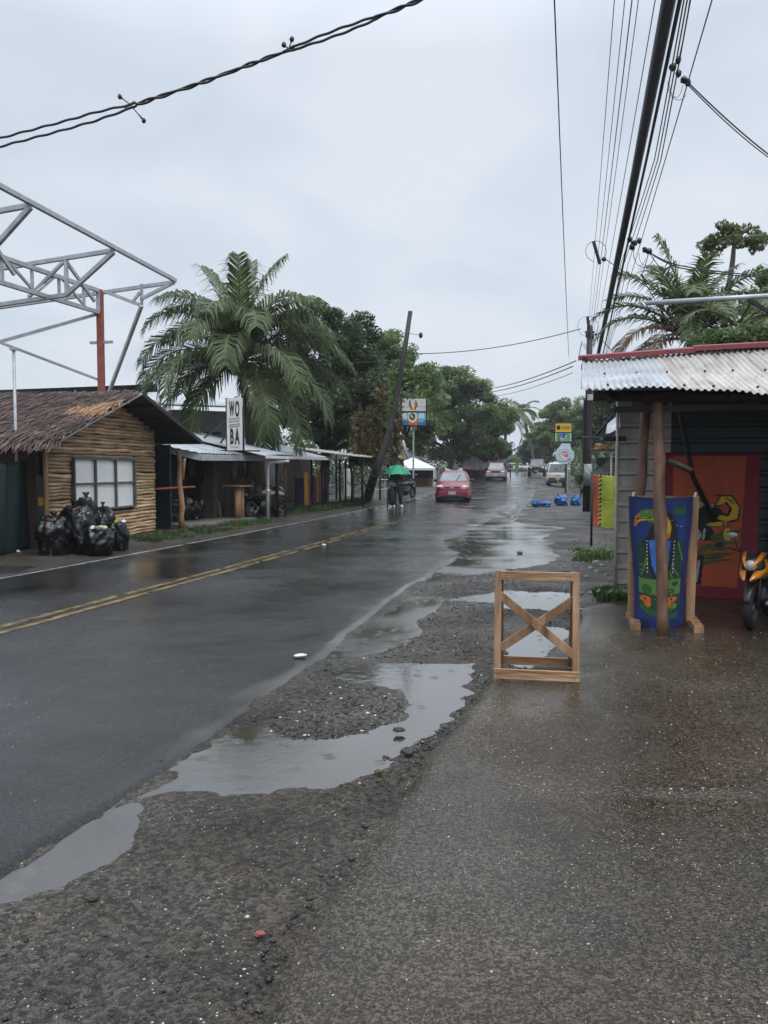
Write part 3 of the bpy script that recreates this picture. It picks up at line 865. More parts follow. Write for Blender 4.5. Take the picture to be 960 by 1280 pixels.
# roof
RB = 4.6
sl = MB()
for (xe, ze, mm) in ((le.x, le.z, 0), (re.x, re.z, 1)):
    p = [V((RX, OVH, RIDGE_Z)), V((xe, OVH, ze)), V((xe, RB, ze)), V((RX, RB, RIDGE_Z))]
    sl.prism(p, (0, 0, -0.07), m=mm)
rf = sl.build('roof', [M['darkwood'], M['darkroof']], hut)
th = MB(); tho = MB(); rnd = random.Random(9)
slope = V((le.x - RX, 0, le.z - RIDGE_Z)); SLEN = slope.length; sd_ = slope.normalized()
nrm = V((0, 1, 0)).cross(sd_).normalized()
if nrm.z < 0: nrm = -nrm
for i in range(9500):
    u_ = OVH - 0.05 + rnd.random() * (RB - OVH) * 0.98; v_ = (rnd.random() ** 0.85) * SLEN * 1.0
    ln = 0.35 + 0.35 * rnd.random(); wd = 0.007 + 0.011 * rnd.random()
    base_ = V((RX, u_, RIDGE_Z)) + sd_ * (v_ - 0.12)
    ang = (rnd.random() - 0.5) * 0.7 - 0.15
    dr = (sd_ * math.cos(ang) + V((0, 1, 0)) * math.sin(ang)).normalized()
    sdv = dr.cross(nrm).normalized() * wd
    h0 = 0.02 + 0.05 * rnd.random(); h1 = h0 + 0.02 + 0.05 * rnd.random()
    if v_ > SLEN * 0.9: h1 -= 0.12; ln *= 0.8
    p0 = base_ + nrm * h0; p1 = base_ + dr * ln * 0.6 + nrm * (h0 + h1) * 0.55; p2 = base_ + dr * ln + nrm * h1
    uu = (u_ - OVH); patch = (uu < 0.85 + 0.4 * mnoise.noise(V((v_ * 3, uu * 2, 0)))) and (0.22 + 0.10 * math.sin(uu * 2) + 0.06 * mnoise.noise(V((uu * 5, 1, 0))) < v_ / SLEN < 0.50 + 0.08 * mnoise.noise(V((uu * 4, v_ * 3, 7))) - 0.05 * uu)
    (tho if patch else th).add([p0 - sdv, p0 + sdv, p1 + sdv * 0.9, p1 - sdv * 0.9, p2 + sdv * 0.25, p2 - sdv * 0.25], [(0, 1, 2, 3), (3, 2, 4, 5)], a=rnd.random())
th.build('thatch', M['thatch'], rf)
tho.build('thatch', M['thatchO'], rf)['label'] = 'patch of fresh orange thatch'
# barge boards and rafters under the overhang
bb = MB()
bb.bar((RX, OVH - 0.03, RIDGE_Z - 0.02), (le.x, OVH - 0.03, le.z - 0.02), 0.03, 0.035)
bb.build('barge_board', M['galv'], hut)
bb = MB(); bb.bar((RX, OVH - 0.03, RIDGE_Z - 0.02), (re.x, OVH - 0.03, re.z - 0.02), 0.035, 0.09)
for i in range(4):
    f = (i + .7) / 4
    bb.bar((RX + (re.x - RX) * f, OVH, roofz(RX + (re.x - RX) * f) - 0.10), (RX + (re.x - RX) * f, RB, roofz(RX + (re.x - RX) * f) - 0.10), 0.05, 0.06)
bb.build('barge_board', M['darkwood'], hut)

# ================================================================== dark green tarpaulin screen left of the hut
Pa = G(-130, 735); Pb = G(50, 686)
ff = MB(); NX, NZ = 44, 16
vv = []
for i in range(NX + 1):
    for j in range(NZ + 1):
        p = Pa.lerp(Pb, i / NX); zz = 0.04 + (1.72 + 0.05 * math.sin(i * 0.55)) * j / NZ
        nn = V((-(Pb - Pa).y, (Pb - Pa).x, 0)).normalized()
        q_ = p + nn * (0.07 * mnoise.noise(V((i * 0.35, zz * 0.7, 3))) + 0.02 * math.sin(i * 1.4)); q_.z = zz
        vv.append(q_)
ff.add(vv, [(i * (NZ + 1) + j, (i + 1) * (NZ + 1) + j, (i + 1) * (NZ + 1) + j + 1, i * (NZ + 1) + j + 1) for i in range(NX) for j in range(NZ)], a=.5)
scr = thing('tarp_screen', 'dark green tarpaulin screen standing at the left edge beside the hut', 'screen', Pa.lerp(Pb, .5))
o = ff.build('tarp', M['tarpdark'], scr, world=True, smooth=True)
sm = o.modifiers.new('thick', 'SOLIDIFY'); sm.thickness = 0.012
for f in (0.02, 0.35, 0.68, 0.99):
    p = Pa.lerp(Pb, f) + V((-0.16, 0.03, 0))
    MB().tube([p, p + V((0, 0, 1.9))], 0.035, 8).build('post', M['pole'], scr, world=True, smooth=True)
# grey-white sheet wall behind the screen
c0 = P(-40, 600, 16.5); c1 = P(27, 600, 18.0)
mb = MB()
for i in range(40):
    t0, t1 = i / 40, (i + 1) / 40
    a0 = c0.lerp(c1, t0); a1 = c0.lerp(c1, t1)
    a0.z = a1.z = 0; s0 = V((0, 0.03 * (i % 2), 0)); s1 = V((0, 0.03 * ((i + 1) % 2), 0))
    mb.add([a0 + s0, a1 + s1, a1 + s1 + V((0, 0, 2.2)), a0 + s0 + V((0, 0, 2.2))], [(0, 1, 2, 3)], a=.5)
o = mb.solo('sheet_wall', 'grey white corrugated sheet wall under the thatched eave behind the tarpaulin', 'wall', M['wallgrey'])
sm = o.modifiers.new('thick', 'SOLIDIFY'); sm.thickness = 0.01
# narrow board with numerals
pb = G(50, 690) + V((0.10, -0.05, 0))
bd = thing('price_board', 'narrow dark board with pale numerals between tarpaulin and log hut', 'board', pb, hrz - 1.0)
MB().box((0, 0, 0.75), (0.22, 0.03, 1.5)).build('panel', M['tarpdark'], bd)


def text(name, s, parent, loc, size, m, rot=(math.pi / 2, 0, 0), sx=1.0, ext=0.004, align='CENTER', bold=0.0):
    cu = bpy.data.curves.new(name, 'FONT'); cu.body = s; cu.size = size; cu.extrude = ext; cu.align_x = align; cu.align_y = 'CENTER'
    cu.offset = bold
    tmp = bpy.data.objects.new(name, cu); COL.objects.link(tmp)
    me = bpy.data.meshes.new_from_object(tmp.evaluated_get(bpy.context.evaluated_depsgraph_get()))
    bpy.data.objects.remove(tmp); bpy.data.curves.remove(cu)
    me.materials.clear(); me.materials.append(m)
    o = bpy.data.objects.new(name, me); COL.objects.link(o)
    o.parent = parent; o.location = loc; o.rotation_euler = rot; o.scale = (sx, 1, 1)
    return o


text('numeral', '5', bd, (0, -0.02, 0.62), 0.26, M['offwhite'])
text('numeral', '1', bd, (-.04, -0.02, 0.36), 0.26, M['offwhite'])
text('numeral', '1', bd, (.05, -0.02, 0.36), 0.26, M['offwhite'])
MB().box((0, -0.02, 1.0), (0.16, 0.02, 0.16)).build('sticker', M['mustard'], bd)


# ================================================================== rubbish bags
def bag_mesh(h, r, seed, open_top=False):
    def shp(v, d):
        zz = v.z
        f = 1.0
        if d.z > 0.55 and not open_top:            # gathered neck
            f = 1 - 0.30 * sstep(0.75, 0.98, d.z)
            zz = min(zz, 0.46 * h) - 0.05 * h * sstep(.7, 1, d.z)
        if d.z < -0.4: zz = -0.46 * h + (zz + 0.46 * h) * 0.15
        if open_top and d.z > 0.6: zz = h * 0.36 - 0.10 * h * sstep(0.75, 1, d.z)
        a = math.atan2(d.y, d.x)
        fold = 1 + 0.05 * math.sin(a * 9 + 5 * mnoise.noise(d * 2 + V((seed, 0, 0)))) * (0.3 + 0.8 * abs(d.z)) + 0.10 * (abs(mnoise.noise(d * 3.6 + V((seed, 3, 0)))) - .2) + 0.05 * (abs(mnoise.noise(d * 8 + V((seed, 7, 0)))) - .2)
        return V((v.x * f * fold, v.y * f * fold, zz + 0.012 * mnoise.noise(d * 9 + V((0, seed, 0)))))
    mb = MB(); mb.blob((0, 0, h * 0.47), (r, r * 0.92, h * 0.52), seed, 0.26, 1.7, 64, 40, shape=shp)
    return mb


BG = 'black rubbish bags heaped by the log hut'
for (px, py, h, r, sd, op, dz, lab) in [
    (67, 697, 0.82, 0.31, 1, 0, 0, 'leftmost bulging black rubbish bag standing next to the dark green tarpaulin'),
    (97, 694, 1.02, 0.30, 2, 0, 0, 'tallest black rubbish bag standing in front of the white window'),
    (110, 688, 1.15, 0.22, 3, 0, 0, 'thin necked black rubbish bag poking up behind the tallest one'),
    (129, 687, 0.95, 0.26, 4, 0, 0, 'shiny black rubbish bag behind the open one full of litter'),
    (124, 695, 0.60, 0.27, 5, 1, 0, 'open black rubbish bag with green and white litter showing on top'),
    (148, 689, 0.66, 0.22, 6, 1, 0, 'rightmost small black rubbish bag at the end of the heap')]:
    g0 = G(px, py)
    t = thing('rubbish_bag', lab, 'rubbish bag', (g0.x, g0.y, 0.02), sd * 1.3, BG)
    bag_mesh(h, r, sd, op).build('sack', M['bag'], t, smooth=True)
    if not op: MB().loft([[V((.03 * sd % .07 + x * a, y * a * .6, zz)) for x, y in ((-1, -1), (0, -.5), (1, -1), (.6, 0), (1, 1), (0, .5), (-1, 1), (-.6, 0))] for a, zz in ((.085, h * .84), (.035, h * .91), (.028, h * .94), (.07, h * 1.0))]).build('tied_neck', M['bag'], t, smooth=True)
    if op:
        rnd = random.Random(sd)
        cols_ = [M['white'], M['lime'], M['greycloth'], M['leaflight'], M['offwhite']]
        for j in range(6 if sd == 5 else 3):
            a = rnd.random() * 6.28; rr = r * 0.55 * rnd.random() ** .5
            MB().blob((math.cos(a) * rr, math.sin(a) * rr, h * 0.86), (0.055, 0.045, 0.04), j + 3, 0.4, 2, 10, 7).build('litter', cols_[j % 5], t)
for (px, py, lab) in [(22, 694, 'white crumpled scrap on the dirt in front of the dark green tarpaulin'), (146, 687, 'tiny white scrap on the dirt at the foot of the smallest black bag'),
                      (375, 828, 'flattened white paper cup lying on the wet road edge'), (405, 684, 'pale scrap of litter lying on the yellow centre line')]:
    g0 = G(px, py)
    if px == 375:
        t = thing('paper_cup', lab, 'paper cup', (g0.x, g0.y, 0.045), 0.3)
        MB().blob((0, 0, 0.014), (0.052, 0.03, 0.016), 2, 0.2, 2, 16, 9).build('cup', M['white'], t, smooth=True)
        MB().tube([(0.045, -0.02, 0.012), (0.055, 0, 0.02), (0.045, 0.02, 0.012)], 0.005, 6).build('rim', M['white'], t, smooth=True)
    else:
        MB().blob((g0.x, g0.y, 0.045 if px == 405 else 0.075), (0.05, 0.035, 0.025), px, 0.5, 2, 10, 7).solo('litter_scrap', lab, 'litter', M['white'])

# ================================================================== open steel roof frame behind the hut
D = V((math.sin(0.272), math.cos(0.272), 0)); NV = V((D.y, -D.x, 0))     # along the street / towards the road
pst = P(127, 490, 19.0)
M0 = V((pst.x, pst.y, 0))
sf = thing('steel_roof_frame', 'unfinished grey steel roof frame on a red post rising behind the thatched hut', 'steel frame', M0)
zt, zb = P(127, 364, 19.0).z, P(127, 391, 19.0).z


def T(t, s, z): return M0 + D * t + NV * s + V((0, 0, z))


MB().bar(T(0, 0, 0), T(0, 0, zt + 0.03), 0.14, 0.14).build('column', M['redpost'], sf, world=True, bevel=0.006)
MB().bar(T(0, -.28, P(127, 428, 19).z), T(0, .32, P(127, 428, 19).z), 0.06).build('cross_arm', M['galv'], sf, world=True)
tr = MB(); tr.bar(T(-9, 0, zt), T(0, 0, zt), 0.085, 0.085); tr.bar(T(-9, 0, zb), T(0, 0, zb), 0.085, 0.085)
nb = 9
for i in range(nb):
    t0 = -0.6 - i * 0.85
    tr.bar(T(t0, 0, zb), T(t0, 0, zt), 0.055)
    if i % 2 == 0: tr.bar(T(t0 + .1, 0, zb), T(t0 - .75, 0, zt), 0.05)
    else: tr.bar(T(t0 - .75, 0, zb), T(t0 - .1, 0, zt), 0.05)
tr.bar(T(-0.05, 0, zb), T(-0.05, 0, zt), 0.09)
tr.build('main_truss', M['galv'], sf, world=True)
tips = []
for tt, zt_, yy in ((-4.41, 0, 253), (-1.91, 0, 310), (0.53, 0, 350)):
    px = {253: 38, 310: 142, 350: 218}[yy]
    Q = T(tt, 1.6, 0)
    tips.append(P(px, yy, Q.y))
pu = MB(); d_ = (tips[2] - tips[0]).normalized(); pu.bar(tips[0] - d_ * 4, tips[2] + d_ * 0.05, 0.08, 0.08)
pu.build('edge_purlin', M['galv'], sf, world=True)
for i, tp in enumerate(tips):
    c = MB(); ins = -NV
    far = tp + ins * 5.0; far.z = tp.z - 0.38
    c.bar(tp - V((0, 0, .05)), far, 0.08)
    if i < 2:
        v = tp + ins * 1.15; v.z = zb + 0.0
        c.bar(tp - V((0, 0, .08)), v, 0.08)
        top = V(tp).lerp(far, 1.15 / 5); c.bar(v, top - V((0, 0, .02)), 0.07)
        low = v + ins * 3.6; low.z = zb - 0.25
        c.bar(v, low, 0.08)
        c.bar(v + ins * .95, tp.lerp(far, 1.2 / 5) - V((0, 0, .1)), 0.06)
        c.bar(top - V((0, 0, .1)), v + (D * .75 + NV * .15), 0.06)
    else:
        v = P(177, 382, tp.y + 0.05)
        c.bar(tp - V((0, 0, .05)), P(178, 373, tp.y), 0.07); c.bar(v, P(177, 355, tp.y), 0.07)
        c.bar(T(0, 0.1, zt), v, 0.07); c.bar(P(166, 377, tp.y), P(175, 365, tp.y), 0.06)
    c.build('cross_truss', M['galv'], sf, world=True)
MB().bar(P(177, 382, tips[2].y), P(135, 494, tips[2].y + 1.4), 0.075).build('leg', M['offwhite'], sf, world=True)
MB().bar(T(0, -.05, zb - .02), T(-4.5, -.6, P(0, 452, 15.0).z - 0.05), 0.07).build('brace', M['galv'], sf, world=True)
MB().bar(P(124, 475, 19.0), P(0, 428, 17.5), 0.05).build('brace', M['galv'], sf, world=True)
p17 = P(17, 436, 15.4)
t = thing('thin_pole', 'thin grey pole rising in front of the thatch at the left edge', 'pole', (p17.x, p17.y, 0))
MB().tube([(0, 0, 0), (0, 0, p17.z)], 0.03, 8).build('tube', M['galv'], t, smooth=True)
MB().box((0, 0, p17.z), (0.12, 0.1, 0.06)).build('cap', M['galv'], t)

# ================================================================== long dark-roofed building behind the hut
mb = MB(); a0 = P(-70, 490, 22); a1 = P(196, 480, 30)
bk = thing('dark_roofed_building', 'long low building with black roof edge behind the thatched hut', 'building', ((a0.x + a1.x) / 2, (a0.y + a1.y) / 2, 0))
zr = 3.85
n_ = V((-(a1 - a0).y, (a1 - a0).x, 0)).normalized()
b0 = V((a0.x, a0.y, 0)); b1 = V((a1.x, a1.y, 0)); z0_, z1_ = a0.z, a1.z
mb.prism([b0 + V((0, 0, z0_)), b1 + V((0, 0, z1_)), b1 + n_ * 5 + V((0, 0, z1_ - .6)), b0 + n_ * 5 + V((0, 0, z0_ - .6))], (0, 0, -0.1)).build('roof', M['darkroof'], bk, world=True)
MB().bar(b0 + V((0, 0, z0_ - .15)), b1 + V((0, 0, z1_ - .15)), 0.05, 0.28).build('fascia', M['black'], bk, world=True)
MB().prism([b0 + n_ * .3, b1 + n_ * .3, b1 + n_ * 4.6, b0 + n_ * 4.6], (0, 0, min(z0_, z1_) - .75)).build('wall', M['wallbrown'], bk, world=True)

# pale house behind the palm
h0 = P(215, 540, 31); h1 = P(345, 540, 33)
hs = thing('grey_house', 'grey rendered house with thin white roof edge behind the coconut palm', 'house', ((h0.x + h1.x) / 2, 32, 0))
bb0 = V((h0.x, h0.y, 0)); bb1 = V((h1.x, h1.y, 0)); n_ = V((-(bb1 - bb0).y, (bb1 - bb0).x, 0)).normalized()
MB().prism([bb0, bb1, bb1 + n_ * 5, bb0 + n_ * 5], (0, 0, 3.9)).build('wall', M['wallgrey'], hs, world=True)
MB().prism([bb0 - n_ * .7 + V((-.5, 0, 4.0)), bb1 - n_ * .7 + V((.6, 0, 4.0)), bb1 + n_ * 5 + V((.6, 0, 5.0)), bb0 + n_ * 5 + V((-.5, 0, 5.0))], (0, 0, 0.06)).build('roof', M['zinc'], hs, world=True)
MB().bar(bb0 - n_ * .3 + V((0.5, 0, 3.0)), bb1 - n_ * .3 + V((-1.5, 0, 3.05)), 0.06, 0.1).build('rail', M['darkwood'], hs, world=True)

# ================================================================== cafe porch with the upright sign
K0 = P(249, 568, 21.8); K1 = P(345, 567, 25.8)
pe = V((K1.x - K0.x, K1.y - K0.y, 0)); PL = pe.length; prz = math.atan2(pe.y, pe.x)
O0 = V((K0.x, K0.y, 0))
po = thing('cafe_porch', 'open porch with pale tin roof, peeled log posts and dark back wall', 'porch', O0, prz)
XP = XF[po.name]; XPI = XP.inverted()


def LP(p): return XPI @ V(p)


ez = K0.z; bzz = 2.85; BD = 3.0
tin = MB(); nr = 60; x0, x1 = -1.2, PL + 0.3
vv = []
for j in range(nr + 1):
    x = x0 + (x1 - x0) * j / nr
    for (yy, zz) in ((-0.05, ez + 0.03), (BD * .5, (ez + bzz) / 2), (BD, bzz)):
        lift = 0.25 if x < 0 else 0
        vv.append((x, yy + 0.75 * (x < 0) * (1 if yy < 1 else 0) * (-x / 1.2), zz + 0.025 * (j % 2) + lift * (-x / 1.2) * (1 if yy < 1 else 0)))
tin.add(vv, [(j * 3 + i, (j + 1) * 3 + i, (j + 1) * 3 + i + 1, j * 3 + i + 1) for j in range(nr) for i in range(2)], a=.5)
o = tin.build('roof', M['zinc'], po); sm = o.modifiers.new('t', 'SOLIDIFY'); sm.thickness = 0.015
fa = MB()
L0 = LP(P(203, 549, 21.3)); fa.bar((L0.x, 1.2, ez + .28), (0, -0.04, ez - .07), 0.03, 0.2); fa.bar((0, -0.04, ez - .08), (PL + .3, -0.04, ez - .06), 0.03, 0.17)
fa.build('fascia', M['galv'], po)
l_ = LP(G(229, 663))
MB().tube(wobble((l_.x, l_.y, 0.05), (l_.x - .12, l_.y + .05, 2.1), 7, 0.10, 3), [.085, .085, .078, .08, .07, .068, .062, .06], 10).build('log_post', M['lightpost'], po, smooth=True)
MB().tube([(l_.x + 0.02, l_.y, 1.35), (l_.x + 0.25, l_.y + .1, 1.9)], 0.035, 7).build('branch', M['lightpost'], po, smooth=True)
MB().tube([(l_.x - 1.0, l_.y + .1, 1.12), (l_.x + 0.55, l_.y + .0, 1.14)], 0.03, 7).build('rail', M['orange'], po, smooth=True)
d0 = LP(G(236, 665)); d1 = LP(G(312, 652))
MB().prism([(-.6, -.05, 0), (d1.x, -.05, 0), (d1.x + .3, 2.6, 0), (-.6, 2.6, 0)], (0, 0, 0.13)).build('deck', M['concrete'], po)
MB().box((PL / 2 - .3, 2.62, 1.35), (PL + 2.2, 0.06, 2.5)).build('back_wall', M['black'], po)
MB().box((-1.15, 1.3, 1.15), (0.05, 2.4, 2.2)).build('side_screen', M['tarpdark'], po)
MB().box((0.75, 2.5, 1.5), (0.35, 0.1, 1.1)).build('notice_board', M['wallgrey'], po)
MB().box((2.2, 2.5, 1.3), (0.9, 0.1, 2.0)).build('door', M['wallbrown'], po)
MB().tube([(2.55, 1.4, .1), (2.5, 1.4, 2.5)], .07, 9).build('post', M['darkwood'], po, smooth=True)
MB().tube([(PL + .15, 0.05, 0), (PL + .15, 0.05, ez)], .06, 8).build('post', M['black'], po, smooth=True)
# log table
tb = G(300, 653); tl = LP(tb)
tbt = thing('log_table', 'bar table of two thick peeled logs and a plank under the sign', 'table', (tb.x, tb.y, 0.02), prz)
MB().tube([(-.13, 0, 0), (-.13, 0, 1.06)], .10, 12).build('leg', M['lightpost'], tbt, smooth=True)
MB().tube([(.17, .05, 0), (.17, .05, 1.06)], .09, 12).build('leg', M['lightpost'], tbt, smooth=True)
MB().box((.05, .1, 1.085), (.75, .6, .05)).build('plank', M['lightpost'], tbt, bevel=.008)
# upright sign
sp_ = P(294, 563, 23.3)
sg = thing('upright_shop_sign', 'tall white sign board with big black letters standing on the porch roof', 'sign', sp_, -0.18)
sc_ = 23.3 / 1000
SH, SW = 65 * sc_, 20 * sc_
MB().box((0, 0, SH / 2), (SW, .07, SH)).build('panel', M['white'], sg, bevel=.004)
MB().box((-SW / 2 - .02, .02, SH / 2), (.035, .09, SH)).build('edge_frame', M['black'], sg)
MB().box((SW / 2 + .02, .02, SH * .42), (.03, .07, SH * .84)).build('edge_frame', M['black'], sg)
for ch, x_, z_, s_, k_ in (('W', -.075, .78, .56, .25), ('O', .09, .775, .60, .26), ('B', -.085, .25, .60, .33), ('A', .08, .25, .62, .31)): text('letter', ch, sg, (x_, -.04, SH * z_), s_, M['black'], sx=k_, bold=.02)
scr_ = MB(); rnd = random.Random(3)
for row, zz in enumerate((.60, .55, .49, .45)):
    p0 = V((-SW * .36, -.04, SH * zz - .01)); pts = []
    for i in range(26):
        pts.append(p0 + V((SW * .72 * i / 25, 0, .035 * i / 25 + .022 * math.sin(i * 1.9 + row * 2))))
    scr_.tube(pts, .006, 4)
scr_.build('script_lettering', M['winframe'], sg)
MB().box((0, -.04, .10), (SW * .5, .006, .02)).build('script_line', M['lime'], sg)
MB().bar((-.75, .02, .0), (.75, .02, -.02), .05, .04).build('foot_bar', M['black'], sg)
MB().bar((-.2, .05, SH * .62), (-1.5, 1.3, .42), .04).build('strut', M['black'], sg)
MB().bar((-.2, .05, SH * .38), (-.85, 1.0, .25), .04).build('strut', M['black'], sg)
MB().box((.06, .0, SH + .02), (.14, .06, .05)).build('lamp_bracket', M['galv'], sg)

# bags under the porch
for i, (px, py, h, r) in enumerate([(256, 655, .75, .33), (268, 652, .8, .30), (279, 650, .7, .28)]):
    g0 = XP @ V((0.35 + .55 * i, 1.25, 0.13))
    t = thing('rubbish_bag', ['first black rubbish bag in the shadow behind the forked log post', 'middle black rubbish bag in the shadow under the porch', 'black rubbish bag in the shadow nearest the bar table of logs'][i], 'rubbish bag', g0, i, 'dark bags stored under the porch')
    bag_mesh(h, r, 20 + i).build('sack', M['bag'], t, smooth=True)
    if i: MB().blob((.05, -.28, h * .7), (.12, .05, .08), 7 + i, .4, 2, 10, 8).build('scrap', M['greycloth'], t)

# white downpipe
g0 = G(335, 651)
zt_ = P(335, 578, g0.y).z
t = thing('white_downpipe', 'white plastic drain pipe with bent top at the porch corner', 'pipe', g0)
MB().tube([(0, 0, 0), (0, 0, zt_ - .12), (.03, .03, zt_ - .03), (.12, .10, zt_), (.55, .8, zt_ + .05)], .05, 10).build('pipe', M['white'], t, smooth=True)
MB().tube([(0, 0, .9), (0, 0, .98)], .062, 10).build('collar', M['white'], t, smooth=True)

# ================================================================== row of stalls beyond the porch
s0 = V((G(348, 655).x - .35, G(348, 655).y + .3, 0)); s1 = G(450, 633) + V((-.5, .2, 0))
se = s1 - s0; SL = se.length; srz = math.atan2(se.y, se.x)
st = thing('market_stall', 'long dark open market stall with pale tin eave past the porch', 'stall', s0, srz)
XS = XF[st.name]; XSI = XS.inverted()
zE = 1.98
tin = MB(); vv = []; nr = 90
for j in range(nr + 1):
    x = -.2 + (SL * .74 + .2) * j / nr
    for (yy, zz) in ((0, zE + .04), (3.2, 2.75)): vv.append((x, yy, zz + .03 * (j % 2) + .05 * math.sin(x)))
tin.add(vv, [(j * 2, j * 2 + 2, j * 2 + 3, j * 2 + 1) for j in range(nr)], a=.5)
o = tin.build('roof', M['zinc'], st); sm = o.modifiers.new('t', 'SOLIDIFY'); sm.thickness = .015
MB().bar((-.2, -.02, zE), (SL * .72, -.02, zE + .02), .03, .09).build('eave_edge', M['white'], st)
MB().box((SL / 2 + 2, 3.0, 1.3), (SL + 6, .08, 2.6)).build('back_wall', M['wallbrown'], st)
MB().box((0.25, 1.9, 1.1), (.3, .3, 2.2)).build('pillar', M['wallbrown'], st)
MB().box((1.6, 2.2, 1.05), (1.6, .08, 1.9)).build('shutter', M['wallbrown'], st)
for px, py in ((357, 649), (404, 638), (425, 634), (432, 632)):
    q_ = XSI @ G(px, py)
    MB().tube([(q_.x, q_.y, 0), (q_.x, q_.y, zE + .05)], .045 if px != 357 else .03, 8).build('post', M['darkwood'], st, smooth=True)
for i, (px, mk, wd, h0_, h1_) in enumerate([(413, 'mustard', .5, .25, 1.5), (422, 'orange', .32, .3, 1.35), (428, 'mustard', .35, .3, 1.6), (433, 'redpost', .4, .25, 1.5), (405, 'purple', .4, .3, 1.7)]):
    q_ = XS @ V((SL * (.58 + .075 * i), .6 + .12 * (i % 2), 0))
    mb = MB(); vv = []
    for a_ in range(13):
        for b_ in range(5):
            x = -wd / 2 + wd * a_ / 12
            vv.append((q_.x + x * math.cos(srz), q_.y + x * math.sin(srz) + .05 * math.sin(a_ * 1.3 + i) * (1 - b_ / 6), h0_ + (h1_ - h0_) * b_ / 4))
    mb.add(vv, [(a_ * 5 + b_, a_ * 5 + 5 + b_, a_ * 5 + 6 + b_, a_ * 5 + b_ + 1) for a_ in range(12) for b_ in range(4)], a=.5)
    nm = ['wide mustard cloth hanging at the front of the dark stall', 'short orange cloth hanging between two mustard ones', 'narrow mustard cloth hanging next to the white louvred cabinet', 'rust red cloth hanging at the far end of the stall', 'purple cloth hanging at the stall end behind the bare tree trunk'][i]
    o = mb.solo('hanging_cloth', nm, 'cloth', M[mk], 'cloths hung for sale at the dark stall'); sm = o.modifiers.new('t', 'SOLIDIFY'); sm.thickness = .012
# white louvred cabinet
cb_ = G(438, 623) + V((-.1, .3, 0))
t = thing('louvred_cabinet', 'white louvred cabinet standing at the far end of the dark stall', 'cabinet', cb_, srz - .6)
MB().box((0, 0, .86), (.42, .35, 1.5)).build('body', M['white'], t, bevel=.01)
lv = MB()
for i in range(16): lv.box((0, -.185, .2 + i * .085), (.34, .02, .03))
lv.build('louvres', M['offwhite'], t)
for sx_ in (-1, 1): MB().box((sx_ * .16, 0, .055), (.06, .2, .11)).build('leg', M['black'], t)

# second stall with scrap tin roof behind the leaning trunk
q0 = G(453, 634); q1 = G(476, 627)
st2 = thing('market_stall', 'small open stall with rough scrap tin roof behind the dark leaning pole', 'stall', q0, srz)
X2 = XF[st2.name].inverted()
for px, py in ((453, 634), (475, 627)):
    q_ = X2 @ G(px, py); MB().tube([(q_.x, q_.y, 0), (q_.x, q_.y, 2.1)], .05, 8).build('post', M['darkwood'], st2, smooth=True)
    MB().tube([(q_.x, q_.y + 2.2, 0), (q_.x, q_.y + 2.2, 2.3)], .05, 8).build('post', M['darkwood'], st2, smooth=True)
rf_ = MB(); rnd = random.Random(2)
for i in range(7):
    x = -3.0 + i * 1.05
    rf_.prism([(x, -.4 + .2 * rnd.random(), 2.05 + .06 * rnd.random()), (x + 1.1, -.4 + .2 * rnd.random(), 2.08 + .06 * rnd.random()), (x + 1.1, 2.6, 2.5), (x, 2.6, 2.45)], (0, 0, .03))
for i in range(6): rf_.tube([(-2.8 + i, rnd.random(), 2.2), (-1.4 + i, .5 + rnd.random(), 2.38)], .04, 6)
rf_.build('roof', M['offwhite'], st2)
MB().box((.5, 2.4, .65), (4.5, .06, 1.2)).build('back_panel', M['purple'], st2)

# railing behind the stall
rl = thing('metal_railing', 'low pale metal railing between the stalls and the white canopy', 'railing', G(480, 615))
for zz in (.55, 1.05): MB().tube([P(462, 600, 40) * 1 + V((0, 0, zz - P(462, 600, 40).z)), P(486, 600, 42) + V((0, 0, zz - P(486, 600, 42).z))], .03, 6).build('rail', M['offwhite'], rl, world=True)
for px in (463, 469, 475, 481, 486):
    q_ = P(px, 600, 40 + (px - 462) / 12); MB().tube([(q_.x, q_.y, .0), (q_.x, q_.y, 1.08)], .03, 6).build('post', M['offwhite'], rl, world=True)

# ================================================================== goods and clutter under the awnings
rnd = random.Random(31)
HG = 'clothes hanging along the back of the long dark stall'
hm_ = ['wallgrey', 'redpost', 'offwhite', 'purple', 'mustard', 'tarpdark', 'greycloth', 'wallbrown', 'bluebag', 'leafdark']
hn_ = ['grey', 'rust red', 'off white', 'purple', 'mustard', 'dark green', 'mottled grey', 'brown', 'blue', 'olive']
for i in range(10):
    x = .9 + i * .62; wd = .34 + .12 * rnd.random(); hh = .55 + .35 * rnd.random()
    q_ = XS @ V((x, 2.75 + .05 * rnd.random(), 1.95 - hh))
    t = thing('hanging_shirt', hn_[i] + ' shirt hanging on the back wall of the long dark stall', 'shirt', q_, srz, HG)
    mb = MB()
    mb.prism([(-wd / 2, 0, 0), (wd / 2, 0, .02), (wd / 2, 0, hh * .62), (wd * .78, 0, hh * .52), (wd * .86, 0, hh * .78), (wd * .3, 0, hh), (-wd * .3, 0, hh), (-wd * .86, 0, hh * .78), (-wd * .78, 0, hh * .5), (-wd / 2, 0, hh * .62)], (0, .03, 0))
    mb.build('cloth', M[hm_[i]], t); MB().tube([(-wd * .3, .01, hh), (0, .01, hh + .08), (wd * .3, .01, hh)], .008, 5).build('hanger', M['galv'], t)


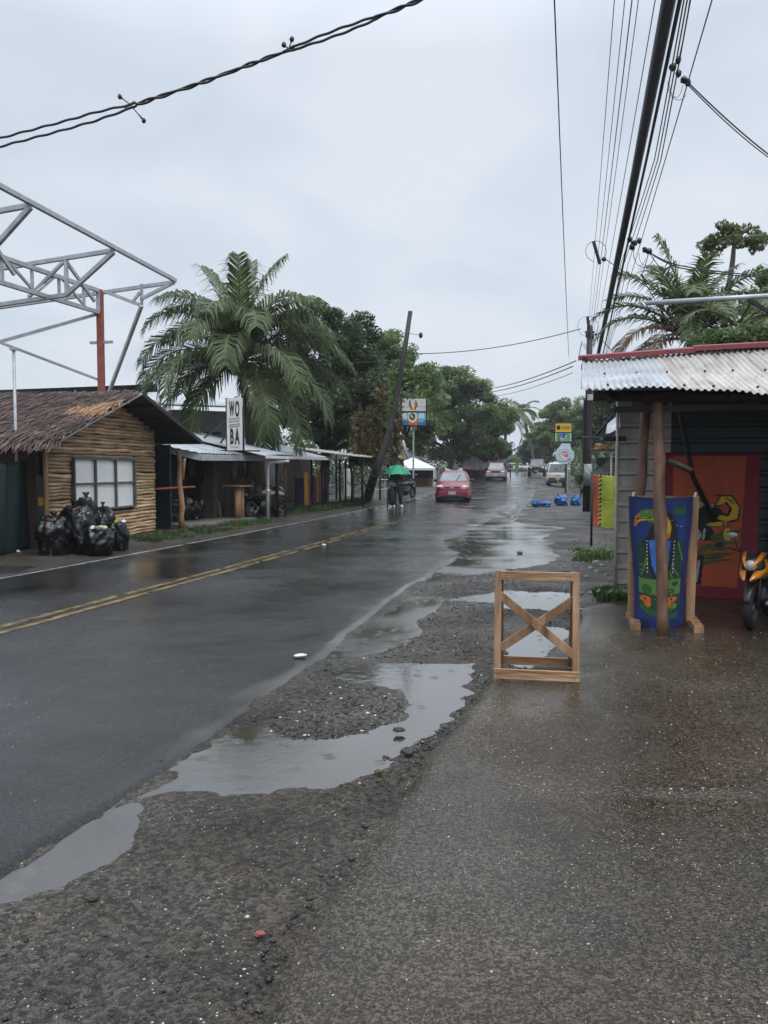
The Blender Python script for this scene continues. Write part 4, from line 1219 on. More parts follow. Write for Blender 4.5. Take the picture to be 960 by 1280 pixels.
def plastic_chair(label, loc, rz, m):
    t = thing('plastic_chair', label, 'chair', loc, rz)
    MB().box((0, 0, .43), (.44, .42, .03)).build('seat', m, t, bevel=.01); MB().prism([(-.22, .2, .44), (.22, .2, .44), (.19, .28, .86), (-.19, .28, .86)], (0, .025, 0)).build('backrest', m, t, bevel=.008)
    for sx in (-1, 1):
        for sy in (-1, 1): MB().bar((sx * .18, sy * .17, .42), (sx * .22, sy * .2, 0), .035).build('leg', m, t)


plastic_chair('white plastic chair standing on the porch deck behind the table of logs', XP @ V((2.9, 1.5, .13)), prz - .8, M['offwhite'])
for i, (x, y, w_, h_, m_, lab) in enumerate([(1.1, 1.5, .5, .42, 'wallbrown', 'brown wooden crate on the floor of the long dark stall near its pillar'), (1.75, 1.3, .42, .34, 'wallgrey', 'grey box on the floor of the long dark stall beside the brown crate'), (3.6, 1.6, .6, .5, 'tarpdark', 'dark green chest standing in the middle of the long dark stall')]):
    t = thing('crate', lab, 'crate', XS @ V((x, y, .03)), srz + .2 * i)
    MB().box((0, 0, h_ / 2), (w_, w_ * .8, h_)).build('body', M[m_], t, bevel=.01); MB().box((0, 0, h_ + .012), (w_ * 1.04, w_ * .84, .024)).build('lid', M[m_], t)
    k = MB()
    for z in (.25, .6): k.box((0, -w_ * .4 - .008, h_ * z), (w_ * .98, .014, .05))
    k.build('slats', M['wallbrown'], t)
for i, (px, py, h_, lab) in enumerate([(345, 646, .7, 'potted dark plant standing just right of the white downpipe'), (392, 640, .9, 'tall potted plant among the grass in front of the long dark stall')]):
    g0 = G(px, py); rs = np.random.RandomState(50 + i)
    t = thing('potted_plant', lab, 'plant', g0)
    MB().loft([[V((math.cos(a) * r, math.sin(a) * r, z)) for a in np.linspace(0, 6.28, 12, endpoint=False)] for r, z in ((.10, 0), (.14, .22), (.15, .25))]).build('pot', M['wallbrown'], t)
    lf = MB(); st_ = MB()
    for j in range(46):
        a = rs.rand() * 6.28; r = .28 * rs.rand() ** .5; z = .25 + h_ * rs.rand()
        c = V((math.cos(a) * r, math.sin(a) * r, z)); d = V((math.cos(a), math.sin(a), -.2 + .6 * rs.rand())).normalized(); sd = d.cross(Z).normalized(); s_ = .16
        lf.add([c, c + d * s_ * .5 + sd * s_ * .2, c + d * s_, c + d * s_ * .5 - sd * s_ * .2], [(0, 1, 2, 3)], a=rs.rand())
        if j % 4 == 0: st_.tube([(0, 0, .2), c], .008, 4)
    lf.build('foliage', M['leafdark'], t); st_.build('stem', M['trunk'], t)
def leaves(name, centers, size, m, parent, seed, va=None, flat=0.5, shape=(1.0, 0.42), droop=0.25):
    """one mesh of many leaf-sized faces at the given world points"""
    rs = np.random.RandomState(seed)
    N = len(centers)
    nrm = rs.normal(size=(N, 3)); nrm[:, 2] = np.abs(nrm[:, 2]) + flat
    nrm /= np.linalg.norm(nrm, axis=1)[:, None]
    t = rs.normal(size=(N, 3)); t[:, 2] -= droop * 2
    t -= nrm * (t * nrm).sum(1)[:, None]; t /= np.linalg.norm(t, axis=1)[:, None]
    b = np.cross(nrm, t)
    s = size * (0.6 + 0.8 * rs.rand(N))[:, None]
    c = np.asarray(centers)
    L_, W_ = shape
    v = np.stack([c - t * s * L_ * .5, c + b * s * W_ * .5 - nrm * s * .06, c + t * s * L_ * .5 - nrm * s * .10, c - b * s * W_ * .5 - nrm * s * .06], 1).reshape(-1, 3)
    q = np.arange(N * 4).reshape(N, 4)
    X = XF[parent.name] if parent is not None else Matrix.Identity(4)
    inv = np.array(X.inverted())
    v = v @ inv[:3, :3].T + inv[:3, 3]
    if va is None: va = rs.rand(N)
    return fast_mesh(name, v, q, m, attr=va, parent=parent)


def tree(name, label, base, blobs, m, leaf, nclump, per, seed, group=None, trunk_r=0.18, fork=0.45, clump=0.55, lean=(0, 0), m2=None, leafshape=(1.0, .42), trunk_mat=None):
    """blobs: list of (centre, (rx,ry,rz)) that make up an uneven crown"""
    rs = np.random.RandomState(seed)
    t = thing(name, label, 'tree', base, 0, group)
    base = V(base)
    pts = []; va = []; tips = []
    vol = np.array([r[0] * r[1] * r[2] for _, r in blobs]) ** (2 / 3); vol = vol / vol.sum()
    for k in range(nclump):
        c, r = blobs[rs.choice(len(blobs), p=vol)]
        d = rs.normal(size=3); d /= np.linalg.norm(d)
        rad = 0.45 + 0.55 * rs.rand() ** .5
        cc = np.array(c) + d * np.array(r) * rad
        tips.append(cc)
        cs = clump * (0.6 + 0.8 * rs.rand())
        n = int(per * (0.5 + rs.rand()))
        dd = rs.normal(size=(n, 3)); dd /= np.linalg.norm(dd, axis=1)[:, None]
        dd *= (rs.rand(n) ** .45)[:, None]
        pts.append(cc + dd * cs * np.array([1.15, 1.15, .75])); va.append(np.clip(rs.rand() * .6 + rs.rand(n) * .4, 0, 1))
    leaves('crown', np.concatenate(pts), leaf, m, t, seed, np.concatenate(va), shape=leafshape)
    cen = np.mean([np.array(c) for c, r in blobs], 0)
    top = V(cen)
    mb = MB()
    fk = base.lerp(V((cen[0], cen[1], base.z + (cen[2] - base.z) * .9)), fork)
    mb.tube([base - V((0, 0, .1)), base.lerp(fk, .5) + V((.08, 0, 0)), fk], [trunk_r * 1.25, trunk_r, trunk_r * .85], 9)
    order = rs.permutation(len(tips))[:26]
    for i in order:
        e_ = V(tips[i]); mid = fk.lerp(e_, .5) + V((rs.normal() * .2, rs.normal() * .2, .15))
        mb.tube([fk, mid, e_], [trunk_r * .45, trunk_r * .25, trunk_r * .08], 5)
    mb.build('trunk', trunk_mat or M['trunk'], t, world=True, smooth=True)
    return t


def frond_mesh(mb, o, az, el, length, droop, seed, nl=46, lw=0.032, ll=0.62, hang=0.6, a0=None, st=None):
    """arching coconut frond with two rows of hanging leaflets"""
    rnd = random.Random(seed)
    pts = []; p = V(o); e_ = el; n_ = 18
    az_ = az
    for i in range(n_ + 1):
        pts.append(V(p))
        stp = length / n_
        p = p + V((math.cos(az_) * math.cos(e_), math.sin(az_) * math.cos(e_), math.sin(e_))) * stp
        e_ -= droop * (0.35 + 1.3 * i / n_) / n_
        az_ += (rnd.random() - .5) * .03
    (st if st is not None else mb).tube(pts, [0.035 * (1 - .88 * i / n_) + .004 for i in range(n_ + 1)], 5, m=1, a=.5)
    for i in range(nl):
        f = 0.10 + 0.90 * i / (nl - 1)
        k = min(n_ - 1, int(f * n_)); q = pts[k].lerp(pts[k + 1], f * n_ - k)
        d = (pts[k + 1] - pts[k]).normalized()
        sd = d.cross(Z)
        if sd.length < .05: sd = V((-math.sin(az), math.cos(az), 0))
        sd.normalize(); up = sd.cross(d).normalized()
        Lk = ll * (0.35 + 0.65 * math.sin(math.pi * min(1, .18 + f * .80)) ** .7) * (0.85 + .3 * rnd.random())
        for s in (-1, 1):
            v1 = (sd * s * .72 + d * (.55 + .25 * rnd.random()) + up * (.12 + .25 * (rnd.random() - .5))).normalized()
            m1 = q + v1 * Lk * .5
            v2 = (v1 + V((0, 0, -hang * (.5 + rnd.random() * .9)))).normalized()
            m2 = m1 + v2 * Lk * .55
            wv = (d - v1 * d.dot(v1)).normalized() * lw * .5
            mb.add([q - wv * .5, q + wv * .5, m1 + wv, m1 - wv, m2 + wv * .12, m2 - wv * .12], [(0, 1, 2, 3), (3, 2, 4, 5)], a=rnd.random() if a0 is None else a0)


def palm(label, base, top, fronds, seed, m='leafpalm', group=None, tr=0.16, nl=46, lw=.036, ll=.75, nuts=0, hang=.55, name='coconut_palm', split=True):
    """fronds: list of (azimuth deg, elevation deg, length, droop rad[, dry])"""
    t = thing(name, label, 'palm tree', base, 0, group)
    base = V(base); top = V(top)
    pts = [base.lerp(top, i / 8) + V((math.sin(i / 8 * math.pi) * .18, 0, 0)) for i in range(9)]
    MB().tube(pts, [tr * (1.35 if i == 0 else 1.0 - .25 * i / 8) for i in range(9)], 10).build('trunk', M['palmtrunk'], t, world=True, smooth=True)
    allb = MB()
    for i, fr in enumerate(fronds):
        az, el, ln, dr = fr[:4]
        dry = len(fr) > 4 and fr[4]
        mb = MB() if split else allb
        frond_mesh(mb, top + V((math.cos(R(az)) * .1, math.sin(R(az)) * .1, .05)), R(az), R(el), ln, dr, seed * 50 + i, nl, lw, ll, hang=1.1 if dry else hang)
        if split: mb.build('frond', [M['leafpalmdry' if dry else m], M['rachis']], t, world=True)
    if not split: allb.build('crown', [M[m], M['rachis']], t, world=True)
    for i in range(nuts):
        a = i * 2.4; MB().blob(top + V((math.cos(a) * .28, math.sin(a) * .28, -.22 - .1 * (i % 3))), (.12, .12, .15), i, .05, 1, 10, 8).build('coconut', M['leafdark'] if i % 2 else M['wallbrown'], t, world=True, smooth=True)
    return t


# ------------------------------------------------------------------ big coconut palm behind the porch
pt = P(300, 452, 28.0)
fr = []
spec = [(175, 42, 4.1, 2.2), (165, 24, 4.3, 1.8), (182, 4, 4.3, 1.6), (200, 10, 4.1, 1.9), (150, 56, 3.9, 2.1), (125, 68, 3.7, 1.9), (95, 74, 3.7, 1.6), (60, 66, 3.9, 2.0), (40, 58, 4.0, 2.1),
        (20, 44, 4.2, 2.0), (-5, 28, 4.3, 1.7), (10, 10, 4.3, 1.5), (-20, -2, 4.2, 1.6), (-35, -22, 4.2, 1.3), (-15, -40, 3.9, .9), (-60, -18, 3.9, 1.5), (215, -12, 4.0, 1.6), (235, -28, 3.8, 1.3),
        (-90, 34, 3.7, 2.3), (-110, 52, 3.7, 2.4), (-70, 60, 3.7, 2.4), (-130, 14, 3.8, 2.0), (90, 40, 3.8, 1.9), (140, 18, 3.8, 1.7), (-45, 18, 4.0, 2.1), (190, -32, 3.6, 1.1), (150, 82, 3.9, .9), (20, 84, 4.0, .8), (-80, 82, 3.9, 1.3),
        (-150, 72, 3.7, 1.9), (-30, 72, 3.8, 2.0), (80, 86, 3.9, .7), (195, 62, 3.9, 2.3), (-12, 58, 4.0, 2.3), (160, 70, 3.8, 1.8), (5, 70, 3.9, 1.8), (-100, 68, 3.6, 2.3), (-50, -50, 3.5, .7), (-160, -38, 3.5, .9), (-10, -58, 3.3, .6), (110, 55, 3.8, 2.1)]
palm('big coconut palm with drooping fronds rising behind the porch sign', (pt.x + .25, 28, 0), pt, spec, 1, nl=72, lw=.058, ll=1.12, nuts=9, hang=1.5)

# ------------------------------------------------------------------ broadleaf trees on the left
def BL(px, py, Y, rx, rz, ry=None): return (tuple(P(px, py, Y)), (rx * Y / 1000, (ry or rx * 1.0) * Y / 1000, rz * Y / 1000))


def at(px, Y): return (P(px, 600, Y).x, Y, 0.0 if Y < 36 else float(elev(Y)))


tree('broadleaf_tree', 'dense dark broadleaf tree right behind the big coconut palm', at(400, 37), [BL(395, 430, 37, 45, 42), BL(435, 470, 38, 50, 55), BL(400, 510, 37, 55, 40), BL(432, 415, 38, 32, 28), BL(365, 480, 37, 35, 50), BL(462, 520, 36.5, 35, 40)],
     M['leafdark'], .20, 150, 430, 21, 'broadleaf trees along the left side', .24, clump=.62)
tree('broadleaf_tree', 'lighter green broadleaf tree rising behind the leaning pole', at(500, 47), [BL(490, 440, 47, 27, 22), BL(518, 476, 47, 26, 24), BL(475, 480, 47, 30, 40), BL(510, 520, 47, 45, 40)],
     M['leafmid'], .24, 100, 330, 22, 'broadleaf trees along the left side', .22, clump=.6)
tree('broadleaf_tree', 'tall spreading green tree behind the red hatchback', at(556, 78), [BL(545, 505, 78, 40, 42), BL(585, 500, 78, 36, 38), BL(610, 525, 77, 27, 32), BL(565, 480, 78, 38, 18), BL(540, 545, 78, 40, 28), BL(600, 550, 78, 30, 20), BL(626, 532, 77, 16, 22)],
     M['leafmid'], .34, 190, 330, 23, 'broadleaf trees along the left side', .28, clump=.75)
tree('broadleaf_tree', 'dark tree in the far distance over the roadside palapa', at(603, 84), [BL(600, 552, 84, 26, 22), BL(618, 560, 84, 18, 14), BL(580, 562, 84, 26, 16)], M['leafdark'], .45, 50, 170, 24, 'broadleaf trees along the left side', .25, clump=.9)
# hanging dry creepers
rs = np.random.RandomState(5)
vt = thing('hanging_creeper', 'yellowish dry creepers hanging down in front of the dark tree', 'creeper', at(470, 35.6))
mb = MB(); mb2 = MB()
for i in range(130):
    px = 440 + 60 * rs.rand(); top_ = 470 + 60 * rs.rand() if px > 470 else 505 + 40 * rs.rand()
    ln = 40 + 50 * rs.rand(); bot = min(top_ + ln, 582)
    a_ = P(px, top_, 34.6 + rs.rand() * .9); b_ = P(px + rs.normal() * 4, bot, 34.6 + rs.rand() * .9)
    mb.tube(wobble(a_, b_, 5, .22, i), .012, 4, a=rs.rand())
    for k in range(26):
        c = a_.lerp(b_, rs.rand()); mb2.v and None
        d = V(rs.normal(size=3)) * .10; s_ = V(rs.normal(size=3)) * .04
        c = c + V(rs.normal(size=3)) * .07
        mb2.add([c - s_, c + d * .5 - V((0, 0, .05)), c + s_, c - d * .5], [(0, 1, 2, 3)], a=rs.rand())
mb.build('stem', M['vine'], vt, world=True); mb2.build('foliage', M['vine'], vt, world=True)
# leafy column climbing the leaning pole
rs = np.random.RandomState(8); N = 900
f = rs.rand(N); px = 486 + 9 * f + rs.normal(size=N) * 3.5; py = 535 - 85 * f
pts = np.array([P(a, b, 33.2 + .3 * rs.normal()) for a, b in zip(px, py)])
cv = thing('climbing_vine', 'yellow green climbing vine hanging beside the leaning pole', 'creeper', (P(493, 500, 33.2).x, 33.2, 0))
leaves('foliage', pts, .16, M['leaflight'], cv, 3)
MB().tube([P(484, 640, 33.3), P(488, 535, 33.2), P(498, 450, 33.2)], .03, 5).build('stem', M['trunk'], cv, world=True)

# ------------------------------------------------------------------ leaning pole
pts = [G(458, 627, -.1), P(466, 600, 32.2), P(476, 572, 32.4), P(487, 538, 32.6), P(495, 500, 32.8), P(504, 450, 33), P(513, 389, 33)]
lp = thing('leaning_pole', 'tall dark wooden pole leaning to the right above the stalls', 'pole', pts[0])
MB().tube(pts, [.26, .18, .14, .12, .115, .105, .09], 10).build('shaft', M['pole'], lp, world=True, smooth=True)
c = P(526, 419, 32.9)
MB().tube([P(509, 416, 33), c], .02, 5).build('arm', M['galv'], lp, world=True); MB().blob(c, (.08, .08, .12), 1, .1, 1, 10, 8).build('insulator', M['plastic'], lp, world=True)
for k, (a_, b_) in enumerate([((461, 612), (452, 596)), ((470, 598), (459, 585)), ((466, 605), (473, 584))]):
    MB().tube([P(a_[0], a_[1], 32.2), P((a_[0] + b_[0]) / 2 + 1, (a_[1] + b_[1]) / 2 + 3, 32), P(b_[0], b_[1], 31.8)], [.05, .04, .02], 6).build('branch', M['darkwood'], lp, world=True, smooth=True)
# thin dark trunk with twigs at the stall front
b0_ = G(440, 634)
dt = thing('bare_shrub', 'thin dark leafless shrub with twigs in front of the white louvred cabinet', 'shrub', b0_)
MB().tube([b0_, P(441, 600, b0_.y), P(437, 575, b0_.y)], [.08, .06, .04], 7).build('trunk', M['trunk'], dt, world=True, smooth=True)
tw = MB()
for i in range(26):
    a_ = P(440 + rs.normal() * 1, 580 + 30 * rs.rand(), b0_.y); tw.tube([a_, a_ + V((rs.normal() * .35, rs.normal() * .2, .3 + .4 * rs.rand()))], [.018, .006], 4)
tw.build('twigs', M['trunk'], dt, world=True)
pp = thing('thin_post', 'straight thin dark post rising right of the leaning pole', 'post', (P(494, 600, 36).x, 36, 0))
MB().tube([(0, 0, 0), (0, 0, P(494, 529, 36).z)], .10, 8).build('shaft', M['pole'], pp)

# ------------------------------------------------------------------ big-leaved plant at the porch corner, verge grass
g0 = G(318, 648); rs = np.random.RandomState(2)
pl = thing('broad_leaf_plant', 'dark broad-leaved plant growing at the corner of the porch', 'plant', g0)
st_ = MB(); lf = MB()
for i in range(34):
    a = rs.rand() * 6.28; h_ = .3 + 1.3 * rs.rand(); r_ = .15 + .5 * rs.rand()
    tip = g0 + V((math.cos(a) * r_, math.sin(a) * r_ * .8, h_))
    st_.tube([g0 + V((math.cos(a) * .05, math.sin(a) * .05, 0)), g0 + V((math.cos(a) * r_ * .4, math.sin(a) * r_ * .3, h_ * .7)), tip], .012, 5)
    d = V((math.cos(a) * .7, math.sin(a) * .7, -.5)).normalized(); sd = d.cross(Z).normalized(); s_ = .26 + .16 * rs.rand()
    lf.add([tip, tip + d * s_ * .45 + sd * s_ * .36, tip + d * s_ * 1.1 - V((0, 0, .05)), tip + d * s_ * .45 - sd * s_ * .36, tip + d * s_ * .45 + V((0, 0, .05))], [(0, 1, 4), (1, 2, 4), (2, 3, 4), (3, 0, 4)], a=rs.rand())
st_.build('stem', M['leafdark'], pl, world=True); lf.build('foliage', M['leafmid'], pl, world=True)


def grass_patch(spots, seed, name, label):
    rs = np.random.RandomState(seed); V_ = []; Q_ = []; A_ = []
    for (x, y, z, r, n, h) in spots:
        for i in range(n):
            a = rs.rand() * 6.28; rr = r * rs.rand() ** .6
            c = np.array([x + math.cos(a) * rr, y + math.sin(a) * rr * .7, z]); b = rs.rand() * 6.28
            hh = h * (.4 + rs.rand() * .8); w_ = .006 + .006 * rs.rand()
            dx = np.array([math.cos(b), math.sin(b), 0]); le_ = rs.normal(size=2) * .35 * hh
            k = len(V_)
            V_ += [c - dx * w_, c + dx * w_, c + dx * w_ * .8 + [le_[0] * .4, le_[1] * .4, hh * .6], c - dx * w_ * .8 + [le_[0] * .4, le_[1] * .4, hh * .6], c + [le_[0], le_[1], hh]]
            Q_ += [(k, k + 1, k + 2), (k, k + 2, k + 3), (k + 3, k + 2, k + 4)]; A_ += [rs.rand()] * 3
    o = fast_mesh(name, np.array(V_), np.array(Q_), M['grass'], attr=A_)
    return props(o, label, None, None, 'stuff')


sp = []
rnd = random.Random(6)
for i in range(46):
    t = rnd.random(); px = 196 + 140 * t; py = 681 - 24 * t - 8 * rnd.random()
    q_ = G(px, py); sp.append((q_.x, q_.y, .05, .10 + .18 * rnd.random(), 50, .07 + .11 * rnd.random()))
for i in range(80):
    t = rnd.random(); px = 372 + 82 * t; py = 645 - 13 * t - 6 * rnd.random()
    q_ = G(px, py); sp.append((q_.x, q_.y, .05, .3, 60, .10 + .18 * rnd.random()))
for i in range(14):
    q_ = G(165 + rnd.random() * 30, 676 + rnd.random() * 4); sp.append((q_.x, q_.y, .05, .15, 40, .12))
grass_patch(sp, 1, 'grass', 'short grass along the dirt verge on the left of the road')
sp = []
for i in range(26):
    q_ = G(722 + rnd.random() * 48, 690 + rnd.random() * 14); sp.append((q_.x, q_.y, .02, .2, 40, .10))
for i in range(22):
    q_ = G(752 + rnd.random() * 36, 744 + rnd.random() * 12); sp.append((q_.x, q_.y, .02, .12, 70, .11))
grass_patch(sp, 2, 'grass', 'weeds growing along the foot of the metal sided stall')
q_ = G(744, 697); rs = np.random.RandomState(9)
for (px, py, n, r, h, lab) in [(746, 697, 240, .30, .16, 'low leafy weed clump below the lime banner'), (772, 752, 150, .16, .13, 'small weed clump at the corner of the metal sided stall')]:
    q_ = G(px, py)
    t = thing('weed', lab, 'weed', q_)
    pts = np.stack([q_.x + rs.normal(size=n) * r * .5, q_.y + rs.normal(size=n) * r * .4, .03 + rs.rand(n) * h], 1)
    leaves('foliage', pts, .085, M['leafmid'], t, n)

# ------------------------------------------------------------------ far left palms, beach palm, right-hand trees
pf = P(634, 522, 88)
palm('dark drooping palm beside the spreading tree on the left', at(622, 88), pf, [(az, el, 3.6, 1.7) for az, el in ((0, 30), (25, 15), (-20, 5), (60, 40), (180, 30), (200, 5), (120, 50), (-60, 20), (-100, 30), (10, -15), (-30, -30), (160, -10))], 3, tr=.2, nl=30, lw=.09, ll=1.0, split=False)
pf = P(652, 513, 112)
palm('slender palm far away above the end of the road', at(669, 112), pf, [(i * 31, 55 - 75 * ((i * 7) % 12) / 12, 2.7, 1.4) for i in range(16)] + [(200, -50, 3.4, .6, 1), (-30, -55, 3.2, .6, 1)], 4, tr=.22, nl=26, lw=.11, ll=.8, split=False)
tree('broadleaf_tree', 'broad grey green tree behind the yellow and green signs', at(716, 105), [BL(712, 517, 105, 30, 20), BL(694, 532, 104, 24, 22), BL(730, 540, 105, 30, 32), BL(680, 548, 103, 20, 20), BL(745, 510, 105, 28, 16)],
     M['leafmid'], .42, 130, 260, 31, 'broadleaf trees along the right side', .26, clump=.7)
tree('broadleaf_tree', 'dark rounded tree standing at the end of the road', at(676, 128), [BL(672, 557, 128, 18, 16), BL(661, 566, 128, 12, 12), BL(688, 560, 128, 18, 20)], M['leafdark'], .5, 60, 200, 32, 'broadleaf trees along the right side', .25, clump=.8)
tree('broadleaf_tree', 'green tree behind the dark utility pole by the metal stall', at(758, 60), [BL(756, 515, 60, 22, 24), BL(768, 503, 60, 20, 26), BL(750, 545, 60, 20, 26)], M['leafdark'], .3, 70, 240, 33, 'broadleaf trees along the right side', .2, clump=.7)
tree('low_tree', 'low pale green trees closing the far end of the road', at(645, 165), [BL(640, 577, 165, 16, 6), BL(662, 576, 165, 14, 6), BL(652, 580, 165, 22, 5)], M['leafmid'], .8, 60, 130, 34, None, .2, clump=1.4)
# shrubs beside the van
for (px, py, Y, rx, rz, sd, lab) in [(727, 597, 45, 10, 13, 41, 'dark green bush beside the parked white van'), (733, 612, 38, 8, 9, 42, 'small dark bush at the foot of the utility pole')]:
    t = thing('bush', lab, 'bush', at(px, Y))
    c, r = BL(px, py, Y, rx, rz); rs = np.random.RandomState(sd)
    d = rs.normal(size=(1500, 3)); d /= np.linalg.norm(d, axis=1)[:, None]
    leaves('foliage', np.array(c) + d * (rs.rand(1500) ** .4)[:, None] * np.array(r) * (1 + .25 * np.sin(d * 7).sum(1))[:, None], .16, M['leafdark'], t, sd)
    b_ = V(at(px, Y)); sm_ = MB()
    for k in range(6): sm_.tube([b_, V(c) + V((math.cos(k) * r[0] * .5, 0, 0))], .02, 5)
    sm_.build('stem', M['trunk'], t, world=True)

# ------------------------------------------------------------------ palms and trees over the shop roof on the right
pf = P(862, 425, 21)
palm('young coconut palm with upright pale fronds behind the tin roof', (pf.x, 21, 0), pf, [(170, 84, 2.75, .5), (5, 78, 2.3, 1.0), (60, 76, 2.3, 1.0), (120, 76, 2.5, 1.0), (-90, 80, 2.2, 1.0), (170, 70, 2.6, 1.3), (10, 64, 2.3, 1.5), (-140, 66, 2.7, 1.5), (-40, 64, 2.7, 1.5), (140, 60, 2.7, 1.5), (25, 54, 2.8, 1.5), (165, 50, 2.7, 1.8), (0, 42, 2.6, 1.8), (180, 35, 2.8, 2.0), (200, 20, 2.6, 1.9, 1), (-20, 25, 2.6, 1.9), (220, 5, 2.6, 1.7, 1), (-45, 40, 2.4, 2.0), (-90, 45, 2.4, 2.1), (250, 30, 2.4, 2.1), (190, -5, 2.7, 1.4, 1), (-60, 10, 2.4, 1.8), (-110, 60, 2.5, 2.0)], 5, tr=.13, nl=52, lw=.05, ll=.62, hang=.8)
# papaya
pf = P(918, 300, 23); rs = np.random.RandomState(14)
py_ = thing('papaya_tree', 'tall papaya tree with rounded leafy top rising above the shop roof', 'tree', (P(898, 440, 23).x, 23, 0))
MB().tube([(P(896, 440, 23).x, 23, 0), P(902, 440, 23), P(908, 380, 23), P(916, 325, 23), P(918, 300, 23)], [.12, .095, .085, .07, .05], 9).build('trunk', M['palmtrunk'], py_, world=True, smooth=True)
cen = []; stx = MB()
for i in range(34):
    a = i * 2.4; rr = .15 + .75 * rs.rand() ** .6; zz = .42 - .72 * rr ** 1.5 + .15 * rs.normal()
    c = pf + V((math.cos(a) * rr, math.sin(a) * rr, zz)); stx.tube([pf - V((0, 0, .1)), c], .012, 4)
    d = rs.normal(size=(46, 3)); d /= np.linalg.norm(d, axis=1)[:, None]; cen.append(np.array(c) + d * np.array([.16, .16, .11]))
leaves('crown', np.concatenate(cen), .15, M['papaya'], py_, 3, shape=(1.0, .55), droop=.6)
stx.build('leaf_stalks', M['rachis'], py_, world=True)
pf = P(935, 395, 19)
palm('small feathery palm at the right edge behind the metal pole', (P(922, 440, 19).x, 19, 0), P(922, 408, 19), [(0, 50, 2.0, 1.6), (30, 30, 2.0, 1.6), (170, 45, 1.6, 1.7), (200, 30, 1.6, 1.6), (-40, 40, 1.9, 1.8), (90, 60, 1.8, 1.2), (-90, 40, 1.6, 1.8), (-20, 15, 2.0, 1.5)], 6, tr=.1, nl=36, lw=.03, ll=.4, m='leafpalm', name='small_palm')
tree('broadleaf_tree', 'grey green tree cut by the right edge above the shop', at(985, 26), [BL(975, 375, 26, 35, 35), BL(960, 400, 26, 25, 25), BL(1010, 400, 26, 45, 60)], M['leafmid'], .2, 70, 220, 35, 'broadleaf trees along the right side', .2, clump=.5)
tree('flowering_shrub', 'low shrub with yellowish leaves behind the red ridge of the shop', (P(930, 430, 17).x, 17, 0), [BL(905, 432, 17, 26, 12), BL(945, 425, 17, 25, 16)], M['leaflight'], .14, 40, 160, 36, None, .08, clump=.3)

# ------------------------------------------------------------------ dense undergrowth far behind the stalls
def undergrowth(name, label, pts, h, n, leaf, m, seed, spread=1.6):
    rs = np.random.RandomState(seed); c = []
    for i in range(n):
        f = rs.rand() * (len(pts) - 1); k = min(int(f), len(pts) - 2); a, b = V(pts[k]), V(pts[k + 1]); q = a.lerp(b, f - k)
        hh = h * (.7 + .5 * float(vnoise(q.x * .3, q.y * .3, 2) + .5))
        c.append((q.x + rs.normal() * spread, q.y + rs.normal() * spread, float(elev(q.y)) + hh * rs.rand() ** .8))
    o = leaves(name, np.array(c), leaf, m, None, seed)
    return props(o, label, None, None, 'stuff')


undergrowth('undergrowth', 'dark dense undergrowth closing the view behind the left stalls', [(P(300, 590, 42).x, 42, 0), (P(425, 590, 52).x, 52, 0), (P(470, 590, 76).x, 76, 0), (P(555, 590, 98).x, 98, 0), (P(598, 590, 112).x, 112, 0)], 3.6, 20000, .30, M['leafdark'], 61)
undergrowth('undergrowth', 'dark undergrowth behind the right hand houses and the van', [(P(728, 590, 96).x, 96, 0), (P(752, 590, 74).x, 74, 0), (P(780, 590, 56).x, 56, 0), (P(820, 590, 46).x, 46, 0)], 3.4, 11000, .30, M['leafdark'], 62)
def painted(name, w, h, nx, nz, ops, mats, parent, place, thick=0.006):
    """flat cloth or panel whose cells take the colour of the shapes they fall in; place(u, v) -> local point; u,v in 0..1 (v up)"""
    u, v = np.meshgrid((np.arange(nx) + .5) / nx, (np.arange(nz) + .5) / nz)
    u = u.ravel(); v = v.ravel(); mi = np.zeros(len(u), int)
    for op in ops:
        k = op[0]
        if k == 'r': s = (u > op[1]) & (u < op[3]) & (v > op[2]) & (v < op[4])
        elif k == 'e':
            a = R(op[6]) if len(op) > 6 else 0
            dx = (u - op[1]) * w; dy = (v - op[2]) * h
            s = ((dx * math.cos(a) + dy * math.sin(a)) / (op[3] * w)) ** 2 + ((-dx * math.sin(a) + dy * math.cos(a)) / (op[4] * w)) ** 2 < 1
        elif k == 'p': s = poly_sd(u * w, v * h, [(a * w, b * h) for a, b in op[1]]) > 0
        elif k == 'l':
            a = np.array(op[1]) * [w, h]; b = np.array(op[2]) * [w, h]; e_ = b - a
            t = np.clip(((u * w - a[0]) * e_[0] + (v * h - a[1]) * e_[1]) / (e_ @ e_), 0, 1)
            s = np.hypot(u * w - a[0] - t * e_[0], v * h - a[1] - t * e_[1]) < op[3] * w
        mi[s] = op[-1]
    uu, vv_ = np.meshgrid(np.arange(nx + 1) / nx, np.arange(nz + 1) / nz)
    vs = np.array([place(a, b) for a, b in zip(uu.ravel(), vv_.ravel())])
    ii = np.arange((nx + 1) * (nz + 1)).reshape(nz + 1, nx + 1)
    q = np.stack([ii[:-1, :-1], ii[:-1, 1:], ii[1:, 1:], ii[1:, :-1]], -1).reshape(-1, 4)
    o = fast_mesh(name, vs, q, mats, smooth=True, parent=parent, mat_idx=mi, attr=np.full(len(q), .5))
    if thick:
        s = o.modifiers.new('thickness', 'SOLIDIFY'); s.thickness = thick; s.offset = 1
    return o


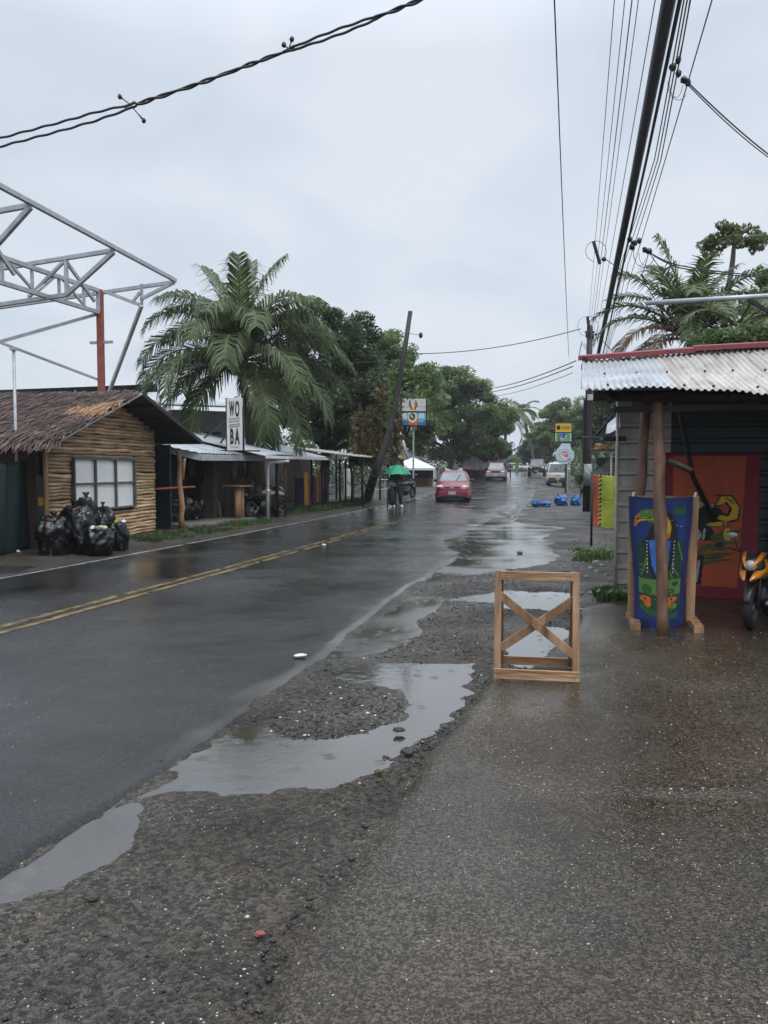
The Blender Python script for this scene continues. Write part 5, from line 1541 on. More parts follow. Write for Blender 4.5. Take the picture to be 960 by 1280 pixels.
C = {k: sheet('dye_' + k, tuple(x * .62 for x in c) if k in ('navy', 'blue', 'green', 'lgreen', 'leaf', 'ochre', 'teal', 'tealb') else c) for k, c in dict(
    navy=(.010, .028, .17), blue=(.012, .06, .27), dgreen=(.010, .045, .022), green=(.035, .17, .035), lgreen=(.16, .34, .06), black=(.008, .008, .01),
    yellow=(.62, .40, .03), orange=(.62, .13, .02), red=(.50, .05, .02), sky=(.03, .16, .55), white=(.6, .6, .58), crimson=(.21, .014, .028), rust=(.46, .085, .032), leaf=(.13, .17, .03), ochre=(.42, .27, .03), grey=(.35, .35, .36),
    teal=(.012, .05, .06), tealb=(.02, .09, .11), cyan=(.10, .42, .55), deep=(.03, .15, .42), cream=(.72, .66, .50), pink=(.62, .16, .30), pale=(.55, .66, .74), gold=(.72, .46, .03), brown=(.22, .09, .05), signgreen=(.08, .36, .14)).items()}

# ================================================================== corrugated stall on the right
RZS = -R(14)
O1 = V((2.99, 10.2, 0))
sh = thing('metal_stall', 'open stall of grey metal siding under a corrugated tin roof with red ridge', 'stall', O1, RZS)
XH = XF[sh.name]; XHI = XH.inverted()


def LH(p): return XHI @ V(p)


FZ = 0.045
# siding with horizontal ribs
mb = MB(); prof = []
zz = FZ
while zz < 3.0:
    prof += [(0.0, zz), (0.0, zz + .11), (-.028, zz + .13), (-.028, zz + .155), (0.0, zz + .175)]
    zz += .20
vs = []
for x in (0.0, 0.62): vs += [(x, y, z) for y, z in prof]
k = len(prof)
mb.add(vs, [(i, k + i, k + i + 1, i + 1) for i in range(k - 1)], a=.5)
o = mb.build('siding', M['siding'], sh); s = o.modifiers.new('t', 'SOLIDIFY'); s.thickness = .012; s.offset = 1
mb = MB(); vs = []
for x in (0.62, 5.6): vs += [(x, y * .8 + .012, z) for y, z in prof]
mb.add(vs, [(i, k + i, k + i + 1, i + 1) for i in range(k - 1)], a=.5)
o = mb.build('back_wall', M['shadewall'], sh); s = o.modifiers.new('t', 'SOLIDIFY'); s.thickness = .012; s.offset = 1  # same wall further in, coloured dark for the shade under the roof
MB().box((0.45, 1.6, 1.15), (.04, 3.1, 2.2)).build('side_wall', M['siding'], sh)
MB().box((5.6, -1.1, 1.4), (.05, 2.4, 2.8)).build('side_wall', M['shadewall'], sh)
MB().tube([(-.025, -.03, .02), (-.025, -.03, 2.62)], .022, 8).build('drain_pipe', M['offwhite'], sh, smooth=True)
MB().box((-.05, -.02, 2.02), (.26, .05, .06)).build('bracket', M['black'], sh)
# roof
er, el_ = 3.06, 3.12
tin = MB(); vs = []; nr = 640; xa, xb = -.47, 6.2
for j in range(nr + 1):
    x = xa + (xb - xa) * j / nr
    c = .0115 * math.sin((x - xa) * 2 * math.pi / .064)
    for f in (0, .5, 1):
        y = .02 - 2.79 * f
        zr_ = 3.03 + .05 * max(0, min(x, 3)); ze_ = 2.395 - .055 * max(0, min(x, 3))
        sag = -.03 * math.sin(f * math.pi) + (.012 * math.sin(x * 3.1 + 1) + .008 * math.sin(x * 9)) * f
        vs.append((x, y, zr_ + (ze_ - zr_) * f + c + sag + (0.006 if int((x + .47) / .75) % 2 else 0)))
tin.add(vs, [(j * 3 + i, j * 3 + i + 1, j * 3 + 4 + i, j * 3 + 3 + i) for j in range(nr) for i in range(2)], a=.5)
mroof, nn_, ll_, bb_ = _new('stall_tin')
tcx = nn_.new('ShaderNodeTexCoord'); spx = nn_.new('ShaderNodeSeparateXYZ'); ll_.new(tcx.outputs['Object'], spx.inputs[0])
nzx = nn_.new('ShaderNodeTexNoise'); nzx.inputs['Scale'].default_value = 1.8; nzx.inputs['Detail'].default_value = 8; ll_.new(tcx.outputs['Object'], nzx.inputs['Vector'])
mpx = nn_.new('ShaderNodeMapping'); mpx.inputs['Scale'].default_value = (14, 1.2, 1); ll_.new(tcx.outputs['Object'], mpx.inputs['Vector'])
nz2 = nn_.new('ShaderNodeTexNoise'); nz2.inputs['Scale'].default_value = 1.0; nz2.inputs['Detail'].default_value = 6; ll_.new(mpx.outputs[0], nz2.inputs['Vector'])
gt_ = nn_.new('ShaderNodeMath'); gt_.operation = 'GREATER_THAN'; gt_.inputs[1].default_value = .40; ll_.new(spx.outputs[0], gt_.inputs[0])
rA = nn_.new('ShaderNodeValToRGB'); rA.color_ramp.elements[0].position = .3; rA.color_ramp.elements[1].position = .7
rA.color_ramp.elements[0].color = (.30, .32, .34, 1); rA.color_ramp.elements[1].color = (.50, .52, .54, 1); ll_.new(nzx.outputs['Fac'], rA.inputs['Fac'])
rB = nn_.new('ShaderNodeValToRGB'); rB.color_ramp.elements[0].position = .33; rB.color_ramp.elements[1].position = .62
rB.color_ramp.elements[0].color = (.33, .30, .255, 1); rB.color_ramp.elements[1].color = (.52, .495, .45, 1); ll_.new(nz2.outputs['Fac'], rB.inputs['Fac'])
mxx = nn_.new('ShaderNodeMix'); mxx.data_type = 'RGBA'; ll_.new(gt_.outputs[0], mxx.inputs[0]); ll_.new(rA.outputs[0], mxx.inputs[6]); ll_.new(rB.outputs[0], mxx.inputs[7])
nz3 = nn_.new('ShaderNodeTexNoise'); nz3.inputs['Scale'].default_value = 5.5; nz3.inputs['Detail'].default_value = 7; ll_.new(tcx.outputs['Object'], nz3.inputs['Vector'])
rr3 = nn_.new('ShaderNodeMapRange'); rr3.inputs['From Min'].default_value = .58; rr3.inputs['From Max'].default_value = .72; rr3.inputs['To Max'].default_value = .6; ll_.new(nz3.outputs['Fac'], rr3.inputs['Value'])
mx3 = nn_.new('ShaderNodeMix'); mx3.data_type = 'RGBA'; mx3.inputs[7].default_value = (.19, .125, .08, 1); ll_.new(rr3.outputs[0], mx3.inputs[0]); ll_.new(mxx.outputs[2], mx3.inputs[6])
ll_.new(mx3.outputs[2], bb_.inputs['Base Color']); bb_.inputs['Roughness'].default_value = .42; bb_.inputs['Metallic'].default_value = .2
nl_ = tin; rnd = random.Random(5)
for x in np.arange(-.3, 4, .34):
    for f in (.12, .52, .93):
        xx = x + rnd.random() * .1; y = .02 - 2.79 * f
        zr_ = 3.03 + .05 * max(0, min(xx, 3)); ze_ = 2.395 - .055 * max(0, min(xx, 3))
        nl_.box((xx, y, zr_ + (ze_ - zr_) * f + .018 - .03 * math.sin(f * math.pi)), (.022, .022, .02), m=1)
o = tin.build('roof', [mroof, M['plastic']], sh, smooth=True)
s = o.modifiers.new('t', 'SOLIDIFY'); s.thickness = .004; s.offset = -1
# ridge cap, fascia, far slope
rc = MB(); rc.prism([(-.52, .10, 3.05), (-.52, -.16, 3.00), (-.52, -.16, 3.055), (-.52, .10, 3.105)], (1.4, 0, .055)); rc.prism([(.86, .11, 3.125), (.86, -.17, 3.075), (.86, -.17, 3.13), (.86, .11, 3.18)], (5.4, 0, .10))
rc.build('ridge_cap', M['rustred'], sh)
MB().box((-.44, -.02, 2.94), (.06, .3, .2)).build('gable_trim', M['black'], sh)
MB().prism([(.5, .1, 2.96), (6.2, .1, 2.96), (6.2, 3.0, 2.2), (.9, 3.0, 2.2)], (0, 0, .03)).build('rear_roof', M['darkroof'], sh)
bm_ = MB(); bm_.tube([(-.35, -2.3, 2.37), (6, -2.3, 2.22)], .055, 8); bm_.tube([(-.3, -1.1, 2.66), (6, -1.1, 2.7)], .05, 8)
for x in (-.2, .9, 2.0, 3.1): bm_.tube([(x, -2.6, 2.30), (x, 0, 2.93)], .035, 7)
bm_.build('roof_timbers', M['darkwood'], sh, smooth=True)
MB().box((2.7, -2.25, 2.235), (5.7, .03, .06)).build('eave_board', M['black'], sh)
# posts
b_ = LH(G(829, 795, FZ)); t_ = LH(P(822, 505, 7.75))
MB().tube(wobble((b_.x, b_.y, FZ - .01), (t_.x, t_.y, 2.28), 12, .014, 6), [.060, .054, .051, .053, .054, .056, .063, .058, .053, .054, .051, .05, .049], 12).build('log_post', M['post'], sh, smooth=True)
b2 = LH(G(797, 770, FZ)); t2 = LH(P(806, 505, 8.9))
MB().tube(wobble((b2.x, b2.y, FZ), (t2.x, t2.y, 2.5), 8, .06, 2), .054, 10).build('log_post', M['post'], sh, smooth=True)
MB().tube([(t2.x - .12, t2.y - .1, 2.38), (t2.x + .05, t2.y - .2, 2.30), (t2.x + .35, t2.y - .4, 2.45)], [.05, .06, .035], 8).build('log_brace', M['darkwood'], sh, smooth=True)
MB().tube([(.62, -.9, 2.3), (.85, -.3, 1.55), (1.15, -.08, 1.0)], .03, 7).build('pole_brace', M['darkwood'], sh, smooth=True)
MB().tube([(b_.x + .02, b_.y, 1.72), (b_.x + .22, b_.y - .05, 1.62)], .03, 7).build('peg', M['darkwood'], sh, smooth=True)

# hung towels at the back
def wall_pt(px, py): return LH(hit(px, py, O1, XH @ V((1, 0, 0))))


a_ = wall_pt(842, 568); b3 = wall_pt(940, 749)
TW, TH = b3.x - a_.x + .16, a_.z - b3.z
tx0, tz0 = a_.x - .12, b3.z
rt = thing('red_towel', 'large red beach towel with a yellow toucan and green leaves on the back wall', 'towel', XH @ V((tx0 + TW / 2, -.07, tz0)), RZS)
def U(px, py): return ((px - 830) / 114, (749 - py) / 181)


def E(px, py, rx, ry, a, m): return ('e', *U(px, py), rx / 114, ry / 181, a, m)


def PG(m, *pts): return ('p', [U(*p) for p in pts], m)


ops = [('p', [(.10, .10), (.80, .08), (.86, .985), (.10, .985)], 1),
       PG(2, (862, 640), (870, 630), (886, 629), (900, 637), (907, 648), (900, 656), (886, 655), (893, 668), (888, 676), (866, 676)),
       PG(9, (866, 634), (870, 627), (893, 631), (889, 635), (878, 632), (872, 637)), PG(9, (866, 664), (872, 660), (877, 668), (874, 676), (866, 674)), PG(9, (879, 660), (882, 661), (880, 675), (877, 675)),
       PG(2, (891, 632), (899, 618), (913, 619), (923, 634), (921, 650), (906, 655), (890, 650), (897, 641), (907, 642), (909, 635), (904, 629), (898, 634)),
       PG(4, (893, 631), (900, 620), (912, 621), (921, 634), (919, 648), (906, 652), (894, 648), (898, 644), (909, 645), (913, 636), (906, 627), (899, 631)), PG(3, (900, 622), (911, 623), (918, 634), (914, 630), (907, 625)), E(897, 619, 6, 2, 10, 8),
       E(896, 655, 15, 5.5, -3, 2), E(896, 655, 14, 4.2, -3, 4), E(905, 655, 4, 3.6, 0, 2), E(905, 655, 2.4, 2.2, 0, 4),
       E(905, 671, 8, 16, 5, 5), E(908, 668, 5, 13, 8, 4), E(894, 672, 7, 9, 0, 5), E(898, 681, 6, 6, 0, 10), E(902, 685, 3, 3, 0, 8),
       E(918, 664, 11, 3, 62, 5), E(916, 678, 9, 3, 50, 5), E(918, 664, 8, 1, 62, 6),
       E(872, 690, 11, 6, 20, 5), E(884, 684, 10, 6, -10, 5)]
for (a_x, a_y, b_x, b_y, w_x) in [(876, 690, 905, 703, 4), (880, 687, 917, 698, 3.5), (878, 692, 892, 712, 3.6), (872, 693, 884, 716, 3), (884, 686, 918, 685, 3), (868, 692, 858, 706, 3), (890, 692, 912, 708, 2.6)]:
    ln_ = math.hypot(b_x - a_x, b_y - a_y) / 2; an_ = -math.degrees(math.atan2(b_y - a_y, b_x - a_x))
    ops += [E((a_x + b_x) / 2, (a_y + b_y) / 2, ln_, w_x, an_, 5), E((a_x + b_x) / 2 + 1, (a_y + b_y) / 2 + 1, ln_ * .8, w_x * .3, an_, 6)]
ops += [PG(7, (873, 694), (880, 694), (877, 732), (868, 732)), PG(9, (873, 700), (876, 700), (873, 728), (869, 730))]
painted('cloth', TW, TH, 130, 200, ops, [C['crimson'], C['rust'], C['black'], C['ochre'], C['yellow'], C['leaf'], C['dgreen'], C['black'], C['navy'], C['grey'], C['teal']], rt,
        lambda u, v: (-TW / 2 + TW * u + .02 * (v - 1) * (u - .5), -.012 + .022 * math.sin(u * 9 + v * 2) * (1.1 - v), TH * v))
MB().tube([(-TW / 2 - .1, 0, TH + .01), (TW / 2 + .1, 0, TH + .01)], .014, 7).build('hanging_rod', M['darkwood'], rt)
a2 = wall_pt(938, 565); b4 = wall_pt(1010, 712)
t = thing('teal_towel', 'dark teal beach towel hanging at the right edge beside the red one', 'towel', XH @ V((tx0 + TW + .12 + .5, -.07, b4.z)), RZS)
painted('cloth', 1.0, 1.5, 40, 60, [('e', .3, .6, .22, .16, 20, 1), ('e', .6, .3, .2, .3, 0, 1), ('e', .5, .82, .3, .06, 0, 1)], [C['teal'], C['tealb']], t,
        lambda u, v: (-.5 + u, -.01 + .02 * math.sin(u * 11) * (1.1 - v), (a2.z - b4.z) * v))
MB().tube([(-.55, 0, a2.z - b4.z + .01), (.55, 0, a2.z - b4.z + .01)], .014, 7).build('hanging_rod', M['darkwood'], t)

# towel stand
ctr = G(829, 788, FZ) + V((0, .22, 0))
ts = thing('towel_stand', 'wooden stand with splayed plank feet holding the blue toucan towel', 'stand', (ctr.x, ctr.y, FZ), RZS)
XT = XF[ts.name]; XTI = XT.inverted()
SYC = ctr.y


def tp(px, py): return XTI @ hit(px, py, ctr, XT @ V((1, 0, 0)))


lt = tp(791, 622); rt_ = tp(868, 622)
for (xt, xbm) in ((lt.x, tp(790, 778).x), (rt_.x, tp(862, 775).x)):
    MB().bar((xbm, 0, .07), (xt, 0, lt.z + .02), .085, .05, up=(0, 1, 0)).build('upright', M['pine'], ts, bevel=.004)
    MB().box((xbm + (.02 if xbm < 0 else .05), 0, .04), (.09, .62, .075)).build('foot', M['pine'], ts, bevel=.004)
    MB().tube([(xt, -.03, lt.z + .01), (xt + .01, -.03, lt.z + .06)], .014, 7).build('peg', M['white'], ts)
MB().box((0, 0, lt.z + .0), (rt_.x - lt.x, .035, .04)).build('crossbar', M['pine'], ts)
MB().box((0, .02, .10), (rt_.x - lt.x, .03, .06)).build('crossbar', M['pine'], ts)
zb_ = tp(828, 778).z; zt2 = lt.z; W2 = rt_.x - lt.x + .02; H2 = zt2 - zb_
tt = thing('toucan_towel', 'blue beach towel with a rainbow billed toucan hanging on the wooden stand', 'towel', XT @ V((0, -.06, zb_)), RZS)
ops = [('r', .10, .07, .90, .985, 1), ('r', .10, .38, .90, .66, 2), ('l', (.15, .40), (.28, .55), .012, 4), ('l', (.80, .66), (.90, .52), .012, 4), ('l', (.70, .50), (.86, .40), .010, 4), ('l', (.12, .48), (.26, .49), .008, 4), ('l', (.66, .46), (.76, .38), .01, 4),
       ('r', .10, .26, .90, .38, 4), ('e', .25, .30, .10, .08, 40, 3), ('e', .80, .345, .06, .03, 0, 2), ('e', .70, .29, .09, .05, -20, 3), ('r', .10, .13, .90, .265, 2), ('e', .22, .16, .10, .07, 20, 3), ('e', .62, .15, .16, .06, 10, 3), ('e', .78, .175, .07, .05, 20, 4), ('e', .35, .13, .14, .05, 0, 3), ('e', .75, .10, .12, .04, 0, 3),
       ('p', [(.20, .66), (.28, .50), (.36, .38), (.64, .38), (.72, .50), (.80, .66), (.76, .80), (.68, .88), (.50, .90), (.40, .84), (.30, .72)], 5),
       ('e', .80, .90, .10, .06, 0, 3),
       ('p', [(.30, .665), (.34, .50), (.44, .40), (.56, .40), (.66, .50), (.68, .665), (.58, .67), (.42, .67)], 8),
       ('e', .56, .77, .115, .20, 12, 6), ('e', .60, .70, .07, .05, 0, 7),
       ('p', [(.07, .79), (.09, .85), (.18, .90), (.32, .915), (.46, .905), (.50, .83), (.46, .79), (.30, .815), (.16, .815), (.09, .775)], 4),
       ('p', [(.07, .785), (.10, .855), (.17, .88), (.155, .83), (.09, .77)], 7), ('p', [(.10, .80), (.20, .845), (.46, .85), (.46, .835), (.22, .825)], 6), ('l', (.12, .835), (.46, .845), .008, 5),
       ('e', .22, .225, .11, .05, 25, 7), ('e', .27, .20, .06, .07, 0, 7), ('e', .72, .225, .13, .05, -10, 7), ('e', .67, .20, .06, .07, 0, 7), ('e', .22, .225, .02, .02, 0, 5), ('e', .74, .23, .02, .02, 0, 5)]
for k in range(9):
    ops += [('e', .27 - .0 * k, .66 - .028 * k, .012, .012, 0, 9), ('e', .74, .66 - .028 * k, .012, .012, 0, 9)]
rr_ = random.Random(4)
for k in range(14): ops.append(('e', .1 + .8 * rr_.random(), .1 + .85 * rr_.random(), .007, .007, 0, 9))


def tplace(u, v):
    wv = 1 - .22 * sstep(1.0, .2, v) + .0
    zz = H2 * v - (.06 * math.sin(u * math.pi) * (1 - v) if v < .5 else 0) * 1.0 + (.02 * (abs(u - .5) * 2) ** 2 if v > .98 else 0)
    return (-W2 / 2 + .02 + (W2 * (.5 + (u - .5) * wv)), -.012 - .05 * math.sin(u * math.pi) * (1 - v) + .010 * math.sin(u * 12 + 3 * v), float(zz))


painted('cloth', W2, H2, 90, 170, ops, [C['navy'], C['blue'], C['dgreen'], C['green'], C['lgreen'], C['black'], C['yellow'], C['orange'], C['sky'], C['white']], tt, tplace)

# lime banner left of the siding
b0 = G(739, 684); Yb = b0.y
bn = thing('lime_banner', 'lime green cloth banner with an orange edge stretched from a dark pole', 'banner', b0, RZS)
MB().tube([(0, 0, 0), (0, 0, P(739, 590, Yb).z)], .024, 8).build('pole', M['pole'], bn, smooth=True)
zb0, zt0 = P(739, 657, Yb).z, P(739, 593, Yb).z
ops = [('r', 0, 0, .10, 1, 1)] + [('e', .11, .04 + .085 * k, .018, .018, 0, 2) for k in range(12)] + [('e', .09, .06 + .085 * k, .010, .014, 0, 3) for k in range(12)] + \
      [('e', .35, .30, .04, .08, 10, 4), ('e', .32, .65, .03, .10, -10, 4), ('e', .55, .5, .05, .15, 5, 5), ('e', .45, .2, .06, .05, 0, 5)]
painted('cloth', 1.45, zt0 - zb0, 90, 70, ops, [M['lime'], M['orange'], C['black'], C['yellow'], C['ochre'], C['lgreen']], bn,
        lambda u, v: (1.45 * u + .01, .02 * math.sin(u * 8 + v * 4) + .03 * math.sin(v * 5) * u, zb0 + (zt0 - zb0) * v - .05 * math.sin(u * math.pi) * (v > .5) - .06 * (v < .05) * math.sin(u * 7) ** 2))
MB().tube([(1.5, 0, 0), (1.5, 0, zt0 + .1)], .024, 8).build('pole', M['pole'], bn, smooth=True)
MB().tube([(0, .0, zt0 + .02), (1.5, .0, zt0 + .0)], .01, 6).build('cord', M['cable'], bn)

# galvanised pole over the roof
q0_ = P(808, 379, 10.6); q1_ = P(1010, 367, 10.2)
t = thing('roof_pole', 'grey green metal pole with diagonal strut sticking out above the tin roof', 'pole', (q1_.x, q1_.y, 0))
MB().tube([q0_, q1_], .032, 9).build('tube', M['galv'], t, world=True, smooth=True)
MB().bar(P(935, 374, 10.35), P(1010, 420, 10.2), .045).build('strut', M['black'], t, world=True)
MB().tube([P(1010, 367, 10.2), (q1_.x, q1_.y, 0)], .04, 8).build('upright', M['galv'], t, world=True)

# bracket sticking out of the stall corner
t = thing('metal_bracket', 'thin dark metal bracket arm reaching left from the stall corner', 'bracket', P(771, 515, 10.15))
MB().tube([P(771, 513, 10.15), P(748, 541, 9.9), P(743, 546, 9.88), P(722, 547, 9.8)], .014, 6).build('arm', M['pole'], t, world=True, smooth=True)
MB().tube([P(754, 546.5, 9.9), P(728, 546.5, 9.8)], .010, 6).build('rod', M['galv'], t, world=True); MB().blob(P(752, 548, 9.9), (.014, .014, .018), 1, .1, 1, 8, 6).build('bulb', M['white'], t, world=True)

# ================================================================== A-frame of pine
a0 = G(617, 849, FZ); a1 = G(724, 854, FZ); e_ = a1 - a0; FW = e_.length; frz = math.atan2(e_.y, e_.x)
fm = thing('sandwich_board_frame', 'empty pine sandwich board frame with crossed braces standing on the wet forecourt', 'sign frame', (a0 + a1) / 2, frz)
XA = XF[fm.name]; XAI = XA.inverted()
HF = hit(620, 715, a0, a1).z - FZ
bk0 = XAI @ G(626, 833, FZ); BY = bk0.y
w_ = .052; lean = .10
for sx_ in (-1, 1):
    x = sx_ * (FW / 2 - w_ / 2)
    MB().bar((x, 0, .03), (x, lean, HF), w_, .03, up=(0, 1, 0), a=.4 + .2 * sx_).build('front_leg', M['pine'], fm, bevel=.003)
    MB().bar((x * .96, BY, .03), (x * .96, lean + .055, HF - .01), w_, .028, up=(0, 1, 0), a=.2).build('back_leg', M['pine'], fm, bevel=.003)
for (nm, zz, yy, hh, wd) in (('top_rail', HF - .035, lean - .026, .065, FW - .09), ('bottom_rail', .052, -.022, .075, FW)):
    MB().box((0, yy, zz), (wd, .024, hh), a=.8).build(nm, M['pineH'], fm, bevel=.003)
nl_ = MB()
for sx_ in (-1, 1):
    for (yy, zz) in ((lean - .041, HF - .03), (lean - .041, HF - .05), (-.036, .05), (-.036, .035)):
        for k in (0, 1): nl_.tube([(sx_ * (FW / 2 - .03 - .022 * k - (.04 if zz > .2 else 0)), yy, zz), (sx_ * (FW / 2 - .03 - .022 * k - (.04 if zz > .2 else 0)), yy + .004, zz)], .0035, 6)
nl_.build('nail_heads', M['plastic'], fm)['kind'] = 'stuff'
MB().box((0, BY + .026, .05), (FW * .95, .024, .07), a=.2).build('back_rail', M['pineH'], fm, bevel=.003)
MB().box((0, BY * .45, .02), (FW * .9, .03, .03), a=.2).build('floor_slat', M['pineH'], fm, bevel=.003)
MB().box((0, lean + .083, HF - .05), (FW * .9, .022, .06), a=.3).build('back_top_rail', M['pineH'], fm, bevel=.003)
for (p0, p1, dy, aa) in (((624, 745), (720, 822), -.004, .6), ((719, 752), (625, 812), .022, .1)):
    A_ = XAI @ hit(*p0, a0, a1); B_ = XAI @ hit(*p1, a0, a1)
    A_.y = lean * A_.z / HF + dy; B_.y = lean * B_.z / HF + dy
    MB().bar(A_, B_, .020, .062, a=aa).build('cross_brace', M['pine'], fm, bevel=.003)
for sx_ in (-1, 1): MB().box((sx_ * FW * .33, lean + .02, HF + .006), (.055, .05, .006)).build('hinge', M['plastic'], fm)

# ================================================================== blue bags
BB = 'blue plastic bags dumped on the gravel shoulder'
for (px, py, rx, rz, sd, lab) in [(670, 634, .19, .17, 1, 'smallest round blue plastic bag at the left end of the gravel heap'), (682, 634, .24, .14, 2, 'flattened pale blue plastic bag beside the smallest one'), (701, 632, .29, .26, 3, 'biggest blue plastic bag on the gravel shoulder'), (720, 632, .24, .23, 4, 'rounded dark blue plastic bag nearest the utility pole')]:
    g0 = G(px, py); t = thing('blue_bag', lab, 'plastic bag', (g0.x, g0.y, 0), sd, BB)
    mb = MB(); mb.blob((0, 0, rz * .86), (rx, rx * .8, rz), sd + 4, .42, 2.1, 32, 20, shape=lambda v, d: V((v.x * (1 + .05 * math.sin(7 * math.atan2(d.y, d.x))), v.y, max(v.z, -rz * .8))))
    mb.build('sack', M['bluebag'], t, smooth=True)
    MB().tube([(rx * .3, 0, rz * 1.5), (rx * .42, .02, rz * 1.95), (rx * .6, .05, rz * 2.05)], [.05, .02, .035], 7).build('knot', M['bluebag'], t, smooth=True)

# ================================================================== utility pole
up0 = P(733, 637, 30); up0.z = 0; upt = P(737, 408, 30)
ut = thing('utility_pole', 'dark utility pole with pale painted band standing behind the metal stall', 'utility pole', up0)


def onp(py, dx=0.0): return P(733.5 + (637 - py) * .017 + dx, py, 30)


MB().tube([up0, onp(560), onp(480), upt], [.15, .135, .125, .10], 12).build('shaft', M['pole'], ut, world=True, smooth=True)
MB().tube([onp(607), onp(580)], .158, 14).build('painted_band', M['poleband'], ut, world=True, smooth=True)
MB().tube([onp(513, -8.5), onp(500, -8.5)], .085, 12).build('transformer', M['galv'], ut, world=True, smooth=True)
MB().tube([onp(499, -8.5), onp(494, -8)], .025, 6).build('bushing', M['galv'], ut, world=True)
MB().box(onp(497, .5) + V((0, -.15, 0)), (.2, .06, .22)).build('meter_box', M['offwhite'], ut, world=True)
MB().tube([onp(640, -2), onp(560, -5.5), onp(500, -6)], .05, 7).build('conduit', M['pole'], ut, world=True)
for (dx, py, s_) in ((-2, 403, .06), (1, 412, .09), (3, 420, .08), (-3, 418, .07)):
    MB().blob(onp(py, dx), (s_, s_, s_ * 1.9), int(py), .2, 2, 9, 8).build('insulator', M['plastic'], ut, world=True)
MB().bar(onp(415, -6), onp(415, 6), .06).build('cross_arm', M['pole'], ut, world=True)
MB().tube([onp(455, -9), onp(462, -10), onp(456, -3)], .03, 6).build('side_bracket', M['plastic'], ut, world=True)
for k in range(3): MB().tube([onp(440 - 3 * k, -2), onp(430 - 2 * k, -10), onp(445, -13)], .012, 5).build('jumper', M['cable'], ut, world=True, smooth=True)

# ================================================================== house with lattice beyond the stall
h0 = P(742, 600, 25); h0.z = 0
hz = thing('lattice_house', 'small house with white lattice panels and curved white roof behind the lime banner', 'house', h0, RZS)
XL = XF[hz.name]; XLI = XL.inverted()
zL0, zL1 = P(742, 592, 25).z, P(742, 572, 25).z
lat = MB(); wl = .48
for i in range(-6, 12):
    for s in (-1, 1):
        x0 = i * .08
        a_ = [x0, 0]; b_ = [x0 + s * (1.2), 1.2]
        # clip to the panel
        pts = []
        for t in np.linspace(0, 1, 40):
            xx = a_[0] + (b_[0] - a_[0]) * t; z_ = a_[1] + (b_[1] - a_[1]) * t
            if 0 <= xx <= wl: pts.append((xx, z_))
        if len(pts) > 2: lat.bar((pts[0][0], .004 * s, .95 + pts[0][1]), (pts[-1][0], .004 * s, .95 + pts[-1][1]), .007, .022, up=(0, 1, 0))
lo = lat.build('lattice', M['white'], hz)
lo2 = lo.copy(); COL.objects.link(lo2); lo2.location = (.56, .02, 0)
MB().box((.52, 0, 1.1), (.06, .07, 2.2)).build('post', M['white'], hz); MB().box((.86, .3, 1.0), (.12, .1, 2.1)).build('post', M['wallbrown'], hz)
MB().box((1.4, .6, .48), (2.8, .06, .92)).build('low_wall', M['wallgrey'], hz)
MB().box((1.6, 2.2, 1.0), (3.0, .06, 2.0)).build('back_wall', M['darkwood'], hz)
rr0 = MB(); c0_ = XLI @ P(752, 553, 24.4); c1_ = XLI @ P(790, 534, 24.4)
pts = [(c0_.x + (c1_.x - c0_.x) * i / 6, 0, c0_.z + (c1_.z - c0_.z) * (1 - (1 - i / 6) ** 1.8)) for i in range(7)]
rr0.prism([(p[0], -.6, p[2]) for p in pts] + [(p[0], -.6, p[2] + .07) for p in pts[::-1]], (0, 3.2, 0))
rr0.build('roof_edge', M['black'], hz)
c2_ = XLI @ P(757, 541, 25); c3_ = XLI @ P(790, 532, 25)
MB().prism([(c2_.x, 0, c2_.z - .05), (c3_.x, 0, c2_.z + .05), (c3_.x, 2, c2_.z + .9), (c2_.x + .1, 2, c2_.z + .35)], (0, 0, .03)).build('roof', M['zinc'], hz)
cl = MB(); rnd = random.Random(8)
for i in range(40):
    p = XLI @ P(745 + 20 * rnd.random(), 556 + 5 * rnd.random(), 24.8); cl.blob(p, (.05 + .04 * rnd.random(), .06, .04), i, .4, 2, 8, 6)
cl.build('dried_leaf_fringe', M['thatchO'], hz); MB().box(XLI @ P(756, 563, 24.9), (.9, .5, .05)).build('shelf', M['wallbrown'], hz)
# ================================================================== double roadside sign on the left
def double_sign(label, cx, cy0, cy1, px_w, Y, rz, upper, lower, base_px, mats):
    p0 = P(cx, cy1, Y); sc = Y / 1000; W_ = px_w * sc; H_ = (cy1 - cy0) * sc
    gz_ = 0.0 if Y < 36 else float(ground_z(p0.x, Y))
    t = thing('roadside_sign', label, 'sign', (p0.x, Y, gz_), rz)
    z0 = p0.z - gz_
    MB().tube([(base_px, .1, 0), (base_px, .1, z0 + .2)], .05, 8).build('pole', M['galv'], t)
    MB().box((0, 0, z0 + H_ / 2), (W_, .22, H_)).build('cabinet', M['black'], t, bevel=.01)
    hh = H_ * .44; ww = W_ * .90
    painted('face', ww, hh, 90, 46, upper, mats, t, lambda u, v: (-ww / 2 + ww * u, -.125, z0 + H_ * .53 + hh * v), thick=.01)
    painted('face', ww, hh, 90, 46, lower, mats, t, lambda u, v: (-ww / 2 + ww * u, -.125, z0 + H_ * .035 + hh * v), thick=.01)
    return t, z0, W_, H_


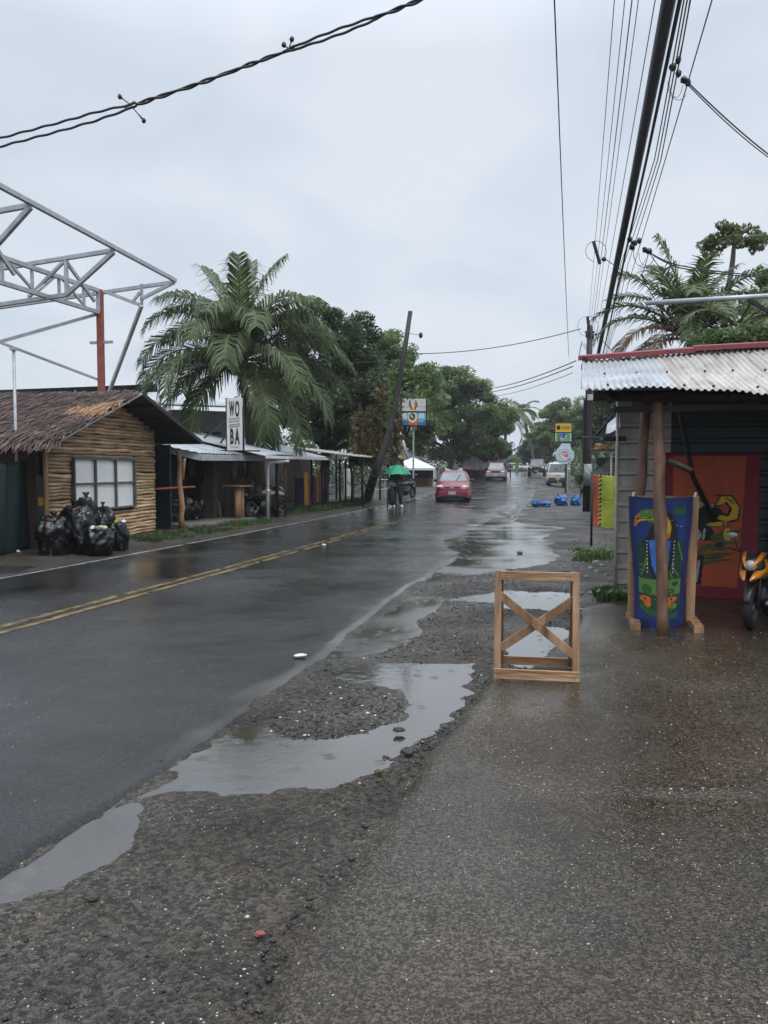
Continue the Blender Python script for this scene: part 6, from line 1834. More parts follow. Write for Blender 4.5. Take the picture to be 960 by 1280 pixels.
mats1 = [C['white'], C['pale'], C['black'], C['gold'], C['red'], C['cyan'], C['deep'], C['cream'], C['orange'], C['dgreen'], C['brown']]
up = [('r', 0, 0, 1, 1, 0), ('l', (0, .34), (1, .36), .006, 2), ('l', (0, .2), (1, .22), .003, 1), ('l', (0, .84), (1, .9), .003, 1),
      ('e', .46, .56, .17, .24, 0, 4), ('e', .46, .50, .10, .20, 0, 3), ('e', .34, .55, .05, .14, 20, 10), ('e', .60, .55, .05, .14, -20, 10), ('e', .42, .80, .04, .10, 15, 1), ('e', .52, .80, .04, .10, -15, 1), ('e', .46, .52, .05, .10, 0, 7), ('e', .40, .22, .03, .08, 0, 10), ('e', .56, .22, .03, .08, 0, 10)]
lo = [('r', 0, 0, 1, 1, 5), ('r', 0, 0, 1, .42, 6), ('p', [(0, 0), (.22, 0), (.14, .40), (0, .2)], 6), ('e', .12, .72, .09, .14, 0, 7), ('e', .82, .70, .13, .17, 0, 1), ('e', .80, .40, .14, .09, 0, 5),
      ('e', .46, .38, .22, .36, 0, 4), ('e', .47, .30, .20, .28, 0, 8), ('e', .44, .68, .20, .24, 0, 7), ('e', .43, .70, .13, .15, 0, 9), ('e', .39, .76, .03, .08, 10, 0), ('e', .46, .68, .03, .06, 0, 0), ('e', .49, .74, .03, .05, 0, 2)]
double_sign('black framed double sign with white top panel and blue bottom panel by the tree', 517, 498, 533, 33, 44, 0.05, up, lo, 0.0, mats1)
mats2 = [C['yellow'], C['gold'], C['black'], C['signgreen'], C['lgreen'], C['sky'], C['white'], C['pink'], C['navy']]
up = [('r', 0, 0, 1, 1, 0), ('r', 0, 0, 1, .2, 1), ('e', .14, .52, .06, .15, 0, 2), ('e', .25, .52, .06, .15, 0, 2), ('p', [(.08, .48), (.31, .48), (.20, .22)], 2)]
for k in range(7): up += [('e', .40 + .078 * k, .50, .028, .11, 0, 2), ('e', .40 + .078 * k, .50, .010, .05, 0, 1)]
lo = [('r', 0, 0, 1, 1, 3), ('r', 0, 0, .06, 1, 6), ('r', .94, 0, 1, 1, 6), ('e', .22, .4, .10, .3, 30, 4), ('e', .5, .68, .2, .22, 0, 5), ('e', .56, .70, .08, .10, 0, 8), ('e', .64, .62, .06, .06, 0, 6), ('r', .33, .24, .68, .40, 6), ('r', .42, .18, .68, .34, 7), ('e', .36, .36, .03, .12, 0, 6)]
t, z0, W_, H_ = double_sign('double sign with yellow panel over green panel in front of the right trees', 703.5, 529, 553, 22, 56, 0.0, up, lo, 0.35, mats2)
# round jar-shaped sign
p0 = P(706, 580, 50); gz_ = float(ground_z(p0.x, 50))
t = thing('round_sign', 'round pale blue sign with pink scribble and a flat top tab above the van', 'sign', (p0.x, 50, gz_))
z0 = p0.z - gz_; rr = .58
out = [(rr * math.sin(a), rr * -math.cos(a)) for a in np.linspace(-2.5, 2.5, 40)]
out = [(x, z0 + .58 + z) for x, z in out] + []
poly = out + [(-.22 + .55, z0 + 1.28), (-.18, z0 + 1.28)]
MB().prism([(x, 0, z) for x, z in poly], (0, .08, 0)).build('board', C['pale'], t)
ops = []
rnd = random.Random(12)
for k in range(40):
    a = k * .1571; ops.append(('e', .5 + .43 * math.cos(a), .5 + .43 * math.sin(a), .022, .028, 0, 2 if k % 2 else 3))
ops += [('e', .5, .58, .30, .20, 0, 4), ('e', .42, .40, .22, .12, 10, 1), ('e', .62, .40, .20, .12, -10, 4), ('l', (.25, .55), (.75, .62), .025, 1), ('l', (.3, .45), (.7, .42), .02, 5), ('p', [(.70, .05), (.98, .30), (.96, .10)], 5)]
painted('painted_face', 1.04, 1.04, 60, 60, ops, [C['pale'], C['cream'], C['sky'], C['navy'], C['pink'], C['red']], t, lambda u, v: (-.38 + .76 * u, -.012, z0 + .58 - .40 + .80 * v), thick=.01)
MB().tube([(.1, .12, 0), (.1, .12, z0 + 1.0)], .06, 8).build('post', M['pole'], t)

# feather flag
p0 = P(505, 574, 40)
t = thing('feather_flag', 'white sail shaped flag with a yellow stripe beside the thin dark post', 'flag', (p0.x, 40, .1))
z1 = P(497, 533, 40).z - .1; z0 = P(500, 574, 40).z - .1
xl = P(498, 560, 40).x - p0.x
MB().tube([(xl - .03, 0, 0), (xl - .03, 0, z1)], .025, 7).build('pole', M['galv'], t)
painted('cloth', .55, z1 - z0, 30, 60, [('l', (.40, .02), (.16, .66), .10, 1), ('l', (.55, .0), (.30, .5), .05, 2), ('l', (.85, .0), (.5, .4), .05, 3)], [M['canvas'], C['gold'], C['grey'], C['brown']], t,
        lambda u, v: (xl + .55 * u * (1 - v) ** .8, .04 * math.sin(v * 6 + u * 3), z0 + (z1 - z0) * v))

# ================================================================== white canopy tent
c0 = P(487, 606, 56); Yt = 57
tl, tr_ = P(486, 585, Yt), P(543, 585, Yt)
wd = tr_.x - tl.x; zE = P(500, 585, Yt).z; zP = P(512, 571, Yt).z
gz_ = float(elev(Yt))
tn = thing('canopy_tent', 'white canopy tent with thin legs standing behind the person with the umbrella', 'tent', ((tl.x + tr_.x) / 2, Yt + wd / 2, gz_), 0)
h_ = wd / 2; e0 = zE - gz_; pk_ = zP - gz_
cs = [(-h_, -h_), (h_, -h_), (h_ + .3, h_), (-h_ + .3, h_)]
mb = MB()
for i in range(4):
    a_, b_ = cs[i], cs[(i + 1) % 4]; n_ = 6
    for j in range(n_):
        f0, f1 = j / n_, (j + 1) / n_
        def q(c, f): return (c[0] * (1 - f) + .15 * f, c[1] * (1 - f), e0 + (pk_ - e0) * (f ** .92))
        mb.add([q(a_, f0), q(b_, f0), q(b_, f1), q(a_, f1)], [(0, 1, 2, 3)], a=.5)
    mb.add([(*a_, e0), (*b_, e0), (*b_, e0 - .16), (*a_, e0 - .16)], [(0, 1, 2, 3)], a=.5)
o = mb.build('canopy', M['canvas'], tn); s = o.modifiers.new('t', 'SOLIDIFY'); s.thickness = .012
for c in cs: MB().tube([(c[0] * .98, c[1] * .98, 0), (c[0] * .98, c[1] * .98, e0)], .045, 8).build('leg', M['white'], tn)
# table and things under the tent
ct = thing('market_counter', 'low brown counter with dark hanging goods under the white canopy', 'counter', ((tl.x + tr_.x) / 2 + .4, Yt + 1.4, gz_))
MB().box((0, 0, .32), (2.2, .8, .64)).build('counter', M['wallbrown'], ct)
MB().box((0, .5, .95), (2.6, .06, .75)).build('goods', M['black'], ct)
rnd = random.Random(2); mb = MB()
for i in range(9): mb.box((-1.1 + i * .27, .44, 1.28), (.2, .05, .10))
mb.build('price_cards', M['greycloth'], ct)
pp_ = P(524, 591, 60)
t = thing('hanging_sheet', 'square white cloth hanging at the back under the canopy', 'cloth', pp_)
MB().prism([(-.35, 0, 0), (.30, 0, 0), (.22, 0, .9), (-.42, 0, .9)], (0, .03, 0)).build('cloth', M['white'], t)
MB().tube([(-.5, .02, .92), (.35, .02, .92)], .02, 6).build('rod', M['darkwood'], t)

# dark stalls behind the tent and along the left roadside
def palapa(label, px0, px1, pytop, pye, Y, seed, name='palapa', dy=4.0, roofm='darkroof'):
    a_, b_ = P(px0, pye, Y), P(px1, pye, Y); gz = float(elev(Y)); W_ = b_.x - a_.x
    t = thing(name, label, 'shelter', ((a_.x + b_.x) / 2, Y + dy / 2, gz))
    e0 = a_.z - gz; pk = P(px0, pytop, Y).z - gz + dy * .06
    mb = MB(); rs = np.random.RandomState(seed)
    nx, ny = 14, 6; vs = []
    for i in range(nx + 1):
        for j in range(ny + 1):
            u = i / nx * 2 - 1; v = j / ny * 2 - 1
            k = max(abs(u) ** 1.4 * .85, abs(v))
            vs.append((W_ / 2 * u, dy / 2 * v, e0 + (pk - e0) * (1 - k) + .10 * rs.normal() * .6))
    mb.add(vs, [(i * (ny + 1) + j, (i + 1) * (ny + 1) + j, (i + 1) * (ny + 1) + j + 1, i * (ny + 1) + j + 1) for i in range(nx) for j in range(ny)], a=.4)
    o = mb.build('roof', M[roofm], t); s = o.modifiers.new('t', 'SOLIDIFY'); s.thickness = .14
    for i in range(4):
        for v in (-1, 1):
            x = W_ * (-.46 + .92 * i / 3); MB().tube([(x, v * dy * .45, 0), (x, v * dy * .45, e0 + .1)], .07, 7).build('post', M['darkwood'], t)
    fr = MB()
    for i in range(160):
        x = W_ / 2 * (2 * rs.rand() - 1); fr.add([(x, -dy / 2 - .02, e0 + .05), (x + .12, -dy / 2 - .02, e0 + .05), (x + .05 + .08 * rs.normal(), -dy / 2 - .05, e0 - .1 - .25 * rs.rand())], [(0, 1, 2)], a=rs.rand())
    fr.build('roof_fringe', M['thatch'] if roofm == 'darkroof' else M[roofm], t)
    MB().box((0, dy * .4, .5), (W_ * .9, .08, 1.0)).build('back_rail', M['darkwood'], t)
    return t


palapa('dark thatched roadside shelter on posts behind the far red pickup', 600, 640, 571, 583, 86, 3)
palapa('low dark roadside shelter between the red hatchback and the far pickup', 578, 612, 574, 584, 74, 4, name='shelter')
palapa('grey tin roofed stall behind the white canopy tent', 474, 530, 567, 576, 66, 6, name='shelter', roofm='greyt' if 'greyt' in M else 'darkroof')
# pale wall seen under the far shelters
for (px0, px1, Y, lab) in [(553, 612, 80, 'low pale wall behind the roadside shelters'), ]:
    a_, b_ = P(px0, 590, Y), P(px1, 590, Y + 12); gz = float(elev(Y))
    MB().bar((a_.x, a_.y, gz + .45), (b_.x, b_.y, gz + .55), .2, .9).solo('low_wall', lab, 'wall', M['wallgrey'])

# ================================================================== vehicles
def vehicle(name, label, cat, loc, rz, L_, W_, H_, body, spec, wheel_r=.29, group=None, two_tone=None):
    """front faces local -y.  spec: stations [(y, half width, z bottom, z top)] of the lower body and greenhouse (y0,y1 at belt; y0,y1 at roof; belt z; roof half width)"""
    t = thing(name, label, cat, loc, rz, group)
    mb = MB(); rings = []
    for (y, hw, zb, zt) in spec['body']:
        s = []
        zm = zb + (zt - zb) * .45
        prof = [(.0, zb), (hw * .86, zb), (hw * .97, zb + .07), (hw, zm), (hw * .985, zt - .10), (hw * .93, zt - .02), (hw * .70, zt + .012), (0, zt + .025)]
        ring = [(x, y, z) for x, z in prof] + [(-x, y, z) for x, z in prof[-2:0:-1]]
        rings.append(ring)
    mb.loft(rings)
    bo = mb.build('body', body, t, smooth=True, bevel=0)
    g0, g1, r0, r1, zb, hb, hr = spec['cabin']
    mb = MB(); rings = []
    for f in (0, .25, .5, .75, .92, 1.0):
        z = zb - .03 + (H_ - zb + .03) * f
        y0 = g0 + (r0 - g0) * f; y1 = g1 + (r1 - g1) * f; w2 = hb + (hr - hb) * f
        if f == 1.0: y0 += .10; y1 -= .10; w2 -= .08
        k = .10
        rings.append([(-w2 + k, y0, z), (w2 - k, y0, z), (w2, y0 + k, z), (w2, y1 - k, z), (w2 - k, y1, z), (-w2 + k, y1, z), (-w2, y1 - k, z), (-w2, y0 + k, z)])
    mb.loft(rings)
    mb.build('cabin', body, t, smooth=False, bevel=.025)
    hgt = H_ - zb

    def pt(f, s, side):     # point on the greenhouse: f height fraction; side front/rear
        z = zb + hgt * f; w2 = hb + (hr - hb) * f
        y = g0 + (r0 - g0) * f if side == 'f' else g1 + (r1 - g1) * f
        return V((s * (w2 - .09), y + (-.012 if side == 'f' else .012), z))
    for side, nm in (('f', 'windscreen'), ('r', 'rear_window')):
        q = [pt(.06, -1, side), pt(.06, 1, side), pt(.86, 1, side), pt(.86, -1, side)]
        MB().prism(q if side == 'f' else q[::-1], (0, .008 if side == 'f' else -.008, 0)).build(nm, M['screen'], t)
        MB().prism([q[0] + V((.0, 0, -.03)), q[1] + V((0, 0, -.03)), q[1] + V((0, 0, .01)), q[0] + V((0, 0, .01))], (0, -.006 if side == 'f' else .006, 0)).build('window_seal', M['plastic'], t)
    for s in (-1, 1):
        for (u0, u1) in ((.08, .48), (.53, .92)):
            def sp2(f, u):
                z = zb + hgt * f; w2 = hb + (hr - hb) * f
                y0 = g0 + (r0 - g0) * f; y1 = g1 + (r1 - g1) * f
                return V((s * (w2 + .008), y0 + (y1 - y0) * u, z))
            MB().prism([sp2(.10, u0), sp2(.10, u1), sp2(.85, u1), sp2(.85, u0)], (-s * .006, 0, 0)).build('side_window', M['glass'], t)
        fy = spec['body'][0][0]; wy = spec['wheels']
        for y in wy:
            w = MB(); hw = W_ / 2
            w.tube([(s * (hw - .19), y, wheel_r), (s * (hw - .18), y, wheel_r), (s * (hw - .02), y, wheel_r), (s * (hw - .005), y, wheel_r)], [wheel_r * .9, wheel_r, wheel_r, wheel_r * .9], 22)
            wo_ = w.build('wheel', M['tyre'], t, smooth=False)
            MB().tube([(s * (hw - .02), y, wheel_r), (s * (hw + .004), y, wheel_r)], wheel_r * .62, 18).build('rim', M['rim'], wo_)
            MB().tube([(s * (hw - .25), y, wheel_r + .03), (s * (hw - .012), y, wheel_r + .03)], wheel_r * 1.17, 20).build('wheel_arch', M['black'], t)
    return t, bo


def lamps(t, y, z, x, r, m='lamp', nm='headlight', tilt=0):
    for s in (-1, 1):
        MB().blob((s * x, y, z), r, 1, 0, 1, 14, 9).build(nm, M[m], t, smooth=True)


# red hatchback in the road, facing the camera
def road_dir(Y): return math.atan2(float(road_x(Y + 1) - road_x(Y - 1)), 2.0)


Yc = 37.6; cx = P(572, 629, Yc).x
hd = road_dir(Yc)
rz = -(math.atan2(cx, Yc) + .045)
CW = 1.62
spec = dict(body=[(-1.93, .52, .32, .62), (-1.88, .70, .24, .70), (-1.74, .79, .20, .80), (-1.45, .81, .20, .88), (-.95, .81, .20, .98), (-.5, .81, .2, 1.0), (.9, .81, .2, 1.0), (1.6, .80, .22, 1.0), (1.85, .76, .28, .95), (1.93, .68, .32, .85)],
            cabin=(-.98, 1.72, -.30, 1.25, .96, .76, .57), wheels=(-1.25, 1.22))
ct_, bo = vehicle('hatchback_car', 'small red hatchback driving towards the camera along the centre line', 'car', (cx, Yc + 1.9, 0.03), rz, 3.9, CW, 1.47, M['paintred'], spec, .28)
lamps(ct_, -1.74, .735, .59, (.20, .13, .075))
lamps(ct_, -1.90, .42, .46, (.08, .05, .03), nm='fog_lamp')
MB().box((0, -1.885, .70), (.74, .06, .07)).build('grille', M['plastic'], ct_, bevel=.01)
eg = MB(); eg.box((0, -1.925, .70), (.17, .02, .035)); eg.box((0, -1.926, .70), (.06, .02, .065)); eg.build('emblem', M['gold'], ct_)
fb = MB(); fb.loft([[(x, y, z) for x, z in ((-w2, .24), (w2, .24), (w2, .40), (w2 * .98, .52), (-w2 * .98, .52), (-w2, .40))] for y, w2 in ((-1.99, .62), (-1.96, .74), (-1.82, .815), (-1.5, .822))])
fb.build('front_bumper', M['paintred'], ct_, bevel=.02)
MB().box((0, -1.985, .285), (1.1, .03, .08)).build('air_intake', M['plastic'], ct_)
MB().box((0, -1.70, .23), (1.5, .4, .10)).build('underside', M['black'], ct_)
MB().box((0, -2.005, .45), (.33, .02, .15)).build('number_plate', M['plate'], ct_)
for s in (-1, 1):
    mo = MB().blob((s * .89, -.62, 1.02), (.10, .06, .07), 1, 0, 1, 12, 8).build('wing_mirror', M['plastic'], ct_, smooth=True)
    MB().tube([(s * .76, -.6, .99), (s * .86, -.61, 1.0)], .025, 6).build('mirror_arm', M['plastic'], mo)
mw = MB(); mw.tube([(.12, -.975, 1.0), (.34, -.56, 1.30)], .012, 5); mw.tube([(-.45, -.985, .985), (.1, -.98, .99)], .012, 5); mw.build('wiper', M['plastic'], ct_)
rk = MB(); rk.prism([(-.42, .0, 1.47), (-.20, .0, 1.47), (-.10, .0, 1.52), (-.50, 0, 1.66)], (0, .06, 0)); rk.prism([(.12, .1, 1.47), (.40, .1, 1.47), (.42, .1, 1.58), (.30, .1, 1.66)], (0, .06, 0)); rk.box((0, .3, 1.49), (.8, .5, .03))
rk.build('roof_sign', M['white'], ct_)

# far red and silver pickup
Ys = 70; cx = P(625, 600, Ys).x
spec = dict(body=[(-2.2, .70, .42, .80), (-2.15, .80, .36, .94), (-1.9, .86, .34, 1.00), (-1.2, .88, .34, 1.06), (-.9, .88, .34, 1.08), (1.0, .88, .34, 1.08), (2.1, .87, .36, 1.08), (2.25, .84, .42, 1.0)],
            cabin=(-1.0, 1.1, -.42, .75, 1.04, .80, .62), wheels=(-1.4, 1.4))
sv, bo = vehicle('pickup_truck', 'red pickup with silver lower front driving this way far down the road', 'pickup', (cx, Ys + 2.2, float(elev(Ys))), -.18, 4.4, 1.78, 1.72, M['paintsuvred'], spec, .37)
MB().box((0, -2.0, .60), (1.72, .5, .34)).build('front_bumper', M['silver'], sv, bevel=.05)
lamps(sv, -2.13, .86, .62, (.17, .08, .08)); MB().box((0, -2.19, .86), (.72, .06, .16)).build('grille', M['plastic'], sv, bevel=.01)
MB().box((0, -2.27, .56), (.34, .02, .14)).build('number_plate', M['plate'], sv)
for s in (-1, 1): MB().blob((s * .98, -.75, 1.16), (.11, .06, .10), 1, 0, 1, 10, 8).build('wing_mirror', M['plastic'], sv, smooth=True)
MB().box((0, 1.9, 1.3), (1.6, .9, .5)).build('load', M['black'], sv, bevel=.03)

# black off-roader
Yb = 82; cx = P(676, 596, Yb).x
spec = dict(body=[(-1.95, .70, .5, .86), (-1.9, .82, .44, 1.0), (-1.6, .86, .42, 1.06), (-.8, .87, .42, 1.1), (1.7, .87, .42, 1.1), (1.95, .84, .48, 1.05)], cabin=(-.75, 1.85, -.42, 1.7, 1.06, .80, .68), wheels=(-1.25, 1.3))
bj, bo = vehicle('off_road_car', 'black off road car parked with its front this way near the end of the road', 'car', (cx, Yb + 2, float(ground_z(cx, Yb)) + .25), -.22, 4.0, 1.78, 1.80, M['paintblack'], spec, .38)
lamps(bj, -1.92, .86, .60, (.11, .06, .10)); MB().box((0, -1.95, .86), (.8, .05, .18)).build('grille', M['plastic'], bj); MB().box((0, -1.98, .55), (1.7, .16, .2)).build('front_bumper', M['plastic'], bj, bevel=.03)
MB().box((0, -2.07, .56), (.33, .02, .13)).build('number_plate', M['plate'], bj)

# white van seen from behind
Yv = 62; cx = P(701, 610, Yv).x
gzv = float(ground_z(cx, Yv))
spec = dict(body=[(-1.65, .62, .4, .9), (-1.6, .70, .34, 1.0), (-1.3, .73, .30, 1.08), (1.3, .735, .30, 1.08), (1.58, .73, .32, 1.08), (1.65, .70, .36, 1.05)], cabin=(-1.6, 1.62, -1.05, 1.42, 1.05, .725, .60), wheels=(-1.1, 1.05))
vn, bo = vehicle('microvan', 'white microvan parked on the gravel shoulder with its rear facing this way', 'van', (cx, Yv + 1.6, gzv), math.pi - .16, 3.3, 1.5, 1.80, M['paintwhite'], spec, .27)
MB().box((0, 1.66, .42), (1.42, .16, .22)).build('rear_bumper', M['plastic'], vn, bevel=.03)
MB().box((0, 1.66, .62), (1.36, .04, .16)).build('lamp_panel', M['wallbrown'], vn, bevel=.01)
for s in (-1, 1): MB().box((s * .58, 1.68, .63), (.2, .05, .13)).build('tail_lamp', M['redlamp'], vn, bevel=.01)
MB().box((0, 1.685, .63), (.32, .02, .15)).build('number_plate', M['plate'], vn)
eg = MB(); eg.bar((-.16, 1.665, .92), (0, 1.665, .84), .03); eg.bar((.16, 1.665, .92), (0, 1.665, .84), .03); eg.bar((0, 1.665, .90), (0, 1.665, .84), .03); eg.build('emblem', M['greycloth'], vn)
MB().box((.15, 1.55, 1.36), (.28, .05, .2)).build('sticker', M['greycloth'], vn)
for s in (-1, 1): MB().blob((s * .84, -1.25, 1.2), (.09, .05, .10), 1, 0, 1, 10, 8).build('wing_mirror', M['plastic'], vn, smooth=True)
vn.scale = (1.06, 1.06, 1.06)
# low board and orange post beside the van
t = thing('white_board', 'small white board on an orange base left of the white van', 'board', (P(687, 604, 66).x, 66, float(ground_z(P(687, 604, 66).x, 66))))
MB().box((0, 0, .9), (.42, .05, .9)).build('panel', M['offwhite'], t); MB().box((0, 0, .25), (.3, .2, .5)).build('base', M['cone'], t)

# distant parked cars
for i, (px, Y, m_, lab) in enumerate([(643, 132, 'paintwhite', 'tiny white car parked at the far end of the road beside the cloth'), (652, 140, 'paintgrey', 'tiny grey car parked in the middle of the far row'), (661, 134, 'paintwhite', 'tiny white car parked furthest right in the far row')]):
    cx = P(px, 592, Y).x
    spec = dict(body=[(-1.95, .70, .32, .62), (-1.7, .80, .24, .84), (-.9, .82, .24, .95), (1.6, .82, .26, .98), (1.95, .74, .34, .9)], cabin=(-.9, 1.6, -.3, 1.2, .94, .76, .58), wheels=(-1.2, 1.2))
    v, bo = vehicle('parked_car', lab, 'car', (cx, Y, float(ground_z(cx, Y))), 1.2 - i * .4, 3.9, 1.64, 1.45, M[m_], spec, .3, 'distant parked cars')
    lamps(v, -1.8, .7, .55, (.15, .1, .08))
t = thing('hanging_sheet', 'pale greenish cloth hanging upright at the far end of the road', 'cloth', (P(646, 590, 120).x, 120, float(ground_z(P(646, 590, 120).x, 120))))
MB().box((0, 0, .8), (.55, .06, 1.6)).build('cloth', C['lgreen'], t); MB().box((0, 0, .02), (.7, .3, .04)).build('foot', M['black'], t)
t = thing('orange_barrier', 'bright orange plastic barrier at the far end of the road', 'barrier', (P(664, 592, 118).x, 118, float(ground_z(P(664, 592, 118).x, 118))))
MB().prism([(-.6, 0, 0), (.6, 0, 0), (.45, 0, .9), (-.45, 0, .9)], (0, .4, 0)).build('body', M['cone'], t, bevel=.03); MB().box((0, -.02, .55), (.9, .03, .2)).build('stripe', M['white'], t)


# ================================================================== motorcycles
def motorcycle(label, loc, rz, colr, group=None):
    t = thing('motorcycle', label, 'motorcycle', loc, rz, group)      # front towards local -y
    for y in (-.66, .62):
        mb = MB(); rr = []; n_ = 28
        for i in range(n_):
            a = 2 * math.pi * i / n_; c = V((0, y + math.cos(a) * .23, .29 + math.sin(a) * .23)); rad = V((0, math.cos(a), math.sin(a)))
            rr.append([c + rad * (.058 * math.cos(b)) + V((.06 * math.sin(b), 0, 0)) for b in np.linspace(0, 2 * math.pi, 10, endpoint=False)])
        rr.append(rr[0]); mb.loft(rr, cap=False)
        wl = mb.build('wheel', M['tyre'], t, smooth=True)
        sp = MB()
        for i in range(5):
            a = i * 1.2566; sp.bar((0, y, .29), (0, y + math.cos(a) * .2, .29 + math.sin(a) * .2), .03, .045, up=(1, 0, 0))
        sp.tube([(-.05, y, .29), (.05, y, .29)], .06, 10); sp.build('rim', M['rim'], wl)
    for s in (-1, 1): MB().tube([(s * .085, -.66, .29), (s * .08, -.56, .62), (s * .06, -.44, .92)], .026, 8).build('fork', M['plastic'], t, smooth=True)
    fe = MB(); vs = []
    for i in range(13):
        a = R(20 + 130 * i / 12); wv = .085 * (1 - .5 * abs(i - 6) / 6)
        for s in (-1, -.5, .5, 1): vs.append((s * wv, -.66 - math.cos(a) * .33, .29 + math.sin(a) * .33 + (.02 if abs(s) < 1 else -.02)))
    fe.add(vs, [(i * 4 + j, i * 4 + j + 1, i * 4 + j + 5, i * 4 + j + 4) for i in range(12) for j in range(3)], a=.5)
    o = fe.build('front_fender', M['plastic'], t, smooth=True); s_ = o.modifiers.new('t', 'SOLIDIFY'); s_.thickness = .012
    # beak and cowl panels
    for s in (-1, 1):
        MB().loft([[V((s * .03, -.98, .70)), V((s * .05, -.98, .705)), V((s * .05, -.98, .71)), V((s * .03, -.98, .712))], [V((s * .05, -.80, .70)), V((s * .13, -.78, .72)), V((s * .13, -.78, .78)), V((s * .05, -.80, .80))],
                   [V((s * .08, -.5, .72)), V((s * .19, -.45, .74)), V((s * .19, -.45, .88)), V((s * .08, -.5, .90))], [V((s * .1, -.15, .74)), V((s * .18, -.12, .76)), V((s * .18, -.12, .84)), V((s * .1, -.15, .86))]]).build('side_cowl', colr, t, smooth=True)
        MB().loft([[V((s * .035, -.88, .86)), V((s * .05, -.88, .865)), V((s * .05, -.88, .875)), V((s * .035, -.88, .88))], [V((s * .07, -.72, .92)), V((s * .12, -.70, .93)), V((s * .12, -.70, .97)), V((s * .07, -.72, .98))],
                   [V((s * .09, -.55, .99)), V((s * .15, -.52, 1.0)), V((s * .15, -.52, 1.04)), V((s * .09, -.55, 1.05))]]).build('cowl_flash', colr, t, smooth=True)
    MB().blob((0, -.58, .86), (.15, .20, .17), 2, .1, 1, 16, 12).build('front_cowl', M['plastic'], t, smooth=True)
    MB().blob((0, -.75, .88), (.08, .05, .07), 2, .0, 1, 12, 9).build('headlight', M['lamp'], t, smooth=True)
    MB().tube([(-.34, -.36, 1.06), (-.2, -.42, 1.04), (0, -.44, .98), (.2, -.42, 1.04), (.34, -.36, 1.06)], .018, 8).build('handlebar', M['plastic'], t, smooth=True)
    for s in (-1, 1):
        m_ = MB().tube([(s * .22, -.42, 1.04), (s * .27, -.48, 1.22)], .009, 6).build('mirror_stalk', M['plastic'], t)
        MB().blob((s * .29, -.49, 1.25), (.07, .02, .045), 1, 0, 1, 12, 8).build('mirror', M['silver'], m_, smooth=True)
    MB().loft([[V((-.11, -.15, .70)), V((.11, -.15, .70)), V((.09, -.15, .83)), V((-.09, -.15, .83))], [V((-.15, .1, .68)), V((.15, .1, .68)), V((.12, .1, .80)), V((-.12, .1, .80))], [V((-.12, .75, .72)), V((.12, .75, .72)), V((.08, .8, .86)), V((-.08, .8, .86))]]).build('seat', M['black'], t, smooth=True)
    MB().blob((0, -.12, .80), (.14, .26, .13), 3, .1, 1, 16, 12).build('fuel_tank', colr, t, smooth=True)
    MB().blob((0, .02, .40), (.15, .26, .20), 5, .3, 2, 16, 12).build('engine', M['plastic'], t, smooth=True)
    MB().tube([(.1, -.15, .30), (.14, .3, .27), (.16, .8, .38)], [.03, .04, .05], 8).build('exhaust', M['galv'], t, smooth=True)
    MB().loft([[V((-.07, .6, .66)), V((.07, .6, .66)), V((.07, .6, .74)), V((-.07, .6, .74))], [V((-.03, 1.0, .84)), V((.03, 1.0, .84)), V((.03, 1.0, .87)), V((-.03, 1.0, .87))]]).build('tail', colr, t, smooth=True)
    MB().box((0, .98, .78), (.1, .05, .05)).build('tail_lamp', M['redlamp'], t)
    return t


bk = G(941, 792, FZ); brz = 1.0
M['bikeorange'] = mat('orange_bike_paint', (.62, .24, .02), .3, (.55, .19, .015), 3, coat=.5)
fw_ = V((math.sin(-brz) * -1, 0, 0))
rot = Matrix.Rotation(-0.62, 4, 'Z')
cpos = V((bk.x + .05, bk.y + .16, FZ)) - rot @ V((0, -.66 * .74, 0))
motorcycle('black motorcycle with orange cowl parked at the right edge in front of the towels', (cpos.x, cpos.y, FZ), -0.62, M['bikeorange']).scale = (.74, .74, .74)
g1 = P(508, 618, 41)
g2 = XS @ V((1.9, .75, .03))
motorcycle('dark motorcycle parked under the eave of the long dark stall', g2, srz + 1.1, M['offwhite'])
motorcycle('dark motorcycle with red lamp parked beyond the person with the umbrella', (g1.x, 41, .06), 2.6, M['paintblack'])

# ================================================================== person under the green umbrella
pg = G(495, 635.5)
ph = math.pi * 0.06


def skin_figure(name, joints, bones, m, parent, level=2):
    """joints: {name: (pos, rx, ry)}; one continuous surface"""
    me = bpy.data.meshes.new(name); keys = list(joints)
    me.from_pydata([joints[k][0] for k in keys], [(keys.index(a), keys.index(b)) for a, b in bones], [])
    o = bpy.data.objects.new(name, me); COL.objects.link(o)
    sk_ = o.modifiers.new('skin', 'SKIN'); sk_.use_smooth_shade = True
    lay = me.skin_vertices[0].data if me.skin_vertices else None
    if lay is None:
        bm = bmesh.new(); bm.from_mesh(me); bm.verts.layers.skin.verify(); bm.to_mesh(me); bm.free(); lay = me.skin_vertices[0].data
    for i, k in enumerate(keys):
        lay[i].radius = joints[k][1:3]; lay[i].use_root = (i == 0)
    ss = o.modifiers.new('smooth', 'SUBSURF'); ss.levels = level; ss.render_levels = level
    me.materials.append(m); o.parent = parent; XF[o.name] = XF[parent.name]
    return o


pr = thing('person', 'person in dark clothes walking under a green umbrella with a grey bundle at the hip', 'person', (pg.x, pg.y, .045), 0.15)
